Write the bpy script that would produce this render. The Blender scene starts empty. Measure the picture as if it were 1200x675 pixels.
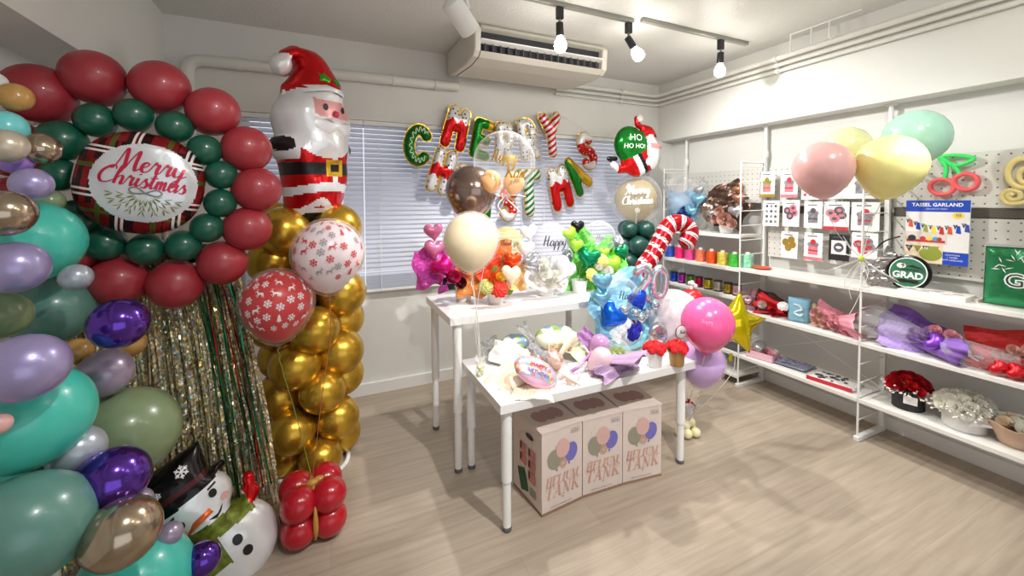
import bpy, math, random
import numpy as np
from mathutils import Vector, Matrix
random.seed(7); rng = np.random.RandomState(7)
SC = bpy.context.scene; COL = SC.collection
PI = math.pi
# ------------------------------------------------------------------ camera model (1200 x 675 frame)
F, CX, CY, EYE = 483.2, 600.0, 252.7, Vector((0, 0, 1.63))
YAW, PITCH, ROLL = .4293, .0365, .0043
_f = Vector((math.sin(YAW)*math.cos(PITCH), math.cos(YAW)*math.cos(PITCH), -math.sin(PITCH)))
_r = Vector((math.cos(YAW), -math.sin(YAW), 0)); _d = _f.cross(_r)
RT = math.cos(ROLL)*_r + math.sin(ROLL)*_d; DN = -math.sin(ROLL)*_r + math.cos(ROLL)*_d; FW = _f
def ray(x, y): return RT*((x-CX)/F) + DN*((y-CY)/F) + FW
def at(x, y, X=None, Y=None, Z=None, D=None):
    d = ray(x, y)
    t = D if D is not None else (X-EYE.x)/d.x if X is not None else (Y-EYE.y)/d.y if Y is not None else (Z-EYE.z)/d.z
    return EYE + d*t
def depth(p): return (Vector(p)-EYE).dot(FW)
def met(px, p): return px*depth(p)/F
# ------------------------------------------------------------------ materials
def lin(c):
    return tuple((v/255/12.92 if v/255 <= .04045 else ((v/255+.055)/1.055)**2.4) for v in c)
MATS = {}
def mat(name, rgb, rough=.5, metal=0, var=.0, scale=8, bump=0, bscale=60, trans=0, emit=0, coat=0, spec=.5, stretch=(1, 1, 1), sss=0, trl=0):
    if name in MATS: return MATS[name]
    m = bpy.data.materials.new(name); m.use_nodes = True; nt = m.node_tree; b = nt.nodes['Principled BSDF']
    c = lin(rgb); b.inputs['Base Color'].default_value = (*c, 1)
    b.inputs['Roughness'].default_value = rough; b.inputs['Metallic'].default_value = metal
    b.inputs['Specular IOR Level'].default_value = spec
    if trans: b.inputs['Transmission Weight'].default_value = trans
    if coat: b.inputs['Coat Weight'].default_value = coat; b.inputs['Coat Roughness'].default_value = .08
    if sss: b.inputs['Subsurface Weight'].default_value = sss; b.inputs['Subsurface Radius'].default_value = (.05, .03, .03); b.inputs['Subsurface Scale'].default_value = .3
    if emit: b.inputs['Emission Color'].default_value = (*c, 1); b.inputs['Emission Strength'].default_value = emit
    if var or bump:
        tc = nt.nodes.new('ShaderNodeTexCoord'); mp = nt.nodes.new('ShaderNodeMapping'); mp.inputs['Scale'].default_value = stretch
        nt.links.new(tc.outputs['Object'], mp.inputs[0])
    if var:
        n = nt.nodes.new('ShaderNodeTexNoise'); n.inputs['Scale'].default_value = scale; n.inputs['Detail'].default_value = 4
        nt.links.new(mp.outputs[0], n.inputs['Vector'])
        r = nt.nodes.new('ShaderNodeValToRGB'); r.color_ramp.elements[0].position = .3; r.color_ramp.elements[1].position = .7
        r.color_ramp.elements[0].color = (*[max(0, v*(1-var)) for v in c], 1); r.color_ramp.elements[1].color = (*[min(1, v*(1+var)) for v in c], 1)
        nt.links.new(n.outputs['Fac'], r.inputs[0]); nt.links.new(r.outputs[0], b.inputs['Base Color'])
    if bump:
        n2 = nt.nodes.new('ShaderNodeTexNoise'); n2.inputs['Scale'].default_value = bscale; n2.inputs['Detail'].default_value = 2
        nt.links.new(mp.outputs[0], n2.inputs['Vector'])
        bp = nt.nodes.new('ShaderNodeBump'); bp.inputs['Strength'].default_value = bump; bp.inputs['Distance'].default_value = .02
        nt.links.new(n2.outputs['Fac'], bp.inputs['Height']); nt.links.new(bp.outputs[0], b.inputs['Normal'])
    if trl:
        t = nt.nodes.new('ShaderNodeBsdfTranslucent'); t.inputs[0].default_value = (*c, 1); x = nt.nodes.new('ShaderNodeMixShader'); x.inputs[0].default_value = trl
        nt.links.new(b.outputs[0], x.inputs[1]); nt.links.new(t.outputs[0], x.inputs[2]); nt.links.new(x.outputs[0], nt.nodes['Material Output'].inputs[0])
    MATS[name] = m; return m
def clear(name, rgb=(255, 255, 255), op=.1, rough=.05, edge=.4):
    """thin clear film: mostly transparent, a little coloured body, glossy and denser at grazing angles (Fresnel)"""
    if name in MATS: return MATS[name]
    m = bpy.data.materials.new(name); m.use_nodes = True; nt = m.node_tree; N = nt.nodes; L = nt.links
    b = N['Principled BSDF']; b.inputs['Base Color'].default_value = (*lin(rgb), 1); b.inputs['Roughness'].default_value = rough
    t = N.new('ShaderNodeBsdfTransparent'); mx = N.new('ShaderNodeMixShader'); lw = N.new('ShaderNodeLayerWeight'); lw.inputs[0].default_value = .5; pw = N.new('ShaderNodeMath'); pw.operation = 'POWER'; pw.inputs[1].default_value = 4.2; L.new(lw.outputs['Facing'], pw.inputs[0])
    mp = N.new('ShaderNodeMapRange'); mp.inputs['From Min'].default_value = 0; mp.inputs['From Max'].default_value = 1; mp.inputs['To Min'].default_value = op; mp.inputs['To Max'].default_value = edge
    L.new(pw.outputs[0], mp.inputs[0]); L.new(mp.outputs[0], mx.inputs[0]); L.new(t.outputs[0], mx.inputs[1]); L.new(b.outputs[0], mx.inputs[2])
    L.new(mx.outputs[0], N['Material Output'].inputs[0]); MATS[name] = m; return m
def latex(name, rgb, rough=.28, trl=0): return mat('latex '+name, rgb, rough, var=.04, scale=3, coat=.25, trl=trl)
def chrome(name, rgb, rough=.2): return mat('chrome '+name, rgb, rough, .88, var=.03, scale=2)
def pearl(name, rgb): return mat('pearl '+name, rgb, .3, .35, var=.05, scale=30, coat=.4)
def foilm(name, rgb, metal=.65, rough=.2): return mat('foil '+name, rgb, rough, metal, bump=.12, bscale=22, var=.05, scale=6)
def paper(name, rgb): return mat('paper '+name, rgb, .65, var=.06, scale=20, bump=.15, bscale=25)
# ------------------------------------------------------------------ mesh building
class MB:
    def __init__(s): s.v = []; s.f = []; s.m = []; s.sm = []
    def add(s, vs, fs, m=0, smooth=True, M=None):
        o = len(s.v)
        s.v += [tuple(M @ Vector(v)) if M is not None else tuple(v) for v in vs]
        for k, f in enumerate(fs):
            s.f.append(tuple(i+o for i in f)); s.m.append(m if isinstance(m, int) else int(m[k])); s.sm.append(smooth)
        return s
    def box(s, c, d, m=0, M=None):
        x, y, z = c; a, b, e = d[0]/2, d[1]/2, d[2]/2
        vs = [(x+i*a, y+j*b, z+k*e) for i in (-1, 1) for j in (-1, 1) for k in (-1, 1)]
        return s.add(vs, [(0, 1, 3, 2), (4, 6, 7, 5), (0, 4, 5, 1), (2, 3, 7, 6), (0, 2, 6, 4), (1, 5, 7, 3)], m, False, M)
    def bb(s, x0, x1, y0, y1, z0, z1, m=0, M=None): return s.box(((x0+x1)/2, (y0+y1)/2, (z0+z1)/2), (x1-x0, y1-y0, z1-z0), m, M)
    def lathe(s, prof, n=24, m=0, M=None, smooth=True):
        vs = []; fs = []
        def ring(r, z):
            for k in range(n): a = 2*PI*k/n; vs.append((r*math.cos(a), r*math.sin(a), z))
            return len(vs)//n-1
        dirs = [math.atan2(b[1]-a[1], b[0]-a[0]) for a, b in zip(prof[:-1], prof[1:])]
        cur = ring(*prof[0])
        for i in range(len(prof)-1):
            nx = ring(*prof[i+1])
            for k in range(n):
                k2 = (k+1) % n; fs.append((cur*n+k, cur*n+k2, nx*n+k2, nx*n+k))
            cur = nx
            if i < len(prof)-2 and abs((dirs[i+1]-dirs[i]+PI) % (2*PI)-PI) > .75: cur = ring(*prof[i+1])   # hard edge
        if prof[0][0] > 1e-4: c = ring(*prof[0]); fs.append(tuple(c*n+k for k in range(n-1, -1, -1)))
        if prof[-1][0] > 1e-4: c = ring(*prof[-1]); fs.append(tuple(c*n+k for k in range(n)))
        return s.add(vs, fs, m, smooth, M)
    def tube(s, path, r, n=8, closed=False, m=0, M=None, mf=None):
        P = [Vector(p) for p in path]; N = len(P); R = r if isinstance(r, (list, tuple)) else [r]*N
        vs = []; fs = []; ms = []; up = None
        for i in range(N):
            a = P[(i-1) % N] if (i > 0 or closed) else P[i]; b = P[(i+1) % N] if (i < N-1 or closed) else P[i]
            t = (b-a); t = t.normalized() if t.length > 1e-9 else Vector((0, 0, 1))
            if up is None: up = t.orthogonal().normalized()
            up = (up - t*up.dot(t)); up = up.normalized() if up.length > 1e-6 else t.orthogonal().normalized()
            w = t.cross(up)
            for k in range(n):
                q = 2*PI*k/n; vs.append(P[i] + (up*math.cos(q)+w*math.sin(q))*R[i])
        for i in range(N if closed else N-1):
            for k in range(n):
                k2 = (k+1) % n; j = (i+1) % N; fs.append((i*n+k, i*n+k2, j*n+k2, j*n+k)); ms.append(mf(i, k) if mf else m)
        if not closed:
            o = len(vs); vs += vs[:n]+vs[(N-1)*n:N*n]
            fs.append(tuple(o+k for k in range(n-1, -1, -1))); ms.append(ms[0]); fs.append(tuple(o+n+k for k in range(n))); ms.append(ms[-2])
        return s.add(vs, fs, ms, True, M)
    def rod(s, a, b, r, n=10, m=0, r2=None): return s.tube([a, b], [r, r if r2 is None else r2], n, m=m)
    def ell(s, c, r, m=0, nu=20, nv=12, M=None):
        if isinstance(r, (int, float)): r = (r, r, r)
        T = Matrix.Translation(c) @ Matrix.Diagonal((*r, 1)); T = M @ T if M is not None else T
        return s.lathe([(max(math.sin(PI*i/nv), 1e-5), -math.cos(PI*i/nv)) for i in range(nv+1)], nu, m, T)
    def prism(s, pts, t, m=0, M=None):
        n = len(pts); vs = [(x, y, -t/2) for x, y in pts]+[(x, y, t/2) for x, y in pts]
        fs = [tuple(range(n-1, -1, -1)), tuple(range(n, 2*n))]+[(i, (i+1) % n, n+(i+1) % n, n+i) for i in range(n)]
        return s.add(vs, fs, m, False, M)
    def build(s, name, mats, parent=None, bevel=0, solid=0, sub=0, loc=None):
        me = bpy.data.meshes.new(name); v = s.v
        if loc is not None: v = [(a-loc[0], b-loc[1], c-loc[2]) for a, b, c in v]
        me.from_pydata(v, [], s.f)
        for m in (mats if isinstance(mats, (list, tuple)) else [mats]): me.materials.append(m)
        me.polygons.foreach_set('material_index', s.m); me.polygons.foreach_set('use_smooth', s.sm); me.update()
        return link(name, me, parent, bevel, solid, sub, loc)
def link(name, me, parent=None, bevel=0, solid=0, sub=0, loc=None):
    o = bpy.data.objects.new(name, me); COL.objects.link(o)
    if loc is not None: o.location = loc
    if parent is not None: o.parent = parent
    if bevel: b = o.modifiers.new('edge', 'BEVEL'); b.width = bevel; b.segments = 2; b.limit_method = 'ANGLE'
    if solid: b = o.modifiers.new('thick', 'SOLIDIFY'); b.thickness = solid; b.offset = 0
    if sub: b = o.modifiers.new('smooth', 'SUBSURF'); b.levels = b.render_levels = sub
    return o
def tag(o, label=None, cat=None, group=None, kind=None):
    if label: o['label'] = label
    if cat: o['category'] = cat
    if group: o['group'] = group
    if kind: o['kind'] = kind
    return o
def thing(name, label, cat, loc=(0, 0, 0), group=None):
    o = bpy.data.objects.new(name, None); COL.objects.link(o); o.location = loc; o.empty_display_size = .1
    return tag(o, label, cat, group)
def struct(mb, name, mats, bevel=0): return tag(mb.build(name, mats, bevel=bevel), kind='structure')
def frame(c, n, up=(0, 0, 1), roll=0):
    """matrix whose local x is right, y is up and z is the facing normal n"""
    n = Vector(n).normalized(); u = Vector(up); x = u.cross(n).normalized(); y = n.cross(x)
    return Matrix.Translation(c) @ Matrix(((x.x, y.x, n.x, 0), (x.y, y.y, n.y, 0), (x.z, y.z, n.z, 0), (0, 0, 0, 1))) @ Matrix.Rotation(roll, 4, 'Z')
def axis(c, d):
    """matrix whose local z points along d"""
    return Matrix.Translation(c) @ Vector(d).normalized().to_track_quat('Z', 'Y').to_matrix().to_4x4()
def spline(pts, n=6, closed=False):
    P = [Vector(p) for p in pts]; N = len(P); out = []
    for i in range(N if closed else N-1):
        if closed: a, b, c, d = P[(i-1) % N], P[i], P[(i+1) % N], P[(i+2) % N]
        else: a, b, c, d = P[max(i-1, 0)], P[i], P[i+1], P[min(i+2, N-1)]
        for k in range(n):
            t = k/n; out.append(.5*((2*b)+(c-a)*t+(2*a-5*b+4*c-d)*t*t+(3*b-a-3*c+d)*t**3))
    if not closed: out.append(P[-1])
    return out
# ------------------------------------------------------------------ balloons
def _bprof(neck=.2, n=16):
    pr = []
    for i in range(n+1):
        th = PI*(.0 + i/n); z = math.cos(th); r = math.sin(th)
        if z < 0: s = z*z; z *= 1+neck*s; r *= 1-.10*s
        pr.append((max(r, .012), z))
    return pr[::-1]
_BC = {}
def balloon(name, c, R, m, parent=None, to=(0, 0, -1), neck=.18, knot=True, res=28, lab=None):
    """one latex balloon: pear shaped body towards its knot, the knot a child"""
    key = (m.name, neck, res)
    if key not in _BC:
        mb = MB(); mb.lathe(_bprof(neck), res); o = mb.build(name, m); _BC[key] = o.data; bpy.data.objects.remove(o)
        kb = MB(); zz = -1-neck; kb.lathe([(.02, zz+.03), (.055, zz-.01), (.045, zz-.05), (.07, zz-.1), (.03, zz-.1)], 10); o = kb.build('knot', m); _BC[key+('k',)] = o.data; bpy.data.objects.remove(o)
    o = link(name, _BC[key], parent); q = (-Vector(to)).normalized().to_track_quat('Z', 'Y')
    o.rotation_euler = q.to_euler(); o.scale = (R, R, R); o.location = c
    if lab: o['label'] = lab
    if knot: link('knot', _BC[key+('k',)], o)
    return o
# ------------------------------------------------------------------ inflated foil from a signed distance
def sd_poly(P):
    P = np.array(P, float); Q = np.roll(P, -1, 0)
    def f(x, y):
        sh = np.shape(x); x = np.ravel(x); y = np.ravel(y); best = np.full(x.shape, 1e9); ins = np.zeros(x.shape, bool)
        for (ax, ay), (bx, by) in zip(P, Q):
            ex, ey = bx-ax, by-ay; t = np.clip(((x-ax)*ex+(y-ay)*ey)/(ex*ex+ey*ey+1e-12), 0, 1)
            best = np.minimum(best, (x-ax-t*ex)**2+(y-ay-t*ey)**2)
            c = ((ay > y) != (by > y)) & (x < (bx-ax)*(y-ay)/(by-ay+1e-15)+ax); ins ^= c
        return (np.sqrt(best)*np.where(ins, 1, -1)).reshape(sh)
    return f
def sd_caps(lines, r):
    def f(x, y):
        b = np.full(np.shape(x), 1e9)
        for L in lines:
            for (ax, ay), (bx, by) in zip(L[:-1], L[1:]):
                ex, ey = bx-ax, by-ay; t = np.clip(((x-ax)*ex+(y-ay)*ey)/(ex*ex+ey*ey+1e-12), 0, 1)
                b = np.minimum(b, np.hypot(x-ax-t*ex, y-ay-t*ey))
        return r-b
    return f
def sd_ell(cx, cy, a, b, rot=0):
    c, s = math.cos(rot), math.sin(rot)
    def f(x, y):
        u = ((x-cx)*c+(y-cy)*s)/a; v = (-(x-cx)*s+(y-cy)*c)/b
        return (1-np.hypot(u, v))*min(a, b)
    return f
def sd_or(*fs): return lambda x, y: np.maximum.reduce([f(x, y) for f in fs])
def foil(sdf, bbox, h, T, paint=None, wr=.04, back=True, seam=0):
    """an inflated pillow over the region sdf>0: heights solve Poisson's equation, as gas pressure would.  -> MB, height(x, y)"""
    x0, x1, y0, y1 = bbox; nx = max(4, int((x1-x0)/h)); ny = max(4, int((y1-y0)/h))
    X, Y = np.meshgrid(np.linspace(x0, x1, nx+1), np.linspace(y0, y1, ny+1), indexing='ij')
    S = sdf(X, Y); cx = (X[:-1, :-1]+X[1:, 1:])/2; cy = (Y[:-1, :-1]+Y[1:, 1:])/2
    K = sdf(cx, cy) > 0
    cnt = np.zeros(X.shape, int)
    for i in (0, 1):
        for j in (0, 1): cnt[i:i+nx, j:j+ny] += K
    inner = cnt == 4; bd = (cnt > 0) & ~inner
    U = np.zeros(X.shape)
    for _ in range(int(6*max(nx, ny))+60):
        A = .25*(np.roll(U, 1, 0)+np.roll(U, -1, 0)+np.roll(U, 1, 1)+np.roll(U, -1, 1)+h*h); U = np.where(inner, A, 0)
    Z = T*np.sqrt(U/max(U.max(), 1e-12))
    if wr: Z *= 1+wr*(np.sin(X*31/max(T, .02)*.12+Y*17)+np.sin(Y*37/max(T, .02)*.12-X*11))*np.exp(-np.maximum(S, 0)/(T*.8+1e-6))
    Xs, Ys = X.copy(), Y.copy(); e = h*.2
    for _ in range(2):
        s = sdf(Xs, Ys); gx = (sdf(Xs+e, Ys)-sdf(Xs-e, Ys))/(2*e); gy = (sdf(Xs, Ys+e)-sdf(Xs, Ys-e))/(2*e); g2 = gx*gx+gy*gy+1e-6
        st = np.clip(s, -h, h)/g2; Xs = np.where(bd, Xs-np.clip(st*gx, -h, h), Xs); Ys = np.where(bd, Ys-np.clip(st*gy, -h, h), Ys)
    mb = MB(); id1 = -np.ones(X.shape, int); use = cnt > 0; id1[use] = np.arange(use.sum())
    vs = [(a, b, c) for a, b, c in zip(Xs[use], Ys[use], Z[use])]
    id2 = id1.copy(); n1 = len(vs)
    if back:
        id2[inner] = n1+np.arange(inner.sum()); vs += [(a, b, -c) for a, b, c in zip(Xs[inner], Ys[inner], Z[inner])]
    fs = []; ms = []; PM = paint(cx, cy) if paint is not None else np.zeros(K.shape, int)
    for i, j in zip(*np.nonzero(K)):
        q = (id1[i, j], id1[i+1, j], id1[i+1, j+1], id1[i, j+1]); fs.append(q); ms.append(int(PM[i, j]))
        if back:
            q = (id2[i, j+1], id2[i+1, j+1], id2[i+1, j], id2[i, j]); fs.append(q); ms.append(int(PM[i, j]))
    mb.add(vs, fs, ms)
    def height(x, y):
        u = (x-x0)/(x1-x0)*nx; v = (y-y0)/(y1-y0)*ny; i = min(max(int(u), 0), nx-1); j = min(max(int(v), 0), ny-1); u -= i; v -= j
        return float(Z[i, j]*(1-u)*(1-v)+Z[i+1, j]*u*(1-v)+Z[i, j+1]*(1-u)*v+Z[i+1, j+1]*u*v)
    return mb, height
def tform(mb, M): mb.v = [tuple(M @ Vector(v)) for v in mb.v]; return mb
def heart_pts(w=1, n=40):
    o = []
    for k in range(n):
        t = 2*PI*k/n; o.append((w*.5*math.sin(t)**3, w*.5*(13*math.cos(t)-5*math.cos(2*t)-2*math.cos(3*t)-math.cos(4*t))/15))
    return o
def star_pts(r, q=.42, n=5, rot=PI/2): return [((r if k % 2 == 0 else r*q)*math.cos(rot+PI*k/n), (r if k % 2 == 0 else r*q)*math.sin(rot+PI*k/n)) for k in range(2*n)]
_HC = {}
def heart(w, m, M, parent, name='heart_balloon', lab=None):
    if m.name not in _HC:
        mb, _ = foil(sd_poly(heart_pts()), (-.55, .55, -.62, .5), .055, .27, wr=.03); o = mb.build(name, m); _HC[m.name] = o.data; bpy.data.objects.remove(o)
    o = link(name, _HC[m.name], parent); o.matrix_basis = M @ Matrix.Diagonal((w, w, w, 1))
    if lab: o['label'] = lab
    return o
# ------------------------------------------------------------------ writing
def text2d(s, size=1.0, bold=0, space=1.0):
    c = bpy.data.curves.new('t', 'FONT'); c.body = s; c.size = size; c.align_x = 'CENTER'; c.align_y = 'CENTER'; c.offset = bold*size; c.space_character = space; c.resolution_u = 3
    o = bpy.data.objects.new('t', c); COL.objects.link(o); bpy.context.view_layer.update()
    me = bpy.data.meshes.new_from_object(o.evaluated_get(bpy.context.evaluated_depsgraph_get()))
    vs = [tuple(v.co) for v in me.vertices]; fs = [tuple(p.vertices) for p in me.polygons]
    bpy.data.objects.remove(o); bpy.data.curves.remove(c); bpy.data.meshes.remove(me); return vs, fs
def write(mb, s, size, fn, m=0, bold=0, shear=0, space=1.0, sx=1.0):
    """lay flat lettering with fn(x, y) -> point"""
    vs, fs = text2d(s, size, bold, space); return mb.add([fn(sx*x+shear*y, y) for x, y, _ in vs], fs, m, False)
SCRIPT = {
 'M': (2.0, [[(0, .1), (.15, 0), (.35, .6), (.6, 1.9), (.75, 1.9), (.85, .9), (.95, .1), (1.2, 1.0), (1.55, 1.9), (1.65, 1.7), (1.62, .6), (1.75, 0), (2.0, .25)]]),
 'e': (.75, [[(0, .25), (.35, .5), (.6, .8), (.45, 1.0), (.2, .8), (.15, .3), (.4, 0), (.75, .25)]]),
 'r': (.85, [[(0, .25), (.2, .9), (.3, 1.15), (.38, .95), (.6, .95), (.55, .4), (.62, 0), (.85, .25)]]),
 'y': (1.05, [[(0, .3), (.15, 1.), (.15, .4), (.35, .05), (.7, .4), (.8, 1.0)], [(.8, 1.0), (.7, 0), (.5, -.9), (.2, -1.), (.25, -.6), (.9, .1), (1.2, .3)]]),
 'C': (1.25, [[(1.2, 1.6), (1.1, 2.0), (.7, 1.9), (.2, 1.3), (.05, .6), (.3, .05), (.8, .05), (1.25, .4)]]),
 'h': (1.0, [[(0, .3), (.4, 1.4), (.55, 2.1), (.35, 2.0), (.2, 1.), (.15, 0)], [(.15, 0), (.3, .7), (.6, 1.0), (.75, .7), (.7, .15), (.8, 0), (1.0, .25)]]),
 'i': (.5, [[(0, .25), (.2, 1.0), (.15, .3), (.28, 0), (.5, .25)], [(.24, 1.5), (.3, 1.38)]]),
 's': (.75, [[(0, .2), (.35, 1.05), (.4, .8), (.6, .4), (.45, 0), (.1, .05)], [(.45, 0), (.75, .25)]]),
 't': (.55, [[(0, .25), (.3, 1.7), (.2, .4), (.33, 0), (.55, .25)], [(-.05, 1.2), (.65, 1.32)]]),
 'm': (1.15, [[(0, .3), (.15, 1.), (.15, 0)], [(.15, .2), (.4, 1.), (.5, .8), (.5, 0)], [(.5, .2), (.75, 1.), (.85, .8), (.85, .2), (.95, 0), (1.15, .25)]]),
 'a': (1.0, [[(.75, .85), (.5, 1.05), (.15, .7), (.15, .2), (.4, 0), (.7, .5), (.8, 1.)], [(.8, 1.), (.75, .2), (.85, 0), (1.0, .25)]]),
 'H': (1.3, [[(.1, 1.9), (.3, 2.), (.25, 1), (.1, 0)], [(1., 2.0), (.9, 1), (.85, .1), (1.1, 0), (1.3, .25)], [(.0, .9), (1.2, 1.1)]]),
 'p': (.85, [[(0, .3), (.2, 1.0), (.1, 0), (0, -.9)], [(.1, .4), (.4, 1.), (.7, .7), (.55, .1), (.2, .1)], [(.55, .1), (.85, .3)]]),
 'R': (1.3, [[(.2, 1.9), (.3, 1), (.1, 0)], [(-.1, 1.5), (.4, 2.0), (1.0, 1.8), (.9, 1.2), (.35, 1.0), (.8, .5), (1.1, 0), (1.3, .25)]]),
 'u': (1.0, [[(0, .3), (.15, 1), (.12, .3), (.35, 0), (.65, .4), (.75, 1.)], [(.75, 1.), (.7, .2), (.8, 0), (1.0, .25)]]),
 'T': (1.0, [[(-.1, 1.7), (.4, 2.0), (1.3, 1.9)], [(.7, 1.9), (.55, .9), (.3, .05), (.05, .2)]]),
 'n': (.9, [[(0, .3), (.15, 1.), (.15, 0)], [(.15, .2), (.45, 1.), (.6, .7), (.6, .2), (.7, 0), (.9, .25)]]),
 'k': (.85, [[(0, .3), (.4, 1.4), (.5, 2.1), (.3, 2.), (.15, 0)], [(.15, .4), (.55, 1.), (.6, .7), (.25, .5), (.6, .05), (.85, .25)]]),
 'o': (.75, [[(.4, 1.), (.1, .6), (.3, 0), (.65, .4), (.4, 1.), (.75, .9)]]), ' ': (.7, [])}
def script(mb, s, size, fn, m=0, wt=.24, shear=.12):
    """brush lettering, thick on the down strokes; size is the x-height"""
    W = sum(SCRIPT[c][0] for c in s); x = -W/2
    for c in s:
        for st in SCRIPT[c][1]:
            P = spline([(px+x, py-.5, 0) for px, py in st], 5); vs = []
            for i, p in enumerate(P):
                a = P[max(i-1, 0)]; b = P[min(i+1, len(P)-1)]; t = (b-a).normalized() if (b-a).length > 1e-6 else Vector((1, 0, 0))
                w = wt*(.3+.7*max(0, -t.y))*.5+.02; nn = Vector((-t.y, t.x, 0))
                for sgn in (1, -1):
                    q = (p+nn*w*sgn)*size; vs.append(fn(q.x+shear*q.y, q.y))
            mb.add(vs, [(2*i, 2*i+1, 2*i+3, 2*i+2) for i in range(len(P)-1)], m, False)
        x += SCRIPT[c][0]
    return mb
def on_ball(M, R):
    """flat layout (x right, y up) wrapped on a ball of radius R facing local z"""
    def fn(x, y):
        a, b = x/R, y/R; return M @ Vector((R*math.sin(a)*math.cos(b), R*math.sin(b), R*math.cos(a)*math.cos(b)))
    return fn
def on_flat(M, z=0): return lambda x, y: M @ Vector((x, y, z))
SERIF = {
 'H': (.95, [(.2, 0, .25, 1, .2), (.72, 0, .77, 1, .2), (.2, .5, .75, .5, .05), (.05, 0, .4, 0, .05), (.1, 1, .42, 1, .05), (.58, 0, .92, 0, .05), (.6, 1, .95, 1, .05)]),
 'E': (.85, [(.2, 0, .25, 1, .2), (.05, 0, .75, 0, .06), (.1, 1, .8, 1, .06), (.25, .5, .6, .5, .05), (.76, 0, .8, .25, .06), (.78, .75, .8, 1, .06)]),
 'L': (.8, [(.2, 0, .25, 1, .2), (.05, 0, .75, 0, .06), (.1, 1, .42, 1, .05), (.75, 0, .8, .3, .06)]),
 'I': (.45, [(.2, 0, .25, 1, .2), (.05, 0, .4, 0, .05), (.08, 1, .43, 1, .05)]),
 'U': (.95, [(.2, .25, .25, 1, .2), (.25, .25, .35, .05, .14), (.35, .05, .6, .05, .08), (.6, .05, .75, .25, .06), (.75, .25, .78, 1, .05), (.08, 1, .42, 1, .05), (.62, 1, .95, 1, .05)]),
 'M': (1.2, [(.2, 0, .22, 1, .05), (.24, 1, .55, 0, .17), (.55, 0, .95, 1, .05), (.93, 0, .98, 1, .2), (.05, 0, .36, 0, .05), (.78, 0, 1.15, 0, .05), (.08, 1, .3, 1, .05), (.9, 1, 1.18, 1, .05)]),
 'T': (.9, [(.43, 0, .48, 1, .2), (.05, 1, .88, 1, .07), (.28, 0, .64, 0, .05), (.06, .72, .08, 1, .06), (.86, .72, .86, 1, .06)]),
 'A': (.95, [(.1, 0, .45, 1, .05), (.48, 1, .76, 0, .2), (.2, .35, .65, .35, .05), (0, 0, .25, 0, .05), (.58, 0, .95, 0, .05)]),
 'N': (1.0, [(.2, 0, .22, 1, .05), (.22, 1, .75, 0, .2), (.78, 0, .8, 1, .05), (.05, 0, .36, 0, .05), (.08, 1, .3, 1, .05), (.64, 1, .95, 1, .05)]),
 'K': (.95, [(.2, 0, .25, 1, .2), (.3, .4, .75, 1, .05), (.4, .55, .8, 0, .2), (.05, 0, .4, 0, .05), (.1, 1, .42, 1, .05), (.62, 0, .98, 0, .05), (.6, 1, .9, 1, .05)])}
def serif(mb, s, size, fn, m=0, shear=.18):
    W = sum(SERIF[c][0] for c in s); x = -W/2
    for c in s:
        for x0, y0, x1, y1, w in SERIF[c][1]:
            a = Vector((x+x0, y0-.5)); b = Vector((x+x1, y1-.5)); t = (b-a).normalized()
            nn = Vector((1, 0)) if abs(t.y) > .5 else Vector((0, 1)); q = [a-nn*w/2, a+nn*w/2, b+nn*w/2, b-nn*w/2]
            if abs(t.y) <= .5: q = [a-nn*w/2, b-nn*w/2, b+nn*w/2, a+nn*w/2]
            mb.add([fn(size*(p.x+shear*p.y), size*p.y) for p in q], [(0, 1, 2, 3)], m, False)
        x += SERIF[c][0]
    return mb
WORLD_RGB, WORLD_S, EXPO, BULB = (228, 232, 240), 1.1, 0.40, 50
FRONT_LAMPS = [(.35, .45, (-.40, .9, -1), 'track spotlight above the viewer aimed at the gold tower', 40, 1.3), (1.2, .45, (.05, .86, -1), 'track spotlight above the viewer aimed at the tables', 125, 1.15), (2.1, .45, (.6, .55, -1), 'track spotlight above the viewer aimed at the shelves', 22, 1.6), (2.75, .45, (.0, .42, -1), 'track spotlight above the viewer at the right end of its track', 70, .8)]
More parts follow.
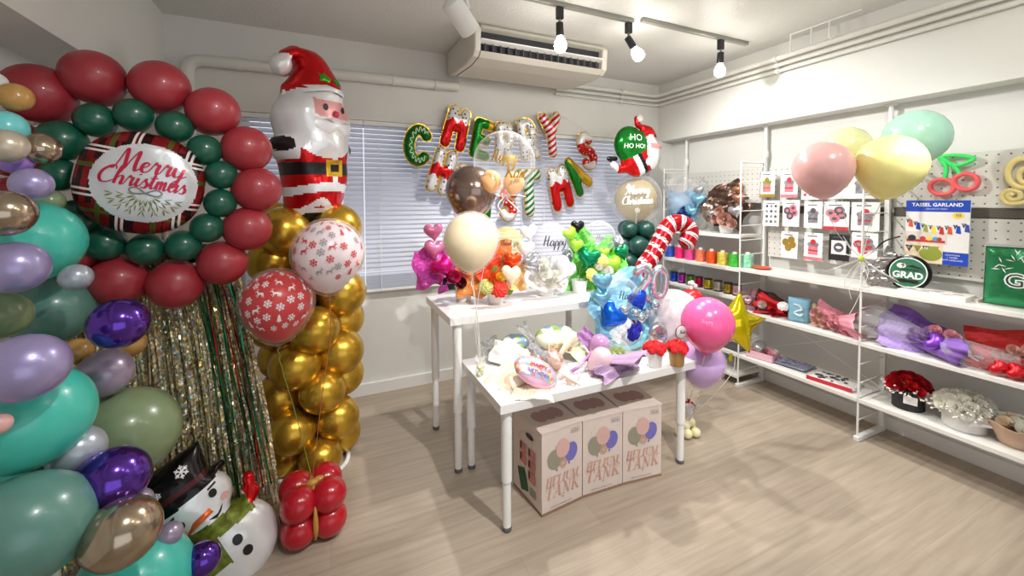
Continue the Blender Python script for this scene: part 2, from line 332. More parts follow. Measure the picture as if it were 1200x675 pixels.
# ================================================================== materials of the room
wallm = mat('painted wall', (224, 224, 219), .75, var=.025, scale=1.5, bump=.06, bscale=120)
ceilm = mat('painted ceiling', (220, 219, 214), .36, var=.02, scale=1.2, bump=.35, bscale=70)
white = mat('white enamel', (238, 238, 235), .35, var=.015, scale=10)
pipem = mat('painted pipe', (222, 221, 214), .45, var=.03, scale=6)
black = mat('black plastic', (22, 22, 24), .4, var=.1, scale=10)
dark = mat('dark opening', (40, 40, 46), .6, var=.1)
alu = mat('rail metal', (150, 150, 142), .4, .4, var=.05)
tape = mat('white table edge', (226, 226, 222), .4, var=.02)
def planks():
    m = mat('wood plank floor', (190, 176, 158), .42); nt = m.node_tree; N = nt.nodes; L = nt.links; b = N['Principled BSDF']
    tc = N.new('ShaderNodeTexCoord'); br = N.new('ShaderNodeTexBrick'); br.inputs['Scale'].default_value = 1; br.inputs['Brick Width'].default_value = 1.25; br.inputs['Row Height'].default_value = .15
    br.inputs['Mortar Size'].default_value = .0012; br.inputs['Color1'].default_value = (*lin((176, 161, 143)), 1); br.inputs['Color2'].default_value = (*lin((160, 145, 127)), 1); br.inputs['Mortar'].default_value = (*lin((134, 119, 102)), 1)
    br.offset = .37; L.new(tc.outputs['Object'], br.inputs['Vector'])
    mp = N.new('ShaderNodeMapping'); mp.inputs['Scale'].default_value = (1.1, 16, 1); L.new(tc.outputs['Object'], mp.inputs[0])
    n = N.new('ShaderNodeTexNoise'); n.inputs['Scale'].default_value = 2.2; n.inputs['Detail'].default_value = 6; L.new(mp.outputs[0], n.inputs['Vector'])
    r = N.new('ShaderNodeValToRGB'); r.color_ramp.elements[0].position = .3; r.color_ramp.elements[0].color = (*lin((154, 139, 122)), 1); r.color_ramp.elements[1].position = .72; r.color_ramp.elements[1].color = (*lin((190, 176, 158)), 1)
    L.new(n.outputs['Fac'], r.inputs[0]); mx = N.new('ShaderNodeMix'); mx.data_type = 'RGBA'; mx.inputs[0].default_value = .55
    L.new(br.outputs['Color'], mx.inputs[6]); L.new(r.outputs[0], mx.inputs[7]); L.new(mx.outputs[2], b.inputs['Base Color'])
    rr = N.new('ShaderNodeMapRange'); rr.inputs['To Min'].default_value = .34; rr.inputs['To Max'].default_value = .55; L.new(n.outputs['Fac'], rr.inputs[0]); L.new(rr.outputs[0], b.inputs['Roughness'])
    return m
def pegm():
    m = mat('perforated board', (232, 230, 222), .5); nt = m.node_tree; N = nt.nodes; L = nt.links; b = N['Principled BSDF']
    tc = N.new('ShaderNodeTexCoord'); sx = N.new('ShaderNodeSeparateXYZ'); L.new(tc.outputs['Object'], sx.inputs[0]); ds = []
    for ax in ('Y', 'Z'):
        a = N.new('ShaderNodeMath'); a.operation = 'MULTIPLY'; a.inputs[1].default_value = 1/.048; L.new(sx.outputs[ax], a.inputs[0])
        f = N.new('ShaderNodeMath'); f.operation = 'FRACT'; L.new(a.outputs[0], f.inputs[0])
        s = N.new('ShaderNodeMath'); s.operation = 'SUBTRACT'; s.inputs[1].default_value = .5; L.new(f.outputs[0], s.inputs[0])
        p = N.new('ShaderNodeMath'); p.operation = 'POWER'; p.inputs[1].default_value = 2; L.new(s.outputs[0], p.inputs[0]); ds.append(p)
    ad = N.new('ShaderNodeMath'); L.new(ds[0].outputs[0], ad.inputs[0]); L.new(ds[1].outputs[0], ad.inputs[1])
    lt = N.new('ShaderNodeMath'); lt.operation = 'LESS_THAN'; lt.inputs[1].default_value = .011; L.new(ad.outputs[0], lt.inputs[0])
    mx = N.new('ShaderNodeMix'); mx.data_type = 'RGBA'; mx.inputs[6].default_value = (*lin((212, 210, 203)), 1); mx.inputs[7].default_value = (*lin((112, 107, 98)), 1)
    L.new(lt.outputs[0], mx.inputs[0]); L.new(mx.outputs[2], b.inputs['Base Color']); return m
# ================================================================== the room
YB, XR, XL, ZC, YF = 3.64, 3.62, -1.24, 2.91, -2.4
struct(MB().bb(XL-.1, XR+.1, YF, YB+.1, -.1, 0), 'floor', planks())
struct(MB().bb(XL-.1, XR+.1, YF, YB+.1, ZC, ZC+.1), 'ceiling', ceilm)
WX0, WX1, WZ0, WZ1 = -.54, 3.28, .865, 2.29
wb = MB(); wb.bb(XL, WX0, YB, YB+.1, 0, ZC); wb.bb(WX0, WX1, YB, YB+.1, 0, WZ0); wb.bb(WX0, WX1, YB, YB+.1, WZ1, ZC); wb.bb(WX1, XR, YB, YB+.1, 0, ZC)
struct(wb, 'wall_back', wallm)
struct(MB().bb(XR, XR+.1, YF, YB, 0, ZC), 'wall_right', wallm)
struct(MB().bb(XL-.1, XL, YF, YB, 0, ZC), 'wall_left', wallm)
wf = MB(); wf.bb(XL, -.6, YF-.1, YF, 0, ZC); wf.bb(3.0, XR, YF-.1, YF, 0, ZC); wf.bb(-.6, 3.0, YF-.1, YF, 2.45, ZC); struct(wf, 'wall_front', wallm)
struct(MB().bb(XL, -.965, YF, YB, 2.30, ZC), 'trim_1', wallm)            # left beam
struct(MB().bb(-.965, XR, YB-.07, YB, 2.29, ZC), 'trim_2', wallm)        # beam over the window
struct(MB().bb(3.45, XR, YF, YB-.07, 2.285, ZC), 'trim_3', wallm)        # right beam
struct(MB().bb(3.28, XR, YB-.12, YB, 0, 2.29), 'trim_4', wallm)          # corner pier
struct(MB().bb(XL, 3.28, YB-.03, YB, 0, .095), 'baseboard_back', white)
struct(MB().bb(XR-.02, XR, YF, YB-.12, 0, .09), 'baseboard_right', white)
gl = clear('window glass', (235, 240, 250), .06)
w = thing('window_1', 'wide window behind the three venetian blinds', 'window', (WX0, YB+.07, WZ0)); w['kind'] = 'structure'
g = MB(); g.bb(WX0, WX1, YB+.065, YB+.071, WZ0, WZ1); g.build('window_pane', gl, w, loc=(WX0, YB+.07, WZ0)).location = (0, 0, 0)
fr = MB()
for x in (WX0+.02, .75, 2.0, WX1-.02): fr.bb(x-.02, x+.02, YB+.05, YB+.085, WZ0, WZ1)
for z in (WZ0+.02, WZ1-.02): fr.bb(WX0, WX1, YB+.05, YB+.085, z-.02, z+.02)
fr.build('window_frame', alu, w, loc=(WX0, YB+.07, WZ0)).location = (0, 0, 0)
# blinds: slats let a little daylight through
slat = mat('blind slat', (214, 216, 222), .5, var=.02, scale=3)
_b = slat.node_tree.nodes['Principled BSDF']; _t = slat.node_tree.nodes.new('ShaderNodeBsdfTranslucent'); _t.inputs[0].default_value = (*lin((205, 215, 245)), 1)
_m = slat.node_tree.nodes.new('ShaderNodeMixShader'); _m.inputs[0].default_value = .16
slat.node_tree.links.new(_b.outputs[0], _m.inputs[1]); slat.node_tree.links.new(_t.outputs[0], _m.inputs[2]); slat.node_tree.links.new(_m.outputs[0], slat.node_tree.nodes['Material Output'].inputs[0])
for k, (x0, x1, lb) in enumerate(((-.535, .308, 'pale venetian blind behind the gold balloon column'), (.314, 1.86, 'pale venetian blind behind the cream and clear balloons'), (1.866, 3.275, 'pale venetian blind behind the green balloon tower'))):
    t = thing('venetian_blind', lb, 'blind', (x0, YB-.03, WZ1), 'venetian blinds of the back window')
    s = MB(); z = 2.245
    def sl(z, a, c=.0025):
        for i in range(4):
            u0 = (i/4-.5)*.046; u1 = ((i+1)/4-.5)*.046; q = [(u, c*(1-(u/.023)**2)) for u in (u0, u1)]
            p = [(-u*math.cos(a)-h*math.sin(a), -u*math.sin(a)+h*math.cos(a)) for u, h in q]
            s.add([(0, p[0][0], z-WZ1+p[0][1]), (x1-x0, p[0][0], z-WZ1+p[0][1]), (x1-x0, p[1][0], z-WZ1+p[1][1]), (0, p[1][0], z-WZ1+p[1][1])], [(0, 1, 2, 3)], 0, True)
    while z > 1.03: sl(z, 1.02); z -= .0395
    for zz in np.linspace(.905, 1.02, 9): sl(zz, .5-.03*(zz*100 % 3))
    s.build('slats', slat, t)
    MB().bb(0, x1-x0, -.028, .012, -.035, -.002).build('headrail', white, t)
    MB().bb(0, x1-x0, -.025, .008, .872-WZ1, .890-WZ1).build('bottom_rail', white, t, bevel=.004)
    cd = MB()
    for x in (.12, (x1-x0)/2, x1-x0-.12): cd.bb(x-.002, x+.002, -.032, -.03, .88-WZ1, -.03)
    cd.build('ladder_cord', white, t)
# ================================================================== ceiling fittings
def pipe(name, label, pts, r, clips=()):
    t = thing(name, label, 'pipe', pts[0]); o = Vector(pts[0])
    MB().tube([Vector(p)-o for p in pts], r, 14).build('pipe_run', pipem, t)
    for c, d in clips:
        m = MB(); m.lathe([(r, -.012), (r+.007, -.012), (r+.007, .012), (r, .012)], 16, M=axis(Vector(c)-o, d)); m.build('pipe_clip', pipem, t)
    return t
def elbow(pts, rad=.07):
    out = [Vector(pts[0])]
    for a, b, c in zip(pts[:-2], pts[1:-1], pts[2:]):
        a, b, c = Vector(a), Vector(b), Vector(c); u = (a-b).normalized(); v = (c-b).normalized()
        for k in range(7):
            s = k/6; out.append(b+u*rad*(1-s)**2+v*rad*s**2)
    out.append(Vector(pts[-1])); return out
y0 = YB-.07-.045
pipe('drain_pipe', 'thick white pipe with elbow along the back beam, left of the air conditioner', elbow([(-.83, y0, 1.9), (-.83, y0, 2.61), (1.1, y0, 2.63)], .1), .04, [((-.52, y0, 2.613), (1, 0, 0)), ((.55, y0, 2.624), (1, 0, 0)), ((.9, y0, 2.627), (1, 0, 0))])
for k, (dx, z, r, lb) in enumerate(((.0, 2.775, .022, 'topmost white ceiling pipe turning the corner along the right beam'), (.02, 2.725, .016, 'middle white ceiling pipe turning the corner along the right beam'), (.03, 2.68, .014, 'lowest white ceiling pipe turning the corner along the right beam'))):
    x = 3.38+dx; y = YB-.12+dx
    pipe('ceiling_pipe', lb, elbow([(2.1, y, z), (x, y, z), (x, YF+.01, z)], .09), r, [((x, 2.2, z), (0, 1, 0)), ((x, .4, z), (0, 1, 0)), ((2.9, y, z), (1, 0, 0))])
p = thing('pipe_hanger', 'small white wire bracket hanging pipes below the ceiling', 'bracket', (3.3, 2.0, ZC))
hb = MB()
for yy in (2.05, 1.9, 1.78): hb.rod((.02, yy-2.0, 0), (.02, yy-2.0, -.12), .006); hb.rod((.02, yy-2.0, -.12), (.1, yy-2.0, -.13), .006)
hb.rod((.02, .05, -.004), (.02, -.42, -.004), .006); hb.build('hanger_wire', white, p)
# air conditioner hung below the ceiling
ac = thing('air_conditioner', 'cream ceiling-hung air conditioner with dark slotted outlet', 'air conditioner', (1.0, 2.8, ZC))
hs = MB(); prof = [(0.0, -.045), (.03, -.012), (.1, -.002), (.72, -.002), (.72, -.19), (.60, -.225), (.22, -.252), (.06, -.238), (.012, -.205)]
op = [(0.0, -.045), (.06, -.05), (.07, -.2), (.012, -.205)]
W = 1.16
n = len(prof)
vs = [(.05, a, b) for a, b in prof]+[(W-.05, a, b) for a, b in prof]
hs.add(vs, [(i, (i+1) % n, n+(i+1) % n, n+i) for i in range(n) if i != n-1], 0, False)
vs = [(x, a, b) for x in (.05, W-.05) for a, b in op]; hs.add(vs, [(0, 1, 5, 4), (2, 3, 7, 6)], 0, False); hs.add(vs, [(1, 2, 6, 5)], 1, False)
hs.build('housing', [mat('appliance cream', (214, 210, 198), .45, var=.015, scale=3), dark], ac)
for x0, x1 in ((0, .05), (W-.05, W)):
    m = MB(); q = [(a, b) for a, b in prof]; m.add([(x0, a, b) for a, b in q]+[(x1, a, b) for a, b in q], [tuple(range(n)), tuple(range(2*n-1, n-1, -1))]+[(i, n+i, n+(i+1) % n, (i+1) % n) for i in range(n)], 0, False)
    m.build('end_panel', mat('appliance cream', (0, 0, 0)), ac, bevel=.012)
m = MB(); m.add([(.05, .004, -.118), (W-.05, .004, -.118), (W-.05, .05, -.132), (.05, .05, -.132), (.05, .004, -.126), (W-.05, .004, -.126), (W-.05, .05, -.140), (.05, .05, -.140)], [(0, 1, 2, 3), (4, 7, 6, 5), (0, 4, 5, 1), (1, 5, 6, 2), (2, 6, 7, 3), (3, 7, 4, 0)], 0, False)
m.build('louver', white, ac)
for k in range(17): x = .09+k*(W-.18)/16; m = MB(); m.bb(x-.002, x+.002, .03, .065, -.2, -.14); m.build('vane', mat('grey plastic', (96, 96, 100), .5, var=.05), ac)
# track lighting
rail = thing('lighting_track', 'slim metal lighting track with two rail lengths under the ceiling', 'lighting track', (2.0, 2.34, ZC))
MB().bb(-1.9, .02, -.017, .017, -.028, 0).build('rail', alu, rail, bevel=.003)
MB().bb(.06, 1.16, -.06, -.026, -.028, 0).build('rail', alu, rail, bevel=.003)
bulbm = mat('lit bulb', (255, 250, 240), .3, emit=BULB)
def lamp(x, y, d, label, watts=60, size=1.35, blend=.5, col=(1, .985, .965), z0=ZC-.028):
    t = thing('track_spotlight', label, 'spotlight', (x, y, z0), 'bare bulb track spotlights'); d = Vector(d).normalized()
    MB().bb(-.022, .022, -.017, .017, -.075, 0).build('adapter', black, t, bevel=.003)
    j = Vector((0, 0, -.115)); MB().rod((0, 0, -.07), j, .008).build('stem', alu, t)
    MB().lathe([(.012, -.02), (.024, -.015), (.026, .06), (.022, .07)], 16, M=axis(j, d)).build('socket', black, t)
    MB().lathe([(.018, .068), (.022, .08), (.036, .105), (.041, .13), (.036, .155), (.02, .17), (.001, .174)], 20, M=axis(j, d)).build('bulb', bulbm, t)
    l = bpy.data.lights.new('lamp_light', 'SPOT'); l.energy = watts; l.spot_size = size; l.spot_blend = blend; l.shadow_soft_size = .035; l.color = col
    o = bpy.data.objects.new('lamp_light', l); COL.objects.link(o); o.parent = t; o.location = j+d*.2; o.rotation_euler = (-d).to_track_quat('Z', 'Y').to_euler(); return t
lamp(1.42, 2.345, (.05, .0, -1), 'track spotlight nearest the air conditioner outlet, bulb straight down', 75, 2.4)
lamp(1.985, 2.345, (.6, -.1, -.8), 'track spotlight with bulb tilted to the right, middle of the three in view', 55, 2.3)
lamp(2.86, 2.30, (-.05, 0, -1), 'track spotlight at the end of the track near the right beam', 34, 2.0)
# the same shop track runs on above and behind the viewer
rail = thing('lighting_track', 'second metal lighting track nearer the shop front', 'lighting track', (1.3, .45, ZC))
MB().bb(-1.4, 1.6, -.017, .017, -.028, 0).build('rail', alu, rail, bevel=.003)
LT2 = [lamp(*a) for a in FRONT_LAMPS]
# white cylinder spotlight
c0 = at(528, 2, D=2.05); c1 = at(551, 36, D=2.16); dv = (c1-c0).normalized()
cs = thing('cylinder_spotlight', 'white cylindrical spotlight left of the air conditioner', 'spotlight', (c0.x, c0.y, ZC)); o = Vector((c0.x, c0.y, ZC))
MB().lathe([(.03, -.01), (.052, 0), (.055, .01), (.055, (c1-c0).length), (.049, (c1-c0).length+.004), (.046, (c1-c0).length-.03), (.001, (c1-c0).length-.03)], 28, M=axis(c0-o, dv)).build('lamp_body', white, cs)
m = MB(); m.rod((0, 0, 0), c0-o+dv*.06+Vector((.06, .0, .03)), .009); m.lathe([(.04, -.02), (.04, 0)], 18); m.build('bracket', white, cs)
# ================================================================== balloons, left side
RED = latex('wine red', (158, 44, 54), .42); GRN = latex('forest green', (20, 86, 66), .3); GOLD = mat('chrome gold', (206, 164, 58), .26, .8, var=.03, scale=2)
gold2 = chrome('antique gold', (205, 170, 95), .2)
foil_red = foilm('red', (214, 22, 28)); foil_white = mat('foil white', (240, 240, 242), .25, .25, bump=.12, bscale=22, var=.02); foil_green = foilm('green', (22, 128, 40)); foil_gold = foilm('gold', (222, 178, 52)); foil_black = foilm('black', (20, 18, 20), .4)
# --- wreath
WY = 2.25
wr = thing('balloon_wreath', 'red and green balloon wreath around a round plaid foil balloon', 'balloon wreath', (at(165, 215, Y=WY).x, WY, 0)); wo = Vector(wr.location)
cen = at(168, 215, Y=WY)
hp = [cen+Vector((math.cos(a)*.40, .02, math.sin(a)*.40))-wo for a in np.linspace(0, 2*PI, 40)[:-1]]
MB().tube(hp, .012, 8, True).build('hoop', white, wr)
m = MB(); m.rod((0, .26, 0), (0, .26, cen.z+.38), .014); m.rod((0, .0, cen.z+.38), (0, .26, cen.z+.38), .012); m.box((0, .26, .006), (.4, .1, .012)); m.build('stand_pole', white, wr)
def ringb(lst, m, dy, lab):
    for px, py, mi in lst:
        p = at(px, py, Y=WY+dy); R = met(mi, p)*(1.02 if m is RED else 1.12); d = (cen-p).normalized()
        balloon('balloon', p-wo, R, m, wr, to=(d.x*.8, .6, d.z*.8), neck=.14, knot=False, lab=lab)
ringb([(45, 110, 33), (110, 91, 30), (188, 102, 29), (250, 131, 27), (289, 175, 26), (301, 222, 25.5), (290, 268, 25), (261, 308, 25), (206, 333, 27.5), (139, 329, 28), (90, 296, 22), (18, 175, 32), (20, 240, 32)], RED, 0, 'matte wine red balloon of the outer ring')
ringb([(72, 165, 21), (112, 141, 17.5), (157, 135, 17), (205, 149, 16.5), (240, 176, 16), (259, 205, 15), (258, 238, 15), (243, 267, 15.5), (215, 288, 16), (171, 292, 16.5), (123, 285, 18), (91, 256, 20), (70, 205, 17)], GRN, -.03, 'small dark green balloon of the inner ring')
# plaid foil balloon
pr = .205; pc = at(167, 215, Y=WY-.10)
mats = [foilm('plaid red', (140, 22, 28), .5, .25), foilm('plaid dark', (52, 14, 20), .5, .25), mat('print white', (226, 224, 222), .3, .2), foilm('plaid green', (84, 92, 30), .4, .3), mat('foil white disc', (214, 216, 220), .22, .3, bump=.1, bscale=18)]
def plaid(x, y):
    o = np.zeros(x.shape, int)
    bx = np.floor((x+.5)/.085).astype(int) % 2; by = np.floor((y+.53)/.085).astype(int) % 2; o = np.where(bx*by == 1, 1, np.where(bx+by == 1, 1*((x*50).astype(int) % 2 == 0), 0))
    for q in (x+.5, y+.53):
        f = np.mod(q, .17); o = np.where(np.abs(f-.06) < .008, 3, o)
    for q in (x+.5, y+.53):
        f = np.mod(q, .17); o = np.where((np.abs(f-.118) < .0042) | (np.abs(f-.136) < .0042), 2, o)
    o = np.where(np.hypot((x-.022)/.162, (y-.004)/.155) < 1, 4, o); return o
sq = lambda x, y: pr-(np.abs(x)**2.25+np.abs(y)**2.25)**(1/2.25)
fb, hh = foil(sq, (-.25, .25, -.25, .25), .0042, .085, plaid, wr=.05)
FMx = frame(pc-wo, (.12, -1, -.02), roll=-.20)
fo = tform(fb, FMx).build('foil_balloon', mats, wr); fo['label'] = 'plaid foil balloon with a white disc and brush lettering'
def on_h(M, h, dx=0, dy=0, lift=.003): return lambda x, y: M @ Vector((x+dx, y+dy, h(x+dx, y+dy)+lift))
pm = mat('print crimson', (190, 26, 62), .3, .2); lf = mat('print olive', (112, 128, 44), .4, var=.1)
tb = MB(); script(tb, 'Merry', .040, on_h(FMx, hh, .028, .065), wt=.25); script(tb, 'Christmas', .034, on_h(FMx, hh, .02, .003), wt=.25); tb.build('lettering', pm, fo)
gb = MB()
for k in range(9):
    a = -PI/2+(k-4)*.36; fn = on_h(FMx, hh, .03, -.045)
    for j in range(3):
        r0 = .018+.022*j; x, y = r0*math.cos(a)*1.5, r0*math.sin(a)*.9
        for s in (.5, -.5):
            q = [(x, y), (x+.016*math.cos(a+s), y+.016*math.sin(a+s)-.002), (x+.03*math.cos(a+s*.8), y+.03*math.sin(a+s*.8)), (x+.018*math.cos(a+s*.4), y+.018*math.sin(a+s*.4))]
            gb.add([fn(*v) for v in q], [(0, 1, 2, 3)], 0, False)
for s in (1, -1):
    fn = on_h(FMx, hh, .03, -.035); P = spline([(0, 0), (s*.03, .018), (s*.05, .008), (s*.035, -.006), (0, 0)], 5)
    for a, b in zip(P[:-1], P[1:]): t = (b-a).normalized()*.0028; nn = Vector((-t.y, t.x)); gb.add([fn(a.x+nn.x, a.y+nn.y), fn(a.x-nn.x, a.y-nn.y), fn(b.x-nn.x, b.y-nn.y), fn(b.x+nn.x, b.y+nn.y)], [(0, 1, 2, 3)], 1, False)
gb.build('mistletoe_print', [lf, mat('print grey', (120, 122, 120), .4)], fo)
# --- tinsel curtain behind the wreath
tin = bpy.data.materials.new('holographic tinsel'); tin.use_nodes = True; nt = tin.node_tree; b = nt.nodes['Principled BSDF']; b.inputs['Metallic'].default_value = .6; b.inputs['Roughness'].default_value = .16
tc = nt.nodes.new('ShaderNodeTexCoord'); vz = nt.nodes.new('ShaderNodeTexVoronoi'); vz.inputs['Scale'].default_value = 95; nt.links.new(tc.outputs['Object'], vz.inputs['Vector'])
sp = nt.nodes.new('ShaderNodeSeparateColor'); nt.links.new(vz.outputs['Color'], sp.inputs[0])
rp = nt.nodes.new('ShaderNodeValToRGB'); cr = rp.color_ramp; cr.elements[0].color = (*lin((214, 190, 124)), 1); cr.elements[1].color = (*lin((250, 245, 225)), 1)
for p_, c_ in ((.3, (250, 236, 176)), (.5, (190, 168, 112)), (.60, (255, 250, 225)), (.66, (120, 210, 190)), (.72, (245, 225, 165)), (.82, (225, 180, 200)), (.88, (255, 246, 214)), (.93, (160, 190, 225))): e = cr.elements.new(p_); e.color = (*lin(c_), 1)  # near-white cells put sparkle glints into the base colour
nt.links.new(sp.outputs[0], rp.inputs[0]); nt.links.new(rp.outputs[0], b.inputs['Base Color'])
ge = nt.nodes.new('ShaderNodeNewGeometry'); v1 = nt.nodes.new('ShaderNodeVectorMath'); v1.operation = 'SUBTRACT'; v1.inputs[1].default_value = (.5, .5, .5); nt.links.new(vz.outputs['Color'], v1.inputs[0])
v2 = nt.nodes.new('ShaderNodeVectorMath'); v2.operation = 'SCALE'; v2.inputs['Scale'].default_value = 1.05; nt.links.new(v1.outputs[0], v2.inputs[0]); v3 = nt.nodes.new('ShaderNodeVectorMath'); nt.links.new(ge.outputs['Normal'], v3.inputs[0]); nt.links.new(v2.outputs[0], v3.inputs[1])
v4 = nt.nodes.new('ShaderNodeVectorMath'); v4.operation = 'NORMALIZE'; nt.links.new(v3.outputs[0], v4.inputs[0]); nt.links.new(v4.outputs[0], b.inputs['Normal'])
tgreen = foilm('tinsel green', (40, 120, 80), .8); tred = foilm('tinsel red', (190, 40, 40), .8)
tb = MB(); cy = 2.40
def strand(xt, zt, xb, zb, w, m, dy):
    n = 11; ph = random.uniform(0, 6); tw = random.uniform(-5, 5); L = []
    for i in range(n+1):
        t = i/n; x = xt+(xb-xt)*t**.8+.008*math.sin(ph+t*7); z = zt+(zb-zt)*t; a = ph+tw*t; y = cy+dy+.012*math.sin(ph*2+t*5)
        L += [(x-math.cos(a)*w, y-math.sin(a)*w*.9, z), (x+math.cos(a)*w, y+math.sin(a)*w*.9, z)]
    tb.add(L, [(2*i, 2*i+1, 2*i+3, 2*i+2) for i in range(n)], m, False)
for k in range(520):
    u = random.random(); xt = -1.08+.66*u; xb = -1.08+.84*u+random.uniform(-.02, .02); strand(xt, 1.42, xb, random.uniform(.0, .06) if u < .96 else random.uniform(.02, .3), random.uniform(.0035, .0075), 0, random.uniform(-.03, .03))
for k in range(26):
    u = .72+.2*random.random(); strand(-1.08+.66*(u+.02), 1.42, -1.08+.84*(u+.05), random.uniform(.05, .5), .0035, 1 if k % 5 else 2, random.uniform(-.045, -.03))
tb.bb(-1.02, -.4, cy-.01, cy+.01, 1.41, 1.43, 0)
tcur = tag(tb.build('tinsel_curtain', [tin, tgreen, tred], loc=(-.7, cy, 0)), 'shimmering holographic gold tinsel curtain hanging below the balloon wreath', 'tinsel curtain', kind='stuff')
# --- pastel garland
gar = thing('balloon_garland', 'pastel garland of teal, sage, lavender and chrome purple balloons at the left edge', 'balloon garland', (-.95, .75, 0)); go = Vector(gar.location)
TEAL = latex('teal', (68, 190, 172)); SAGE = latex('sage', (122, 140, 104)); DUST = latex('dusty teal', (92, 138, 128)); LAV = pearl('lavender', (160, 150, 196)); PUR = chrome('purple', (98, 62, 168), .14); LIL = pearl('grey lilac', (160, 146, 170)); SIL = pearl('silver', (170, 178, 188))
CHA = chrome('champagne', (176, 160, 138), .16); MUS = latex('mustard', (186, 142, 78)); AQUA = latex('aqua', (112, 206, 208)); BEI = pearl('beige', (196, 184, 166)); VIO = pearl('violet', (150, 118, 204)); PNK = latex('pale pink', (222, 170, 166)); WHT = latex('white', (226, 226, 224))
for px, py, mi, D, m, lb in [
 (38, 283, 47, 1.42, TEAL, 'large teal'), (32, 489, 60, 1.22, TEAL, 'large teal'), (158, 688, 58, 1.45, TEAL, 'large teal'), (60, 363, 40, 1.6, DUST, 'dusty teal'), (1, 370, 27, 1.35, SAGE, 'sage green'), (148, 508, 52, 1.55, SAGE, 'large sage green'), (32, 620, 61, 1.12, DUST, 'large dusty teal'),
 (18, 313, 30, 1.22, LAV, 'pearl lavender'), (30, 431, 39, 1.1, LAV, 'pearl lavender'), (37, 216, 19, 1.3, LAV, 'pearl lavender'), (18, 188, 16, 1.35, VIO, 'pearl violet'), (139, 379, 29, 1.4, PUR, 'chrome purple'), (132, 562, 36, 1.28, PUR, 'chrome purple'), (238, 655, 18, 1.55, PUR, 'chrome purple'),
 (123, 437, 27, 1.5, LIL, 'pearl grey lilac'), (90, 528, 27, 1.3, SIL, 'pearl silver'), (89, 325, 15.5, 1.38, SIL, 'small pearl silver'), (143, 624, 38, 1.2, CHA, 'chrome champagne'), (48, 174, 18, 1.38, CHA, 'small chrome champagne'), (6, 250, 27, 1.18, CHA, 'chrome champagne'), (8, 171, 19, 1.28, BEI, 'pearl beige'),
 (90, 412, 15, 1.5, MUS, 'small mustard'), (18, 114, 16, 1.4, MUS, 'small mustard'), (152, 402, 16, 1.7, MUS, 'small mustard'), (6, 150, 20, 1.38, AQUA, 'aqua'), (-6, 96, 11, 1.4, WHT, 'small white'), (-2, 497, 12, 1.05, PNK, 'small pale pink'), (199, 626, 13, 1.5, LIL, 'small pearl grey lilac'), (163, 588, 14, 1.45, LIL, 'small pearl grey lilac'), (58, 236, 14, 1.5, SAGE, 'small sage green'), (60, 575, 40, 1.5, SAGE, 'sage green'), (105, 600, 26, 1.4, LIL, 'pearl grey lilac'), (-30, 560, 50, 1.3, TEAL, 'large teal')]:
    p = at(px, py, D=D); R = mi*D/F
    if p.z < R: p.z = R+.002
    balloon('balloon', p-go, R, m, gar, to=(random.uniform(-1, -.3), .5, random.uniform(-.4, .4)), neck=.12, knot=False, lab=lb+' balloon of the garland')
m = MB(); m.tube(spline([at(-20, 90, D=1.5)-go, at(0, 250, D=1.55)-go, at(30, 400, D=1.5)-go, at(60, 560, D=1.5)-go, (at(130, 640, D=1.5)-go)], 8), .012); gp = at(60, 560, D=1.5)-go; m.rod((gp.x, gp.y, 0), gp, .014); m.build('garland_pole', white, gar)
# --- gold column
gx, gy = -.085, 2.80
gc = thing('balloon_tower', 'tall chrome gold balloon column with white base ring', 'balloon column', (gx, gy, 0))
zc = .135
for L in range(8):
    q = 1-.035*max(0, 4-L); R = .142*q; rho = .192*q
    for k in range(4):
        a = PI/4*(L % 2)+PI/2*k+.25+.12*math.sin(L*2.1+k); balloon('balloon', (rho*math.cos(a), rho*math.sin(a), zc+.02*math.sin(L+k*1.7)), R*(1+.04*math.sin(L*3+k*2)), GOLD, gc, to=(-math.cos(a), -math.sin(a), -.1), neck=.12, knot=False)
    zc += .197*q**.5
m = MB(); m.rod((0, 0, 0), (0, 0, 1.62), .013); m.build('pole', white, gc)
m = MB(); m.tube([(.20*math.cos(a), .20*math.sin(a)-.02, .015) for a in np.linspace(0, 2*PI, 37)[:-1]], .014, 10, True); m.build('base_ring', white, gc)
# --- gift shaped balloon weight
gw = thing('gift_balloon_weight', 'red gift-shaped balloon weight tied with gold twist on the floor', 'balloon weight', (at(367, 630, Z=0).x, 2.22, 0)); R = .081
WM = latex('dark red gloss', (176, 16, 34), .22)
yaw = Matrix.Rotation(.12, 4, 'Z')
for dz in (0, 1):
    for sx in (-1, 1):
        for sy in (-1, 1):
            p = yaw @ Vector((sx*.066, sy*.066, R*.98+dz*.118)); balloon('balloon', p, R, WM, gw, to=(-sx*.6, -sy*.6, 1 if dz == 0 else -1), neck=.06, knot=False)
gt = latex('gold twist', (186, 138, 62), .2)
for rz in (0, PI/2):
    Mx = yaw @ Matrix.Rotation(rz, 4, 'Z'); s = spline([Mx @ Vector(v) for v in ((0, -.03, .012), (0, -.09, .02), (0, -.125, .08), (0, -.112, .18), (0, -.06, .232), (0, 0, .24), (0, .06, .232), (0, .112, .18), (0, .125, .08), (0, .09, .02), (0, .03, .012))], 7)
    MB().tube(s, [.010+.003*math.sin(i*.5) for i in range(len(s))], 10).build('gold_band', gt, gw)
m = MB(); m.ell((0, -.01, .248), (.03, .02, .018)); m.ell((.03, .0, .252), (.026, .018, .016)); m.build('gold_knot', gt, gw)
GWT = Vector(gw.location)+Vector((0, 0, .26))
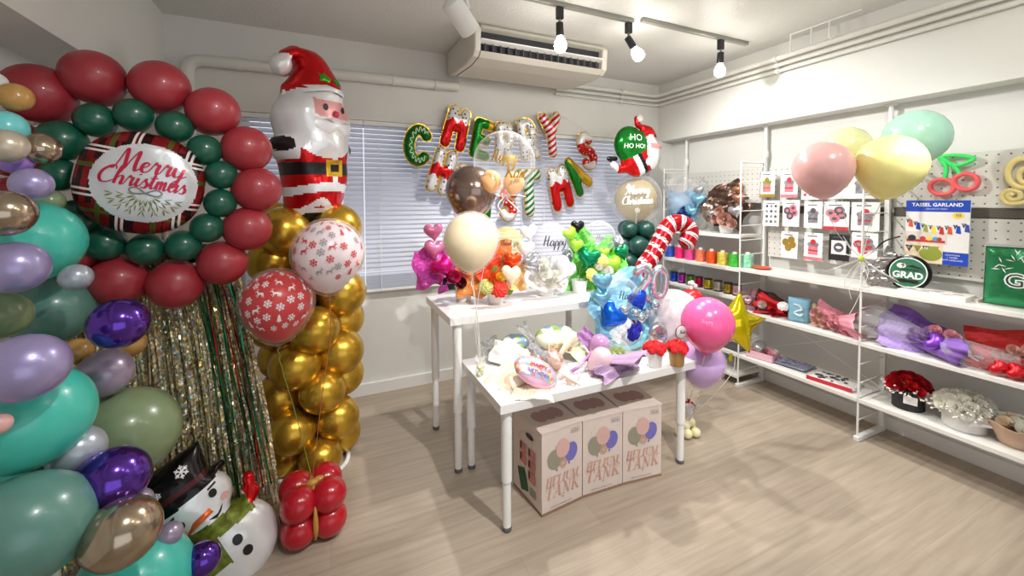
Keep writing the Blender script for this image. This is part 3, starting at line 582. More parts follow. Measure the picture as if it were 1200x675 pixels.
# --- the two printed balloons on ribbons
clr = clear('clear latex', (255, 250, 250), .04, .04, .55)
def snow(mb, fn, x, y, s, m=0):
    for k in range(6):
        a = k*PI/3+.3; c, n_ = Vector((math.cos(a), math.sin(a))), Vector((-math.sin(a), math.cos(a))); w = s*.09
        for p, q in ((c*0, c*s), (c*s*.5, c*s*.75+n_*s*.28), (c*s*.5, c*s*.75-n_*s*.28)):
            t = (q-p).normalized(); nn = Vector((-t.y, t.x))*w; mb.add([fn(x+v.x, y+v.y) for v in (p-nn, p+nn, q+nn, q-nn)], [(0, 1, 2, 3)], m, False)
DEER = [[(-.9, -.1), (.5, -.15), (.55, .45), (-.8, .35)], [(-.85, .3), (-.6, -.1), (-1.0, -.95), (-1.12, -.9)], [(-.6, .1), (-.35, -.1), (-.55, -.9), (-.66, -.9)], [(.15, 0), (.45, 0), (.8, -.75), (.68, -.85)], [(.35, .1), (.55, .1), (1.15, -.3), (1.1, -.42)], [(.3, .35), (.6, .1), (1.0, .85), (.75, .95)], [(.7, .95), (.95, .65), (1.4, .6), (1.4, .75)], [(.75, .9), (.85, .9), (.75, 1.5), (.68, 1.5)], [(.72, 1.2), (.76, 1.1), (.4, 1.35), (.42, 1.45)], [(.85, .9), (.92, .9), (1.05, 1.4), (.98, 1.42)]]
def deer(mb, fn, x, y, s, f=1, m=0):
    for q in DEER: mb.add([fn(x+f*a*s, y+b*s) for a, b in q], [(0, 1, 2, 3)], m, False)
def tree(mb, fn, x, y, s, m=0):
    for k in range(3): mb.add([fn(x-s*(.7-.15*k), y+s*(k*.5-.6)), fn(x+s*(.7-.15*k), y+s*(k*.5-.6)), fn(x, y+s*(k*.5+.25))], [(0, 1, 2)], m, False)
    mb.add([fn(x-s*.12, y-s*.9), fn(x+s*.12, y-s*.9), fn(x+s*.12, y-s*.6), fn(x-s*.12, y-s*.6)], [(0, 1, 2, 3)], m, False)
def printed(px, py, mi, D, inner, pm, label, seed, pm2):
    p = at(px, py, D=D); R = mi*D/F; v = (EYE-p).normalized()
    t = thing('printed_balloon', label, 'balloon', p, 'double printed balloons above the gift weight')
    balloon('inner_balloon', (0, 0, 0), R*.93, inner, t, neck=.22, knot=False); balloon('outer_balloon', (0, 0, 0), R, clr, t, neck=.22)
    M = frame((0, 0, 0), v); fn = on_ball(M, R*.945); mb = MB(); rr = random.Random(seed); pts = []
    for _ in range(900):
        r = 1.15*math.sqrt(rr.random()); a = rr.uniform(0, 2*PI); q = (r*math.cos(a), r*math.sin(a))
        if q[1] > -.75 and all(math.hypot(q[0]-w[0], q[1]-w[1]) > .27 for w in pts): pts.append(q)
    for k, (a, b) in enumerate(pts):
        x, y = a*R, b*R; mm = k % 3 == 1
        (deer, tree, snow)[(0, 2, 1, 2, 0, 2)[k % 6] if True else 0](mb, fn, x, y, R*(.10 if k % 6 in (0, 4) else .115), *((rr.choice((1, -1)),) if k % 6 in (0, 4) else ()), m=int(mm))
    mb.build('printed_pattern', [pm, pm2], t)
    return p+Vector((0, 0, -R*1.3))
rd = mat('print red', (214, 34, 44), .4); wh = mat('print white dots', (245, 240, 238), .4); gy_ = mat('print soft grey', (170, 160, 165), .4)
b1 = printed(325, 355, 41, 1.98, latex('bright red', (208, 34, 38), .3), wh, 'red balloon printed with white reindeer and snowflakes inside a clear balloon', 3, wh)
b2 = printed(385, 297, 41.5, 2.08, latex('blush white', (242, 226, 228), .35), rd, 'white balloon printed with red reindeer and snowflakes inside a clear balloon', 5, gy_)
def ribbon(name, label, pts, r, m, curl=0, group=None):
    P = spline(pts, 10); 
    if curl: P = [p+Vector((math.cos(i*1.3), math.sin(i*1.3), 0))*curl*max(0, 1-i/len(P)*2.2) for i, p in enumerate(P)]
    return tag(MB().tube([p-P[-1] for p in P], r, 6).build(name, m, loc=None), label, 'ribbon', group), P[-1]
def rib(label, pts, r, m, curl=0, group=None):
    o, p = ribbon('balloon_ribbon', label, pts, r, m, curl, group); o.location = p; return o
rib('green curly ribbon of the red printed balloon', [b1, b1+Vector((.012, 0, -.1)), (b1+GWT)/2, GWT], .0022, mat('green ribbon', (140, 150, 60), .3, .3), .006)
rib('copper ribbon of the white printed balloon', [b2, b2+Vector((0, 0, -.2)), (b2+GWT)/2+Vector((.01, 0, 0)), GWT], .0022, mat('copper ribbon', (176, 110, 66), .3, .3))
# --- big bearded figure foil balloon on the gold column
skin = mat('foil pink skin', (226, 158, 160), .3, .2, bump=.05); brown = foilm('dark brown', (34, 26, 28), .3, .3)
def s_fig(x, y): return FIG(x, y)
HEAD = sd_ell(0, .195, .218, .215); BODY = sd_poly([(-.15, .05), (.15, .05), (.172, -.05), (.172, -.2), (.155, -.40), (-.155, -.40), (-.172, -.2), (-.172, -.05)])
HATB = sd_poly([(-.16, .33), (-.165, .39), (-.12, .44), (-.085, .50), (-.09, .56), (-.05, .61), (.02, .615), (.08, .58), (.14, .50), (.185, .41), (.20, .34), (.10, .37), (0, .38), (-.1, .36)])
TAIL = sd_caps([[(-.02, .58), (-.09, .585), (-.14, .55)]], .035); POM = sd_ell(-.165, .495, .058, .062)
ARL = sd_caps([[(-.12, -.02), (-.175, .02)]], .05); ARR = sd_caps([[(.12, -.02), (.175, .02)]], .05); GLL = sd_ell(-.20, .055, .047, .047); GLR = sd_ell(.205, .05, .045, .047)
FIG = sd_or(HEAD, BODY, HATB, TAIL, POM, ARL, ARR, GLL, GLR)
FXO = .045
def fig_paint(x, y):
    o = np.ones(x.shape, int)                                       # 0 white, 1 red, 2 black, 3 pink, 4 gold
    o = np.where((y < -.30), np.where((y > -.325) | (np.abs(x-.02) < .01), 0, 2), o); o = np.where(np.abs(y+.295+.03*np.sin(x*30)) < .022, 0, o)
    o = np.where((np.abs(y+.19+.9*x*x-.01) < .024), 0, o); o = np.where((np.abs(x-.03) < .02) & (y < .03) & (y > -.2), 0, o)
    o = np.where(np.abs(y+.075) < .033, 2, o); o = np.where((np.abs(x-.03) < .05) & (np.abs(y+.075) < .046), 4, o); o = np.where((np.abs(x-.03) < .026) & (np.abs(y+.075) < .022), 2, o)
    o = np.where((HEAD(x, y) > 0) & (y < .36+.3*x*x), 0, o); o = np.where((POM(x, y) > 0), 0, o)
    o = np.where((np.abs(x) > .15) & (HEAD(x, y) <= 0) & (y > -.03) & (y < .1), 0, o); o = np.where((np.hypot(np.abs(x)-.207, y-.058) < .042), 2, o)
    o = np.where((np.abs(x-FXO) < .125) & (np.abs(y-.262-.15*(x-FXO)**2) < .047) & (HEAD(x, y) > 0), 3, o)
    return o
sm = [foil_white, foil_red, brown, skin, foil_gold]
mb, hf = foil(FIG, (-.27, .27, -.42, .64), .0085, .185, fig_paint, wr=.09)
spc = at(366, 145, Y=2.72)-Vector((0, 0, .195)); st = thing('figure_foil_balloon', 'large foil balloon of a white-bearded man in red suit on the gold tower', 'foil balloon', spc)
M = frame((0, 0, 0), (.62, -1, .0), roll=.02)
bo = tform(mb, M).build('body', sm, st)
def decal(parent, name, m, shapes, M, h, lift=.003, puff=0):
    mb = MB()
    for P in shapes:
        n = len(P); c = (sum(p[0] for p in P)/n, sum(p[1] for p in P)/n); vs = [M @ Vector((c[0], c[1], h(*c)+lift+puff))]
        for rr_ in (.6, 1):
            for x, y in P: X, Y = c[0]+(x-c[0])*rr_, c[1]+(y-c[1])*rr_; vs.append(M @ Vector((X, Y, h(X, Y)+lift+puff*(.75 if rr_ < 1 else 0))))
        mb.add(vs, [(0, 1+i, 1+(i+1) % n) for i in range(n)]+[(1+i, 1+n+i, 1+n+(i+1) % n, 1+(i+1) % n) for i in range(n)], 0, True)
    return mb.build(name, m, parent)
def oval(cx, cy, a, b, n=18, rot=0): return [(cx+a*math.cos(t)*math.cos(rot)-b*math.sin(t)*math.sin(rot), cy+a*math.cos(t)*math.sin(rot)+b*math.sin(t)*math.cos(rot)) for t in np.linspace(0, 2*PI, n+1)[:-1]]
mus = mat('foil moustache', (246, 246, 248), .3, .1)
for sx in (-.062, .062): decal(st, 'eye', black, [oval(FXO+sx, .268, .016, .019)], M, hf)
decal(st, 'nose', mat('foil nose pink', (226, 70, 96), .25, .2), [oval(FXO+.005, .235, .022, .022)], M, hf, puff=.02)
ms_ = [(0, .20), (.05, .19), (.10, .175), (.125, .185), (.13, .15), (.10, .115), (.05, .10), (0, .125), (-.05, .10), (-.10, .115), (-.13, .15), (-.125, .185), (-.10, .175), (-.05, .19)]
decal(st, 'moustache', mus, [[(x+FXO, y+.018) for x, y in ms_]], M, hf, puff=.022)
decal(st, 'hat_brim', mus, [[(-.17, .325), (-.1, .345), (0, .355), (.1, .345), (.18, .325), (.175, .36), (.1, .385), (0, .395), (-.1, .385), (-.165, .36)]], M, hf, puff=.02)
hl = [(0, 0), (.02, .012), (.035, .03), (.05, .02), (.07, .03), (.06, .0), (.07, -.02), (.045, -.018), (.025, -.025)]
decal(st, 'holly_leaf', foilm('leaf green', (70, 170, 40)), [[(x+.05, y+.43) for x, y in hl], [(-x+.04, y+.435) for x, y in hl]], M, hf, puff=.01)
# --- snowman foil balloon
SH = sd_ell(0, .16, .175, .145); SB = sd_ell(.05, -.14, .2, .21); SHAT = sd_poly([(-.20, .215), (.19, .235), (.195, .265), (.13, .275), (.155, .425), (-.16, .415), (-.13, .265), (-.2, .245)]); BOW = sd_or(sd_ell(.215, .03, .04, .05, .4), sd_ell(.235, .085, .03, .045, -.3))
SF = sd_or(SH, SB, SHAT, BOW)
def sn_paint(x, y):
    o = np.zeros(x.shape, int); o = np.where((SHAT(x, y) > 0) & (y > .205+.02*x), 1, o)
    o = np.where((np.abs(y-.03+.12*x) < .042) & (x < .2), 2, o); o = np.where((x < .02) & (x > -.12) & (y < .0) & (y > -.16-.1*x) & (SB(x, y) > 0), 2, o)
    o = np.where(BOW(x, y) > .0, np.where(x > .185, 3, o), o); o = np.where((np.abs(y-.28) < .012) & (SHAT(x, y) > 0), 4, o); return o
scarf = mat('foil scarf', (112, 126, 38), .3, .3, var=.5, scale=40)
mb, hs_ = foil(SF, (-.28, .3, -.37, .45), .0085, .12, sn_paint, wr=.05)
sp_ = at(246, 622, D=1.80); sn = thing('snowman_foil_balloon', 'foil snowman balloon with black top hat leaning by the tinsel curtain', 'foil balloon', (sp_.x, sp_.y, 0)); off = sp_-Vector(sn.location)
M = frame(off, (.28, -1, .25), roll=.42) @ Matrix.Diagonal((.85, .85, .9, 1))
tform(mb, M).build('body', [foil_white, foil_black, scarf, foil_red, mat('foil hat band', (74, 20, 22), .3, .4)], sn)
decal(sn, 'carrot_nose', foilm('carrot orange', (226, 104, 40), .3, .3), [[(.055, .135), (.06, .105), (.0, .10), (-.085, .075), (-.02, .125)]], M, hs_, puff=.015)
for x, y in ((-.06, .15), (.095, .18)): decal(sn, 'eye', black, [oval(x, y, .017, .021)], M, hs_)
decal(sn, 'eyebrow', black, [[(-.105, .195), (-.06, .21), (-.062, .198), (-.104, .185)]], M, hs_); decal(sn, 'eyebrow', black, [[(.085, .215), (.125, .22), (.125, .208), (.086, .205)]], M, hs_)
decal(sn, 'mouth', black, [[(.03, .088), (.06, .075), (.09, .085), (.105, .105), (.085, .08), (.06, .068)]], M, hs_)
ck = mat('print blush', (232, 180, 180), .35, .1); decal(sn, 'cheek', ck, [oval(-.075, .1, .024, .018)], M, hs_); decal(sn, 'cheek', ck, [oval(.125, .125, .02, .018)], M, hs_)
for x, y in ((.075, -.085), (.085, -.165)): decal(sn, 'button', black, [oval(x, y, .022, .026)], M, hs_)
sb_ = MB(); fn = lambda x, y: M @ Vector((x, y, hs_(x, y)+.003)); snow(sb_, fn, .045, .36, .03); sb_.build('snowflake_print', wh, sn); sb_ = MB(); snow(sb_, fn, -.07, .33, .016); sb_.build('snowflake_print', wh, sn)
V = Vector
# ================================================================== foil letters on the blind
def letter_strokes(c):
    return {'M': [[(-.27, -.5), (-.22, .5), (0, .02), (.22, .5), (.27, -.5)]], 'E': [[(.25, .5), (-.22, .5), (-.22, -.5), (.25, -.5)], [(-.22, 0), (.18, 0)]],
            'R': [[(-.22, -.5), (-.22, .5)], [(-.22, .5)]+[(.0+.22*math.sin(t), .24+.26*math.cos(t)) for t in np.linspace(0, PI, 9)]+[(-.22, -.02)], [(-.02, -.02), (.25, -.5)]],
            'Y': [[(-.28, .5), (0, .0)], [(.28, .5), (0, 0), (0, -.55)]], 'C': [[(.02+.30*math.cos(t), .44*math.sin(t)) for t in np.linspace(.75, 2*PI-.75, 16)]],
            'H': [[(-.2, .5), (-.2, -.5)], [(.2, .5), (.2, -.5)], [(-.2, 0), (.2, 0)]], 'I': [[(0, .5), (0, -.5)]],
            'S': [[(.22*math.cos(t), .25+.24*math.sin(t)) for t in np.linspace(.35, 1.5*PI, 12)]+[(.22*math.cos(t), -.25+.25*math.sin(t)) for t in np.linspace(.5*PI, -.85*PI, 12)][1:]],
            'T': [[(-.3, .5), (.3, .5)], [(0, .5), (0, -.5)]], 'A': [[(-.28, -.5), (0, .5), (.28, -.5)], [(-.17, -.15), (.17, -.15)]],
            '2': [[(.24*math.cos(t), .24+.25*math.sin(t)) for t in np.linspace(2.9, -.75, 12)]+[(-.24, -.48), (.26, -.48)]], '0': [[(.24*math.cos(t), .48*math.sin(t)) for t in np.linspace(0, 2*PI, 24)]]}[c]
def stripes(name, c1, c2, f=26, metal=.4, ang=.7):
    if name in MATS: return MATS[name]
    m = foilm(name, c1, metal); nt = m.node_tree; b = nt.nodes['Principled BSDF']
    for l in list(b.inputs['Base Color'].links): nt.links.remove(l)
    tc = nt.nodes.new('ShaderNodeTexCoord'); mp = nt.nodes.new('ShaderNodeMapping'); mp.inputs['Rotation'].default_value = (0, ang, 0); w = nt.nodes.new('ShaderNodeTexWave'); w.inputs['Scale'].default_value = f/6.28; w.bands_direction = 'Z'
    r = nt.nodes.new('ShaderNodeValToRGB'); r.color_ramp.interpolation = 'CONSTANT'; r.color_ramp.elements[0].color = (*lin(c1), 1); r.color_ramp.elements[1].color = (*lin(c2), 1); r.color_ramp.elements[1].position = .5
    nt.links.new(tc.outputs['Object'], mp.inputs[0]); nt.links.new(mp.outputs[0], w.inputs[0]); nt.links.new(w.outputs['Fac'], r.inputs[0]); nt.links.new(r.outputs[0], b.inputs['Base Color']); return m
def dots(name, c1, c2, sc=30, rad=.28, metal=.3):
    if name in MATS: return MATS[name]
    m = foilm(name, c1, metal); nt = m.node_tree; b = nt.nodes['Principled BSDF']
    for l in list(b.inputs['Base Color'].links): nt.links.remove(l)
    tc = nt.nodes.new('ShaderNodeTexCoord'); v = nt.nodes.new('ShaderNodeTexVoronoi'); v.inputs['Scale'].default_value = sc; v.inputs['Randomness'].default_value = .5
    r = nt.nodes.new('ShaderNodeValToRGB'); r.color_ramp.interpolation = 'CONSTANT'; r.color_ramp.elements[0].color = (*lin(c2), 1); r.color_ramp.elements[1].color = (*lin(c1), 1); r.color_ramp.elements[1].position = rad
    nt.links.new(tc.outputs['Object'], v.inputs['Vector']); nt.links.new(v.outputs['Distance'], r.inputs[0]); nt.links.new(r.outputs[0], b.inputs['Base Color']); return m
sprk = dots('white sprinkle', (236, 236, 238), (70, 60, 66), 28, .26); rdot = dots('red dotted', (206, 24, 32), (245, 240, 240), 26, .25); gsq = foilm('green letter', (18, 120, 34), .55)
cand = stripes('red candy stripe', (208, 24, 34), (240, 238, 238), 42); gcan = stripes('green candy stripe', (30, 130, 52), (240, 240, 236), 42)
def foil_letter(c, px, py, hpx, roll, mats, paint, label, r=.145, wsc=.9, Y=3.50, word='foil letters on the blinds'):
    p = at(px, py, Y=Y); H = met(hpx, p)/(1+2*r*.9); L = [[(x*H*wsc, y*H) for x, y in l] for l in letter_strokes(c)]; rad = r*H
    f = sd_caps(L, rad); mb, h = foil(f, (-.36*H*wsc-rad*1.6, .36*H*wsc+rad*1.6, -.56*H-rad*1.6, .56*H+rad*1.6), max(.0095, rad/5), rad*.95, paint(H) if paint else None, wr=.02)
    M = frame((0, 0, 0), (.12, -1, 0), roll=roll); t = thing('foil_letter', label, 'foil letter', p, word)
    tform(mb, M).build('letter_body', mats, t)
    # gold seam round the outline and tab
    sb = MB(); sb.add(*_seam(f, H, rad, wsc), 0, True); tform(sb, M @ Matrix.Translation((0, 0, -.004))).build('gold_seam', foil_gold, t)
    return t
def _seam(f, H, rad, wsc):
    h = max(.010, rad/4); x0, x1, y0, y1 = -.36*H*wsc-rad*1.7, .36*H*wsc+rad*1.7, -.56*H-rad*1.7, .56*H+rad*1.7
    nx, ny = int((x1-x0)/h), int((y1-y0)/h); X, Y = np.meshgrid(np.linspace(x0, x1, nx+1), np.linspace(y0, y1, ny+1), indexing='ij')
    cx = (X[1:, 1:]+X[:-1, :-1])/2; cy = (Y[1:, 1:]+Y[:-1, :-1])/2; g = lambda a, b: f(a, b)+.009
    S = g(cx, cy); K = (S > 0) & (S < .034); vs = []; fs = []; idx = {}
    def vid(i, j):
        if (i, j) not in idx:
            a, b = X[i, j], Y[i, j]; s = float(g(np.array(a), np.array(b)))
            if s < h*.8:
                e = .002; gx = float(g(np.array(a+e), np.array(b))-g(np.array(a-e), np.array(b)))/(2*e); gy = float(g(np.array(a), np.array(b+e))-g(np.array(a), np.array(b-e)))/(2*e); a -= s*gx; b -= s*gy
            idx[(i, j)] = len(vs); vs.append((a, b, 0))
        return idx[(i, j)]
    for i, j in zip(*np.nonzero(K)): fs.append((vid(i, j), vid(i+1, j), vid(i+1, j+1), vid(i, j+1)))
    return vs, fs
top = lambda k=.18: (lambda H: (lambda x, y: ((y > (k+.06*np.sin(x/H*22))*H)).astype(int)))
bot = lambda H: (lambda x, y: ((y > (.12+.05*np.sin(x/H*22))*H) | (y < (-.22+.05*np.sin(x/H*20))*H)).astype(int))
foil_letter('C', 490, 170, 53, -.12, [gsq], None, 'green foil letter C with white squiggles, leftmost of the banner')
_c = [x for x in SC.objects if x.get('label', '').startswith('green foil letter C')][0]
p_ = at(490, 170, Y=3.5); H_ = met(53, p_)/(1+.29*.9); M_ = frame((0, 0, 0), (.12, -1, 0), roll=-.12); m = MB(); P_ = []
for i, t_ in enumerate(np.linspace(.85, 2*PI-.85, 60)): w_ = 1+.16*math.sin(i*1.25); P_.append(M_ @ V(((.02+.30*math.cos(t_)*w_)*H_*.9, .44*math.sin(t_)*w_*H_, .145*H_*.9)))
m.tube(P_, .004, 5); m.build('squiggle_print', wh, _c)
foil_letter('M', 535, 150, 50, -.26, [foil_red, sprk], top(), 'red foil letter M with sprinkled white top, upper left')
foil_letter('E', 565, 163, 46, -.22, [foil_green, foil_gold], lambda H: (lambda x, y: ((x > .12*H) & (y > .3*H)).astype(int)), 'green foil letter E with gold tip beside the upper M')
foil_letter('R', 592, 168, 47, -.05, [sprk], None, 'white sprinkled foil letter R behind the clear balloon')
foil_letter('R', 619, 163, 47, .18, [sprk], None, 'white sprinkled foil letter R beside the candy striped Y')
foil_letter('Y', 646, 157, 49, .12, [cand], None, 'red and white candy striped foil letter Y')
foil_letter('H', 518, 200, 53, -.30, [foil_red, sprk], bot, 'red foil letter H with sprinkled ends below the green C')
foil_letter('R', 543, 218, 48, -.30, [sprk], None, 'white sprinkled foil letter R half behind the brown balloon')
foil_letter('I', 571, 236, 46, -.1, [foil_green], None, 'green foil letter I behind the clear and brown balloons')
foil_letter('S', 596, 238, 42, -.05, [rdot, foil_white], lambda H: (lambda x, y: ((y < -.2*H) & (x > -.4*H)).astype(int)*((y < -.36*H) | (x < -.05*H))), 'red dotted foil letter S under the clear balloon')
foil_letter('T', 620, 226, 54, .05, [gcan], None, 'green and white striped foil letter T beside the lower M')
foil_letter('M', 657, 220, 50, .26, [foil_red, sprk], top(), 'red foil letter M with sprinkled white top, lower right')
foil_letter('A', 676, 205, 46, .72, [foil_gold, foil_green], lambda H: (lambda x, y: (x < -.02*H).astype(int)), 'green and gold foil letter A tilted between M and S')
foil_letter('S', 688, 177, 44, .35, [rdot, foil_white], lambda H: (lambda x, y: ((y > .32*H) | ((y < -.38*H) & (x < .1*H))).astype(int)), 'red dotted foil letter S, rightmost of the banner')
bs = tag(MB().tube([at(a, b, Y=3.555)-at(480, 150, Y=3.555) for a, b in ((480, 150), (520, 128), (565, 143), (620, 146), (660, 136), (700, 160))], .0015, 5).build('banner_string', white, loc=None), 'thin white string holding the upper row of the foil letter banner', 'string'); bs.location = at(480, 150, Y=3.555)
l2 = [at(a, b, Y=3.555) for a, b in ((497, 185), (512, 178), (543, 198), (571, 214), (596, 218), (622, 200), (655, 200), (680, 190), (694, 168))]
bs = MB().tube([p-l2[0] for p in l2], .0015, 5).build('banner_string', white); bs.location = l2[0]; tag(bs, 'thin white string of the lower letter row on the blinds', 'string')
# ================================================================== tables
def table(name, label, x0, x1, y0, y1, zt, legs):
    t = thing(name, label, 'table', ((x0+x1)/2, (y0+y1)/2, 0)); o = Vector(t.location)
    b = MB(); b.bb(x0-o.x, x1-o.x, y0-o.y, y1-o.y, zt-.046, zt); b.build('table_top', mat('white laminate', (236, 234, 232), .32, var=.012, scale=5), t, bevel=.002)
    for x, y in legs:
        m = MB(); zs = zt*.38; m.lathe([(.0215, .022), (.0215, zs), (.027, zs+.004), (.027, zt-.05), (.04, zt-.0495), (.04, zt-.046)], 20, M=Matrix.Translation((x-o.x, y-o.y, 0))); lg = m.build('leg', white, t)
        m = MB(); m.lathe([(.022, 0), (.024, .004), (.024, .02), (.022, .023)], 16, M=Matrix.Translation((x-o.x, y-o.y, 0))); m.build('foot', mat('grey plastic', (96, 96, 100)), lg)
    return t
BT, FT = .95, .655
table('tall_table', 'taller white table at the back carrying four balloon bouquets', .655, 1.875, 2.295, 2.91, BT, [(.712, 2.346), (.705, 2.862), (1.818, 2.346), (1.818, 2.862)])
table('low_table', 'lower white table in front with helium boxes beneath it', .748, 2.035, 1.775, 2.40, FT, [(.797, 1.818), (.795, 2.346), (1.985, 1.845), (1.985, 2.346)])
# --- helium boxes
card = mat('blush cardboard', (222, 207, 198), .6, var=.02, scale=8); kraft = mat('kraft edge', (150, 120, 100), .7); cpr = mat('print copper', (208, 160, 142), .5); cpk = mat('print pink', (218, 176, 168), .5); cpg = mat('print sage', (150, 146, 126), .5); cpb = mat('print periwinkle', (116, 112, 190), .5); dgr = mat('label green', (20, 84, 50), .5); pnl = mat('print salmon', (206, 130, 124), .5)
mauve = mat('cardboard top mauve', (176, 140, 134), .6, var=.03)
def hbox(x0, y0, ang, w, d, h, label, k):
    t = thing('helium_box', label, 'box', (x0, y0, 0), 'helium tank boxes'); R = Matrix.Rotation(ang, 4, 'Z')
    b = MB(); b.bb(0, w, 0, d, .012, h, M=R); b.build('carton', card, t, bevel=.003)
    b = MB(); b.bb(-.002, w+.002, -.002, d+.002, 0, .014, M=R); b.build('base_edge', kraft, t)
    b = MB(); b.bb(-.003, w+.003, -.003, .03, h-.003, h+.004, M=R); b.bb(-.001, w+.001, .03, d, h, h+.003, m=0, M=R)
    for q in range(3): b.add([R @ Vector((w*.5+(q-1)*w*.2+w*.16*math.cos(a), d*.5+d*.2*math.sin(a), h+.0045+.0003*q)) for a in np.linspace(0, 2*PI, 17)[:-1]], [tuple(range(16))], 1, False)
    b.build('lid', [card, mauve], t)
    FR = R @ frame((w/2, -.003, h/2), (0, -1, 0)); fn = on_flat(FR)
    b = MB()
    def disc(cx, cy, rx, ry, m, dz, rot=0): b.add([FR @ Vector((x, y, dz)) for x, y in oval(cx, cy, rx, ry, 24, rot)], [tuple(range(24))], m, False)
    y = h*.17
    disc(-.055, y-.012, .043, .052, 2, .0005, .2); disc(.055, y-.0, .041, .05, 3, .0006, -.2); disc(0, y+.033, .044, .05, 1, .0008)
    for cx, cy, m in ((-.04, y-.068, 2), (.04, y-.055, 3)): b.add([FR @ Vector(v) for v in ((cx-.007, cy-.008, .0007), (cx+.007, cy-.008, .0007), (cx, cy+.01, .0007))], [(0, 1, 2)], m, False)
    for q in range(9): a = q*2*PI/9; b.add([FR @ Vector((.002+r*math.cos(a+e), y-.045+r*math.sin(a+e)*1.1, .001)) for r, e in ((.004, 0), (.024, -.25), (.026, .25))], [(0, 1, 2)], 0, False)
    rr = random.Random(k)
    for q in range(22):
        cx, cy = rr.uniform(-.105, .105), y+rr.uniform(-.1, .1); b.add([FR @ Vector((cx+.003*math.cos(e), cy+.003*math.sin(e), .0004)) for e in (0, 1.6, 3.1, 4.7)], [(0, 1, 2, 3)], q % 2, False)
    b.build('balloon_print', [cpr, cpk, cpg, cpb], t)
    b = MB(); serif(b, 'HELIUM', .043, lambda x, y_: fn(x*.96, y_-h*.11), 0); serif(b, 'TANK', .062, lambda x, y_: fn(x*.96, y_-h*.245), 0); b.build('lettering', cpr, t)
    b = MB(); write(b, 'HELIUM GAS FOR BALLOONS', .0115, lambda x, y_: fn(x*.9-.01, y_-h*.43), 0); write(b, '50', .014, lambda x, y_: fn(x, y_-h*.35), 0)
    for cx in (.066, .096):
        for e in ((-.012, .011, .024, .0015), (-.012, -.011, .024, .0015)): b.add([fn(cx+e[0], h*.42+e[1]), fn(cx+e[0]+e[2], h*.42+e[1]), fn(cx+e[0]+e[2], h*.42+e[1]+e[3]), fn(cx+e[0], h*.42+e[1]+e[3])], [(0, 1, 2, 3)], 0, False)
        for xx in (-.013, .012): b.add([fn(cx+xx, h*.42-.011), fn(cx+xx+.0015, h*.42-.011), fn(cx+xx+.0015, h*.42+.011), fn(cx+xx, h*.42+.011)], [(0, 1, 2, 3)], 0, False)
        b.add([fn(cx-.006, h*.42-.004), fn(cx+.006, h*.42-.004), fn(cx, h*.42+.006)], [(0, 1, 2)], 0, False)
    b.build('small_print', mat('print grey', (120, 122, 120)), t)
    if k == 0:
        SD = R @ frame((-.003, d/2, h/2), (-1, 0, 0)); b = MB(); gs = on_flat(SD, .001)
        def rect(cx, cy, a, c, m, rot=0, dz=.001):
            b.add([SD @ Vector((cx+u*math.cos(rot)-v*math.sin(rot), cy+u*math.sin(rot)+v*math.cos(rot), dz)) for u, v in ((-a, -c), (a, -c), (a, c), (-a, c))], [(0, 1, 2, 3)], m, False)
        for i in range(2):
            for j in range(3): 
                if not (i == 0 and j == 2): rect(-.035+i*.085, .06-j*.062, .034, .026, 0); rect(-.055+i*.085, .066-j*.062, .008, .018, 1, dz=.0016)
        for j in range(5): rect(.06, -.125-j*.009, .03, .0022, 2)
        b.build('side_print', [pnl, brown, mat('print grey', (0, 0, 0))], t)
        b = MB(); b.box((0, 0, 0), (.075, .115, .002), M=SD @ Matrix.Translation((-.035, -.115, .002)) @ Matrix.Rotation(.35, 4, 'Z')); s = b.build('sticker', dgr, t)
        b = MB(); Mx = SD @ Matrix.Translation((-.035, -.115, .0035)) @ Matrix.Rotation(-.5, 4, 'Z'); b.add([Mx @ Vector(v) for v in ((-.03, -.002, 0), (.03, -.002, 0), (.03, .002, 0), (-.03, .002, 0))], [(0, 1, 2, 3)]); b.build('sticker_line', mat('line green', (60, 140, 90), .5), s)
        b = MB(); P = [(.03+.026*math.cos(a)+(.012 if math.cos(a) > 0 else -.012), .150+.0125*math.sin(a)) for a in np.linspace(0, 2*PI, 20)[:-1]]; b.add([SD @ Vector((x, y_, .0012)) for x, y_ in P], [tuple(range(len(P)))], 0, False); b.build('hand_hole', black, t)
hbox(.993, 1.815, .10, .266, .285, .435, 'blush helium tank box nearest the table leg, green sticker on its side', 0)
hbox(1.262, 1.842, -.04, .262, .285, .43, 'blush helium tank box in the middle of the three', 1)
hbox(1.528, 1.832, -.115, .262, .285, .43, 'blush helium tank box at the right end of the three', 2)
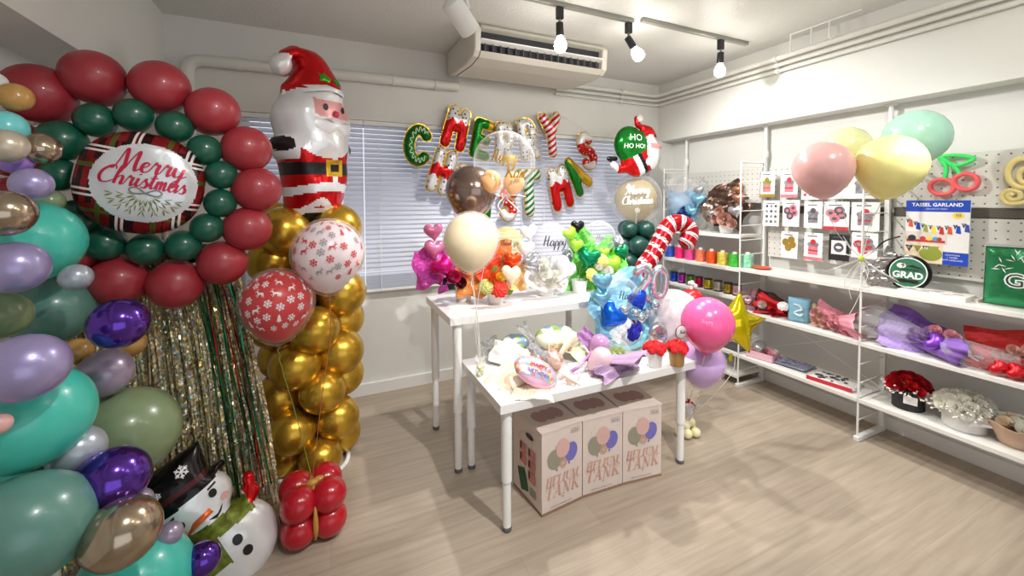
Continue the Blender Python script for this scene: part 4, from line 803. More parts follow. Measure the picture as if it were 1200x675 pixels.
# ================================================================== flowers and wraps
_FC = {}
def dome(t, c, R, H, n, fr, ms, kind='rose'):
    for k in range(n):
        a = k*2.4; q = math.sqrt((k+.3)/n)*1.35; d = V((math.sin(q)*math.cos(a), math.sin(q)*math.sin(a), math.cos(q)))
        flower(V(c)+V((d.x*R*.85, d.y*R*.85, d.z*H*.85)), fr, d+V((-.15, -.1, 0)), ms[k % len(ms)], t, kind)
def flower(c, r, d, m, parent, kind='rose', name='flower', lab=None):
    key = (m.name, kind)
    if key not in _FC:
        mb = MB(); rr = random.Random(len(_FC))
        if kind == 'rose':
            for ring, (n, rad, tilt, hgt) in enumerate(((3, .16, .1, .8), (5, .36, .2, .72), (7, .60, .4, .6), (8, .84, .7, .42))):
                for k in range(n):
                    a = 2*PI*k/n+ring*.5; w = rad*.9+.16; vs = []
                    for i in range(4):
                        for j in range(4):
                            u = (j/3-.5)*2*w/rad*.62; t = i/3; q = a+u*.62; rr_ = rad*(.35+.65*math.sin(t*1.45))*(1+.06*math.sin(ring+k)) + t*tilt*.12; z = -.3+(hgt+.35)*t*(1-.16*abs(u))
                            vs.append((rr_*math.cos(q), rr_*math.sin(q), z))
                    mb.add(vs, [(i*4+j, i*4+j+1, i*4+j+5, i*4+j+4) for i in range(3) for j in range(3)])
            mb.ell((0, 0, .2), (.16, .16, .3), nu=8, nv=6)
        else:
            for k in range(46):
                a = k*2.4; q = k/46; th = 1.35*math.sqrt(q); x = Vector((math.sin(th)*math.cos(a), math.sin(th)*math.sin(a), math.cos(th)*.75-.15)); t = Vector((-math.sin(a), math.cos(a), 0)); b = t.cross(x.normalized()); s = .24
                mb.add([x*.55, x+t*s+b*s*.3+Vector((0, 0, .05*math.sin(k))), x*1.06+b*s*.9, x-t*s-b*s*.2], [(0, 1, 2), (0, 2, 3)], 0, True)
            mb.ell((0, 0, 0), (.7, .7, .5), nu=10, nv=8)
        o = mb.build(name, m); _FC[key] = o.data; bpy.data.objects.remove(o)
    o = link(name, _FC[key], parent); o.matrix_basis = axis(c, d) @ Matrix.Diagonal((r, r, r, 1)) @ Matrix.Rotation(random.uniform(0, 6), 4, 'Z')
    if lab: o['label'] = lab
    return o
def sheet_wrap(parent, name, m, M, L, r0, r1, span=2*PI, a0=0, folds=7, ruf=.1, seed=0, back=0):
    """a sheet of wrapping paper rolled into an open cone along local z; back lengthens the side at a0"""
    rr = random.Random(seed); ph = rr.uniform(0, 6); n, k = 40, 9; vs = []
    for i in range(k+1):
        t = i/k
        for j in range(n+1):
            a = a0-span/2+span*j/n; l = L*(1+back*max(0, math.cos(a-a0)))*(1+.06*math.sin(folds*a*.5+ph)); r = r0+(r1-r0)*t**1.25
            r *= 1+ruf*t*t*math.sin(folds*a+ph)+ruf*.5*t*math.sin((folds*2+1)*a+2*ph); vs.append((r*math.cos(a), r*math.sin(a), l*t))
    mb = MB(); mb.add(vs, [(i*(n+1)+j, i*(n+1)+j+1, (i+1)*(n+1)+j+1, (i+1)*(n+1)+j) for i in range(k) for j in range(n)], M=M); return mb.build(name, m, parent, solid=.0012)
def tissue(parent, name, m, M, w, h, seed=0, amp=.03, bend=.0, spikes=.12):
    """a crumpled, jagged rectangular sheet standing in local xy"""
    rr = random.Random(seed); n = 14; ph = [rr.uniform(0, 6) for _ in range(5)]; vs = []
    for i in range(n+1):
        for j in range(n+1):
            u, v = i/n*2-1, j/n*2-1; e = 1+spikes*math.sin(5*math.atan2(v, u)+ph[0])*max(abs(u), abs(v))**3
            z = amp*(math.sin(u*5+ph[1]+v*2)+math.sin(v*6+ph[2]-u*2)+.6*math.sin((u+v)*9+ph[3]))-bend*(u*u)
            vs.append((u*w/2*e, v*h/2*e, z))
    mb = MB(); mb.add(vs, [(i*(n+1)+j, (i+1)*(n+1)+j, (i+1)*(n+1)+j+1, i*(n+1)+j+1) for i in range(n) for j in range(n)], M=M, smooth=False); return mb.build(name, m, parent, solid=.001)
def pot(parent, r, h, m, c=(0, 0, 0), name='pot', taper=.82):
    mb = MB(); mb.lathe([(r*taper*.92, 0), (r*taper, .003), (r, h-.004), (r*1.02, h), (r*.94, h), (r*.9, h*.6), (.001, h*.6)], 24, M=Matrix.Translation(c)); return mb.build(name, m, parent)
def bubble(parent, c, r, m, name='bubble_balloon', txt=None, tm=None, view=None):
    mb = MB(); mb.lathe(_bprof(.1, 14), 28, M=Matrix.Translation(c) @ Matrix.Scale(r, 4)); b = mb.build(name, m, parent)
    if txt:
        t = MB(); M = frame(c, view or (0, -1, 0)); script(t, txt, r*1.25/sum(SCRIPT[q][0] for q in txt), on_ball(M, r*1.012), wt=.22); t.build('lettering', tm, b)
    return b
def leaves(parent, pts, m, s, seed=0):
    mb = MB(); rr = random.Random(seed)
    for c in pts:
        a = rr.uniform(0, 6); d = Vector((math.cos(a), -.5, math.sin(a)*.6+.3)).normalized(); w = d.orthogonal().normalized()*s*.35; c = Vector(c)
        mb.add([c, c+d*s*.5+w, c+d*s, c+d*s*.5-w, c+d*s*.5+d.cross(w)*.25], [(0, 1, 4), (1, 2, 4), (2, 3, 4), (3, 0, 4)])
    return mb.build('leaves', m, parent)
def basket(name, label, base, group=None):
    """an arrangement standing at base; returns the thing and a pixel -> local point helper on the vertical plane dy in front"""
    t = thing(name, label, 'balloon bouquet', base, group); b = Vector(base)
    return t, (lambda px, py, dy=0: at(px, py, Y=b.y+dy)-b), (lambda px: met(px, b))
wpot = mat('white ceramic', (240, 238, 236), .3, var=.01)
fac = (-.12, -1, .12)
def hz(parent, p, w, m, roll=0, n=fac): return heart(w, m, frame(p, n, roll=roll), parent)
txtdark = mat('print charcoal', (70, 70, 76), .4); satin = mat('white satin', (240, 236, 236), .35, var=.04)
cbub = clear('clear bubble', (245, 248, 250), .09, .03, .95)
GB = 'balloon bouquets on the tall table'
# pink
t, q, s = basket('balloon_bouquet', 'pink balloon bouquet with fuchsia wrap and pink hearts at the tall table left end', (.86, 2.68, BT), GB)
pot(t, .062, .10, wpot); tissue(t, 'tissue_wrap', mat('fuchsia tissue', (206, 70, 172), .5, var=.2, scale=14), frame(q(505, 313, .04), (-.3, -1, .1), roll=.1), s(38), s(44), 2, .012)
tissue(t, 'tissue_wrap', mat('fuchsia tissue', (0, 0, 0)), frame(q(535, 322, .03), (.2, -1, .1)), s(44), s(36), 4, .012)
PKH = foilm('pale pink heart', (232, 130, 176), .4); MGH = foilm('magenta heart', (216, 20, 126), .6)
hz(t, q(508, 271), s(22), PKH, .1); hz(t, q(509, 291, -.01), s(23), PKH, -.1); hz(t, q(519, 312, -.06), s(27), MGH, .5, (-.3, -1, .3))
flower(q(531, 325, -.08), s(9), (-.1, -1, .5), mat('rose magenta', (196, 30, 90), .55), t); flower(q(545, 318, -.06), s(9), (0, -1, .6), mat('rose magenta', (0, 0, 0)), t); flower(q(540, 332, -.08), s(7), (0, -1, .3), mat('rose burgundy', (96, 16, 40), .55), t)
leaves(t, [q(518, 330, -.07), q(524, 333, -.08), q(521, 326, -.06), q(538, 338, -.05)], mat('dark leaf', (36, 74, 52), .5, var=.1), s(13), 1)
m = MB(); m.rod((0, 0, .05), q(508, 300), .004); m.rod((0, 0, .05), q(530, 320), .004); m.build('stems', mat('stem green', (90, 130, 70), .6), t)
# orange
t, q, s = basket('balloon_bouquet', 'orange balloon bouquet with orange wrap and cream heart behind the cream balloon', (1.03, 2.52, BT), GB)
pot(t, .058, .085, wpot)
tissue(t, 'tissue_wrap', mat('orange tissue', (236, 150, 74), .55, var=.15, scale=14), frame(q(556, 330, .06), (-.2, -1, .1)), s(38), s(36), 7, .01, .02)
tissue(t, 'tissue_wrap', mat('apricot tissue', (246, 190, 120), .55, var=.12, scale=14), frame(q(606, 325, .06), (.3, -1, .1)), s(36), s(32), 8, .01, .02)
tissue(t, 'tissue_wrap', mat('vermilion tissue', (232, 74, 38), .5, var=.2, scale=14), frame(q(580, 306, .04), (0, -1, .2)), s(46), s(46), 9, .016)
hz(t, q(601, 304, -.05), s(22), foilm('orange heart', (240, 78, 24), .5), -.15); hz(t, q(599, 322, -.09), s(27), mat('cream heart latex', (244, 226, 190), .3, coat=.3), -.15, (.25, -1, .2))
YB_ = clear('yellow tinted bubble', (236, 226, 120), .32, .05, .7); bubble(t, q(594, 284, .02), s(19), YB_, txt='Thank you', tm=txtdark, view=(-.2, -1, 0))
flower(q(585, 338, -.1), s(11), (0, -1, .5), mat('carnation red', (232, 58, 40), .6, var=.1), t, 'carnation'); flower(q(570, 336, -.09), s(9), (-.2, -1, .5), mat('mum green yellow', (206, 204, 120), .6, var=.1), t, 'carnation'); flower(q(586, 325, -.09), s(6), (0, -1, .5), mat('rose yellow', (248, 208, 60), .55), t); flower(q(577, 327, -.08), s(7), (0, -1, .5), mat('rose orange', (238, 110, 40), .55), t)
leaves(t, [q(565, 340, -.06), q(578, 343, -.09), q(592, 345, -.08), q(575, 318, -.08)], mat('mid leaf', (96, 130, 52), .5, var=.1), s(11), 2)
m = MB(); m.rod((0, 0, .04), q(600, 318), .004); m.rod((0, 0, .04), q(590, 300), .004); m.build('stems', mat('stem green', (0, 0, 0)), t)
# white
t, q, s = basket('balloon_bouquet', 'white balloon bouquet with white and silver hearts on a tall white pot', (1.45, 2.585, BT), GB)
pot(t, .07, .115, wpot)
WHH = mat('white heart foil', (244, 244, 246), .25, .1, coat=.3); SLV = foilm('silver', (200, 202, 208), .85, .14)
hz(t, q(620, 272), s(21), WHH, .15); hz(t, q(616, 291, -.02), s(22), WHH, -.1); hz(t, q(624, 308, -.06), s(24), SLV, .5, (-.3, -1, .3)); hz(t, q(663, 314, -.09), s(30), WHH, -.7, (.3, -1, .2))
bubble(t, q(646, 283, .05), s(23), clear('lilac tinted bubble', (225, 222, 238), .3, .05, .7), txt='Happy', tm=txtdark, view=(-.3, -1, 0))
tissue(t, 'tissue_wrap', mat('white tissue', (238, 236, 234), .6, var=.03), frame(q(640, 320, .05), (0, -1, .2)), s(54), s(36), 11, .012)
for a, b, r in ((638, 320, 9), (650, 324, 8), (630, 330, 7), (645, 333, 8), (655, 335, 6), (636, 309, 7)): flower(q(a, b, -.1), s(r), (random.uniform(-.4, .4), -1, .5), mat('rose white', (240, 238, 230), .55, var=.03, trl=.35), t)
flower(q(665, 300, 0), s(9), (.3, -1, .4), SLV, t, 'carnation', 'tinsel_ball')
m = MB(); m.tube(spline([q(652, 336, -.1), q(660, 340, -.1), q(664, 328, -.09), q(654, 334, -.1)], 6), s(2.2), 8); m.tube(spline([q(620, 318, -.1), q(616, 328, -.1), q(628, 336, -.1), q(640, 340, -.1)], 6), s(3), 8); m.build('satin_bow', satin, t)
m = MB(); m.rod((0, 0, .06), q(618, 300), .004); m.rod((0, 0, .06), q(646, 300, .04), .004); m.build('stems', mat('pale stem', (190, 200, 180), .6), t)
# green
t, q, s = basket('balloon_bouquet', 'green balloon bouquet in jagged lime wrap with metallic green hearts', (1.72, 2.56, BT), GB)
pot(t, .06, .09, wpot)
for a, b, w, h, n, sd in ((690, 318, 60, 44, (-.2, -1, .2), 12), (712, 305, 56, 50, (.3, -1, .2), 13), (682, 290, 30, 50, (-.3, -1, .1), 14), (727, 312, 34, 40, (.2, -1, .3), 15)): tissue(t, 'tissue_wrap', mat('lime tissue', (104, 202, 70), .5, var=.2, scale=12), frame(q(a, b, .05), n, roll=.2), s(w), s(h), sd, .012, 0, .2)
LIM = mat('lime heart latex', (158, 214, 52), .3, coat=.3); GRH = foilm('metallic green heart', (16, 142, 92), .7, .14)
for a, b, w, m_, ro in ((668, 274, 18, LIM, .4), (675, 287, 19, LIM, -.2), (677, 265, 16, foil_black, 0), (690, 302, 30, GRH, -.3), (729, 295, 22, GRH, .2), (719, 309, 24, LIM, .3), (708, 296, 14, LIM, 0)): hz(t, q(a, b, -.05), s(w), m_, ro, (-.2+random.uniform(-.2, .3), -1, .2))
bubble(t, q(702, 278, .03), s(20), cbub, txt='Thank you', tm=mat('print silver grey', (130, 136, 136), .35), view=(-.2, -1, 0)); flower(q(724, 283, -.02), s(8), (0, -1, .4), SLV, t, 'carnation', 'tinsel_ball')
for a, b, r in ((706, 305, 8), (694, 322, 8)): flower(q(a, b, -.1), s(r), (0, -1, .5), mat('daisy yellow', (246, 230, 130), .55), t, 'carnation')
for a, b in ((706, 316), (713, 317), (700, 312)): flower(q(a, b, -.1), s(6), (0, -1, .5), mat('rose white', (0, 0, 0)), t)
m = MB(); m.rod((0, 0, .05), q(680, 300), .004); m.rod((0, 0, .05), q(720, 300), .004); m.build('stems', mat('stem green', (0, 0, 0)), t)
# blue, on the low table
GL = 'balloon bouquets on the low table'
t, q, s = basket('balloon_bouquet', 'blue balloon bouquet with metallic blue hearts and silver foil number 20', (1.84, 2.14, FT), GL)
pot(t, .075, .105, wpot)
BTI = mat('baby blue tissue', (150, 214, 238), .5, var=.12, scale=12)
for a, b, w, h, n, sd in ((735, 346, 66, 60, (-.1, -1, .15), 21), (718, 366, 50, 60, (-.3, -1, .2), 22), (760, 366, 50, 46, (.3, -1, .2), 23)): tissue(t, 'tissue_wrap', BTI, frame(q(a, b, .05), n, roll=.1), s(w), s(h), sd, .012, .02)
PBH = foilm('pale blue heart', (126, 190, 220), .65, .15); BLH = foilm('royal blue heart', (16, 104, 226), .6, .14)
for a, b, w, m_, ro, n in ((706, 330, 24, PBH, .0, (-.2, -1, .1)), (705, 349, 23, PBH, .1, (-.3, -1, .2)), (717, 369, 34, BLH, -.75, (-.3, -1, .4)), (748, 351, 27, foilm('cobalt heart', (14, 74, 214), .5, .18), .3, (.1, -1, .2))): hz(t, q(a, b, -.07), s(w), m_, ro, n)
bubble(t, q(730, 344, -.0), s(18), cbub, txt='Happy', tm=txtdark, view=(-.3, -1, 0))
for a, b, r in ((727, 385, 8), (733, 379, 7), (722, 392, 7), (735, 392, 7)): flower(q(a, b, -.1), s(r), (-.2, -1, .4), mat('hydrangea white', (232, 238, 242), .55, var=.04), t, 'carnation')
for a, b, r in ((743, 389, 9), (748, 384, 6), (740, 394, 6)): flower(q(a, b, -.12), s(r), (.1, -1, .4), mat('hydrangea navy', (30, 38, 170), .55, var=.15), t, 'carnation')
m = MB()
for a, b, r in ((731, 363, 6), (750, 372, 7), (758, 366, 5), (744, 366, 5), (767, 357, 7)): m.ell(q(a, b, -.1), s(r), nu=14, nv=10)
m.build('silver_balls', foilm('ice silver', (190, 214, 222), .85, .12), t)
m = MB(); m.tube(spline([q(712, 398, -.06), q(730, 408, -.1), q(748, 404, -.1), q(757, 394, -.06)], 6), s(3), 8); m.build('ribbon_trim', mat('aqua ribbon', (140, 206, 214), .3), t)
for c, a in (('2', 752), ('0', 772)):
    H = s(36); L = [[(x*H*.95, y*H) for x, y in l] for l in letter_strokes(c)]; mb, h_ = foil(sd_caps(L, H*.14), (-.5*H, .5*H, -.66*H, .66*H), H*.03, H*.12, wr=.03)
    o = tform(mb, frame(q(a, 332, -.06), (-.3, -1, 0), roll=-.08)).build('foil_number', SLV, t); o['label'] = 'silver foil number '+c
m = MB(); m.rod((0, 0, .06), q(757, 350), .003); m.rod((0, 0, .06), q(776, 352), .003); m.rod((0, 0, .06), q(730, 360, .03), .004); m.rod((0, 0, .06), q(706, 350), .003); m.build('stems', mat('pale stem', (0, 0, 0)), t)
# clear and white balloon bouquet behind the carnation pots
t, q, s = basket('balloon_bouquet', 'white feather-filled clear balloon with small silver foil balloon behind carnation pots', (1.93, 2.06, FT), GL)
pot(t, .05, .06, wpot); bubble(t, q(789, 372, .06), s(35), clear('frosted clear', (246, 238, 242), .5, .08, .8))
rr = random.Random(4)
for k in range(26): flower(q(789+rr.uniform(-20, 18), 376+rr.uniform(-20, 20), .06+rr.uniform(-.04, .06)), s(8), (rr.uniform(-1, 1), -1, rr.uniform(-1, 1)), mat('feather white', (246, 244, 246), .6), t, 'carnation', 'feather')
mb, h_ = foil(sd_ell(0, 0, s(13), s(13)), (-s(14), s(14), -s(14), s(14)), s(1.3), s(5.5), wr=.08); so = tform(mb, frame(q(771, 391, -.06), (-.1, -1, .15))).build('round_foil_balloon', SLV, t)
tb = MB(); script(tb, 'Happy', s(2.3), on_flat(frame(q(771, 391, -.06)+V((-.1, -1, .15)).normalized()*s(5.9), (-.1, -1, .15))), wt=.3); tb.build('lettering', mat('print grey', (0, 0, 0)), so)
m = MB(); m.rod((0, 0, .04), q(771, 395, -.05), .003); m.rod((0, 0, .04), q(789, 400, .05), .004); m.build('stems', mat('pale stem', (0, 0, 0)), t)
# carnation pots
CR = mat('carnation scarlet', (222, 26, 34), .6, var=.15)
for (px, py), pm_, lb in (((767, 430), wpot, 'small white pot of red carnations on the low table'), ((793, 429), mat('gold pot', (186, 146, 92), .35, .4), 'small gold pot of red carnations at the table corner')):
    base = at(px, py-1, Z=FT); t = thing('carnation_pot', lb, 'flower pot', base, 'pots of red carnations'); s = lambda v: met(v, base)
    pot(t, s(9.5), s(18), pm_); rr = random.Random(px)
    dome(t, (0, 0, s(17)), s(14), s(13), 17, s(4.6), [CR], 'carnation')
    if px == 793:
        m = MB(); m.tube([(s(9)*math.cos(a), s(9)*math.sin(a), s(18)+s(1)*math.sin(a*6)) for a in np.linspace(0, 2*PI, 30)[:-1]], s(1.6), 6, True); m.build('leaf_collar', mat('olive leaf', (150, 140, 60), .5, var=.2), t)
        mb, h_ = foil(sd_ell(0, 0, s(8), s(8)), (-s(8.5), s(8.5), -s(8.5), s(8.5)), s(1), s(2.6), wr=.03); pc_ = (s(2), -s(4), s(40)); b = tform(mb, frame(pc_, (-.1, -1, .1))).build('round_pick', mat('foil white disc', (0, 0, 0)), t)
        m = MB(); m.tube([Vector(pc_)+V((s(8)*math.cos(a), .002, s(8)*math.sin(a))) for a in np.linspace(0, 2*PI, 30)[:-1]], s(.7), 6, True); m.build('pick_rim', foilm('rose gold', (196, 130, 110), .8), b); m = MB(); m.rod(pc_, (0, 0, s(16)), .0025); m.build('pick_stick', white, b)
        m = MB(); script(m, 'Thank', s(1.75), on_flat(frame(V(pc_)+V((-.1, -1, .1)).normalized()*s(2.9), (-.1, -1, .1))), wt=.32); m.build('lettering', mat('print gold brown', (120, 84, 56), .4), b)
# --- bouquets lying on the low table
def lying(label, px, py, group='wrapped bouquets lying on the low table', z=FT): 
    b = at(px, py, Z=z); return thing('wrapped_bouquet', label, 'bouquet', b, group), b, (lambda a, c, zz: at(a, c, Z=z+zz)-b), (lambda v: met(v, b))
CRM = paper('cream', (246, 230, 208)); IVO = paper('ivory', (244, 240, 232)); LLC = paper('lilac', (176, 146, 180)); PYL = paper('pale yellow', (246, 238, 206))
def pillow(parent, name, c, n, rx, ry, T, mats, paint=None, roll=0):
    mb, h = foil(sd_ell(0, 0, rx, ry), (-rx*1.03, rx*1.03, -ry*1.03, ry*1.03), min(rx, ry)/13, T, paint, wr=.05); M = frame(c, n, up=(0, 1, .2), roll=roll); return tform(mb, M).build(name, mats, parent), M, h
def party(rx):
    def f(x, y):
        k = (np.floor(x/rx*7)*3+np.floor(y/rx*6+np.sin(x/rx*4))*5).astype(int) % 7; return np.where(np.abs(y) < rx*.34, np.where(k == 0, 1, np.where(k == 1, 2, np.where(k == 2, 3, np.where(k == 4, 4, 0)))), np.where(y < -rx*.4, 5, 0))
    return f
pmats = [foilm('holo silver', (226, 214, 224), .5, .15), foilm('party coral', (236, 150, 140), .35), foilm('party lilac', (196, 190, 226), .35), foilm('party yellow', (244, 228, 160), .35), foilm('party blue', (166, 196, 226), .35), foilm('party pink', (240, 184, 212), .3)]
# peach paper with the pastel birthday foil, front left
t, b, q, s = lying('peach paper bouquet with oval pastel foil balloon at the low table corner', 622, 452)
sheet_wrap(t, 'paper_wrap', CRM, axis(q(640, 430, .06), q(588, 448, .02)-q(640, 430, .06)), s(52), .02, .085, 3.6, -1.2, 4, .12, 1)
tissue(t, 'paper_sheet', CRM, frame(q(624, 452, .022), (-.05, -.12, 1), up=(0, 1, 0), roll=-.5), s(46), s(52), 31, .005, .01, .06); tissue(t, 'paper_sheet', mat('paper peach', (248, 216, 190), .65, var=.05), frame(q(596, 441, .026), (-.15, -.15, 1), up=(0, 1, 0), roll=.5), s(54), s(46), 32, .006, .01, .08)
fbn, M_, h_ = pillow(t, 'oval_foil_balloon', q(628, 436, .085), (.15, -.72, .7), s(28), s(18), s(8), pmats, party(s(28)), -.38)
tb = MB(); write(tb, 'HAPPY', s(7), lambda x, y: M_ @ V((x, y+s(4), h_(x, y+s(4))+.003)), 0, .03, .15); write(tb, 'BIRTHDAY', s(6), lambda x, y: M_ @ V((x, y-s(5), h_(x, y-s(5))+.003)), 1, .03, .15); tb.build('lettering', [mat('print cherry', (208, 50, 60), .35), mat('print violet', (120, 90, 170), .35)], fbn)
# ivory paper, left back
t, b, q, s = lying('ivory paper bouquet with globe-like foil balloon peeking out at the left', 606, 420)
tissue(t, 'paper_wrap', IVO, frame(q(602, 418, .05), (-.3, -.7, .7), roll=-.35), s(54), s(26), 33, .005, .02, .05)
sheet_wrap(t, 'paper_wrap', IVO, axis(q(630, 424, .03), q(592, 408, .06)-q(630, 424, .03)), s(48), .015, .07, 3.4, 1.2, 4, .08, 3)
pillow(t, 'globe_foil_balloon', q(603, 402, .09), (-.1, -.5, .85), s(18), s(13), s(6), [foilm('globe blue', (136, 160, 186), .4), foilm('globe green', (160, 188, 104), .4)], lambda x, y: (np.sin(x*90)+np.sin(y*110+1) > .5).astype(int))
for k in range(4): flower(q(624+k*5, 408+k*4, .09), s(6), (random.uniform(-.5, .5), -.7, 1), mat('rose silver white', (226, 226, 230), .4, .2), t)
tissue(t, 'tulle', clear('white tulle', (248, 248, 250), .35, .5, .5), frame(q(617, 393, .10), (-.2, -.9, .3), roll=.4), s(12), s(28), 35, .006, 0, .2)
# pale yellow centre bouquet
t, b, q, s = lying('pale yellow paper bouquet with round foil balloon and beige dried flowers', 652, 412)
sheet_wrap(t, 'paper_wrap', PYL, axis(q(646, 426, .05), q(660, 388, .14)-q(646, 426, .05)), s(52), .02, .10, 4.4, -1.6, 3, .16, 5, .35)
pillow(t, 'round_foil_balloon', q(654, 396, .115), (0, -.62, .78), s(28), s(17), s(9), [foilm('pearl cream', (240, 236, 214), .3), foilm('globe blue', (0, 0, 0)), foilm('globe green', (0, 0, 0))], lambda x, y: np.where(y > s(3), np.where(np.sin(x*70)+np.cos(y*90) > .3, 1, np.where(np.sin(x*50+2) > .2, 2, 0)), 0), -.1)
BEG = mat('dried rose beige', (206, 170, 156), .6, var=.1)
for a, c in ((640, 417), (648, 414), (654, 419), (645, 424), (636, 424), (651, 427)): flower(q(a, c, .075), s(6), (random.uniform(-.3, .3), -.8, .8), BEG, t, 'carnation')
for a, c in ((648, 406), (658, 409), (666, 405)): flower(q(a, c, .09), s(6), (0, -.8, .8), mat('rose cream', (226, 206, 176), .55), t)
tissue(t, 'paper_sheet', mat('paper blush', (240, 208, 202), .6, var=.05), frame(q(657, 430, .045), (.5, -.7, .6), roll=-.2), s(14), s(34), 36, .004, .01, .05)
tissue(t, 'paper_sheet', PYL, frame(q(678, 410, .05), (.3, -.5, .9), roll=.3), s(34), s(34), 37, .006, .01, .08)
m = MB(); 
for k in range(5): m.rod(q(640+k*2, 432, .05), q(660+k*5, 448+k, .012), .004)
m.build('stems', mat('wrapped stems', (196, 170, 150), .5), t); tissue(t, 'tulle', clear('white tulle', (0, 0, 0)), frame(q(655, 448, .02), (0, -.5, .9), roll=.5), s(36), s(12), 38, .006, 0, .1)
# lilac bouquet
t, b, q, s = lying('lilac paper bouquet with pink and lilac balloons and clear bubble', 712, 424)
sheet_wrap(t, 'paper_wrap', LLC, axis(q(688, 424, .04), q(742, 432, .05)-q(688, 424, .04)), s(56), .02, .10, 2.7, 1.3, 4, .16, 6, .1)
tissue(t, 'paper_sheet', LLC, frame(q(726, 429, .05), (.1, -.6, .8), roll=.08), s(60), s(20), 39, .008, .01, .1); tissue(t, 'paper_sheet', mat('paper orchid', (170, 120, 176), .6, var=.06), frame(q(695, 403, .09), (-.4, -.8, .5), roll=-.8), s(42), s(18), 40, .006, .01, .05)
balloon('small_balloon', q(703, 403, .11), s(11.5), latex('orchid', (192, 140, 190)), t, to=(-.4, .2, -.8), neck=.55, lab='lilac small balloon'); balloon('small_balloon', q(705, 420, .085), s(12), latex('blush egg', (232, 196, 206)), t, to=(-.7, .2, -.5), neck=.55, lab='pale pink speckled small balloon')
bb_ = bubble(t, q(723, 413, .09), s(15), cbub)
for k in range(5): flower(q(716+k*3.5, 413-(k % 2)*3, .085), s(4), (0, -.6, .8), mat('bud lime', (190, 206, 90), .55, var=.1), t)
m = MB(); m.ell(q(697, 414, .08), (s(4), s(4), s(3))); m.tube(spline([q(694, 412, .09), q(690, 424, .05), q(696, 434, .014), q(694, 440, .010)], 6), s(1.5), 6); m.tube(spline([q(694, 412, .09), q(680, 428, .04), q(668, 436, .012)], 6), s(1.8), 6); m.tube(spline([q(696, 412, .09), q(702, 430, .04), q(701, 440, .010)], 6), s(1.5), 6); m.build('ribbon_bow', mat('orchid ribbon', (176, 110, 172), .3), t)
sheet_wrap(t, 'cellophane', clear('cellophane', (240, 240, 245), .12, .05, .6), axis(q(690, 424, .04), q(664, 440, .02)-q(690, 424, .04)), s(32), .015, .05, 5, 0, 6, .2, 9)
m = MB(); m.ell(q(746, 421, .05), (s(4), s(4), s(6))); m.build('cream_bud', mat('rose cream', (0, 0, 0)), t)
# ribbon weight cup on the corner with tulle
base = at(563, 440, Z=FT); t = thing('balloon_weight_cup', 'small clear cup of pale candies weighting the cream balloon, table corner', 'balloon weight', base); s = lambda v: met(v, base)
pot(t, s(6), s(17), clear('clear cup', (240, 245, 240), .2, .04, .7), name='cup'); m = MB(); rr = random.Random(2)
for k in range(11): m.ell((rr.uniform(-.6, .6)*s(5), rr.uniform(-.6, .6)*s(5), s(2.5+k*.9)), s(2.6), nu=10, nv=8)
m.build('candies', mat('pale candy', (228, 226, 180), .4), t); WCT = base+V((0, 0, s(17)))
m = MB()
for k in range(3): m.add([(0, 0, s(14)), (s(5)*math.cos(k*2.1), s(3)*math.sin(k*2.1), s(26)), (s(8)*math.cos(k*2.1+.7), s(3)*math.sin(k*2.1+.7), s(20))], [(0, 1, 2)], 0, False)
m.build('tulle_tuft', clear('white tulle', (0, 0, 0)), t)
tg = at(576, 414, Z=FT); tl = thing('tulle_bag', 'crumpled sheer tulle on the low table behind the weight cup', 'tulle', tg); tissue(tl, 'tulle', clear('grey tulle', (200, 204, 204), .35, .5, .6), frame((0, 0, .04), (-.2, -.8, .6), roll=.3), .13, .11, 41, .012, 0, .2)
MB().ell((0.01, .02, .014), (.035, .02, .012)).build('knot', clear('grey tulle', (0, 0, 0)), tl)
# ================================================================== floating balloons over the tables
def floater(label, px, py, R_px, D, m, name='latex_balloon', outer=None, neck=.22, to=(0, 0, -1), group=None):
    p = at(px, py, D=D); R = R_px*D/F; t = thing(name, label, 'balloon', p, group); d = V(to).normalized()
    balloon('inner_balloon' if outer else 'body', (0, 0, 0), R*(.94 if outer else 1), m, t, to=to, neck=neck, knot=not outer)
    if outer: balloon('outer_balloon', (0, 0, 0), R, outer, t, to=to, neck=neck)
    return p+d*R*(1+neck+.1), t, p, R
k1, t, p, R = floater('large cream balloon inside a clear one, floating before the orange bouquet', 552, 281, 34, 2.2, latex('cream', (246, 228, 190), .35), outer=clr)
k2, t, p, R = floater('large clear balloon with gold lettering and two orange balloons inside', 591, 190, 36.5, 2.42, clear('clear bubble', (0, 0, 0)), 'clear_balloon', neck=.12)
M = frame((0, 0, 0), (EYE-p).normalized(), roll=-.06); tb = MB(); fn = on_ball(M, R*1.012); script(tb, 'Happy', R*.16, lambda x, y: fn(x+R*.02, y+R*.12), wt=.26); script(tb, 'Rum', R*.21, lambda x, y: fn(x+R*.42, y-R*.36), wt=.26); tb.build('lettering', mat('print gold', (206, 160, 70), .3, .6), t)
for a, b, nm in ((575, 212, 'left'), (602, 214, 'right')):
    v = at(a, b, D=2.40)-p; o = balloon('inside_balloon', v, met(12.5, p), latex('peach orange', (248, 190, 128)), t, to=(.2 if nm == 'left' else -.2, 0, -1), knot=False)
k3, t, p, R = floater('chrome mocha brown balloon behind the clear and cream balloons', 552, 224, 30, 2.5, chrome('mocha', (150, 128, 118), .18))
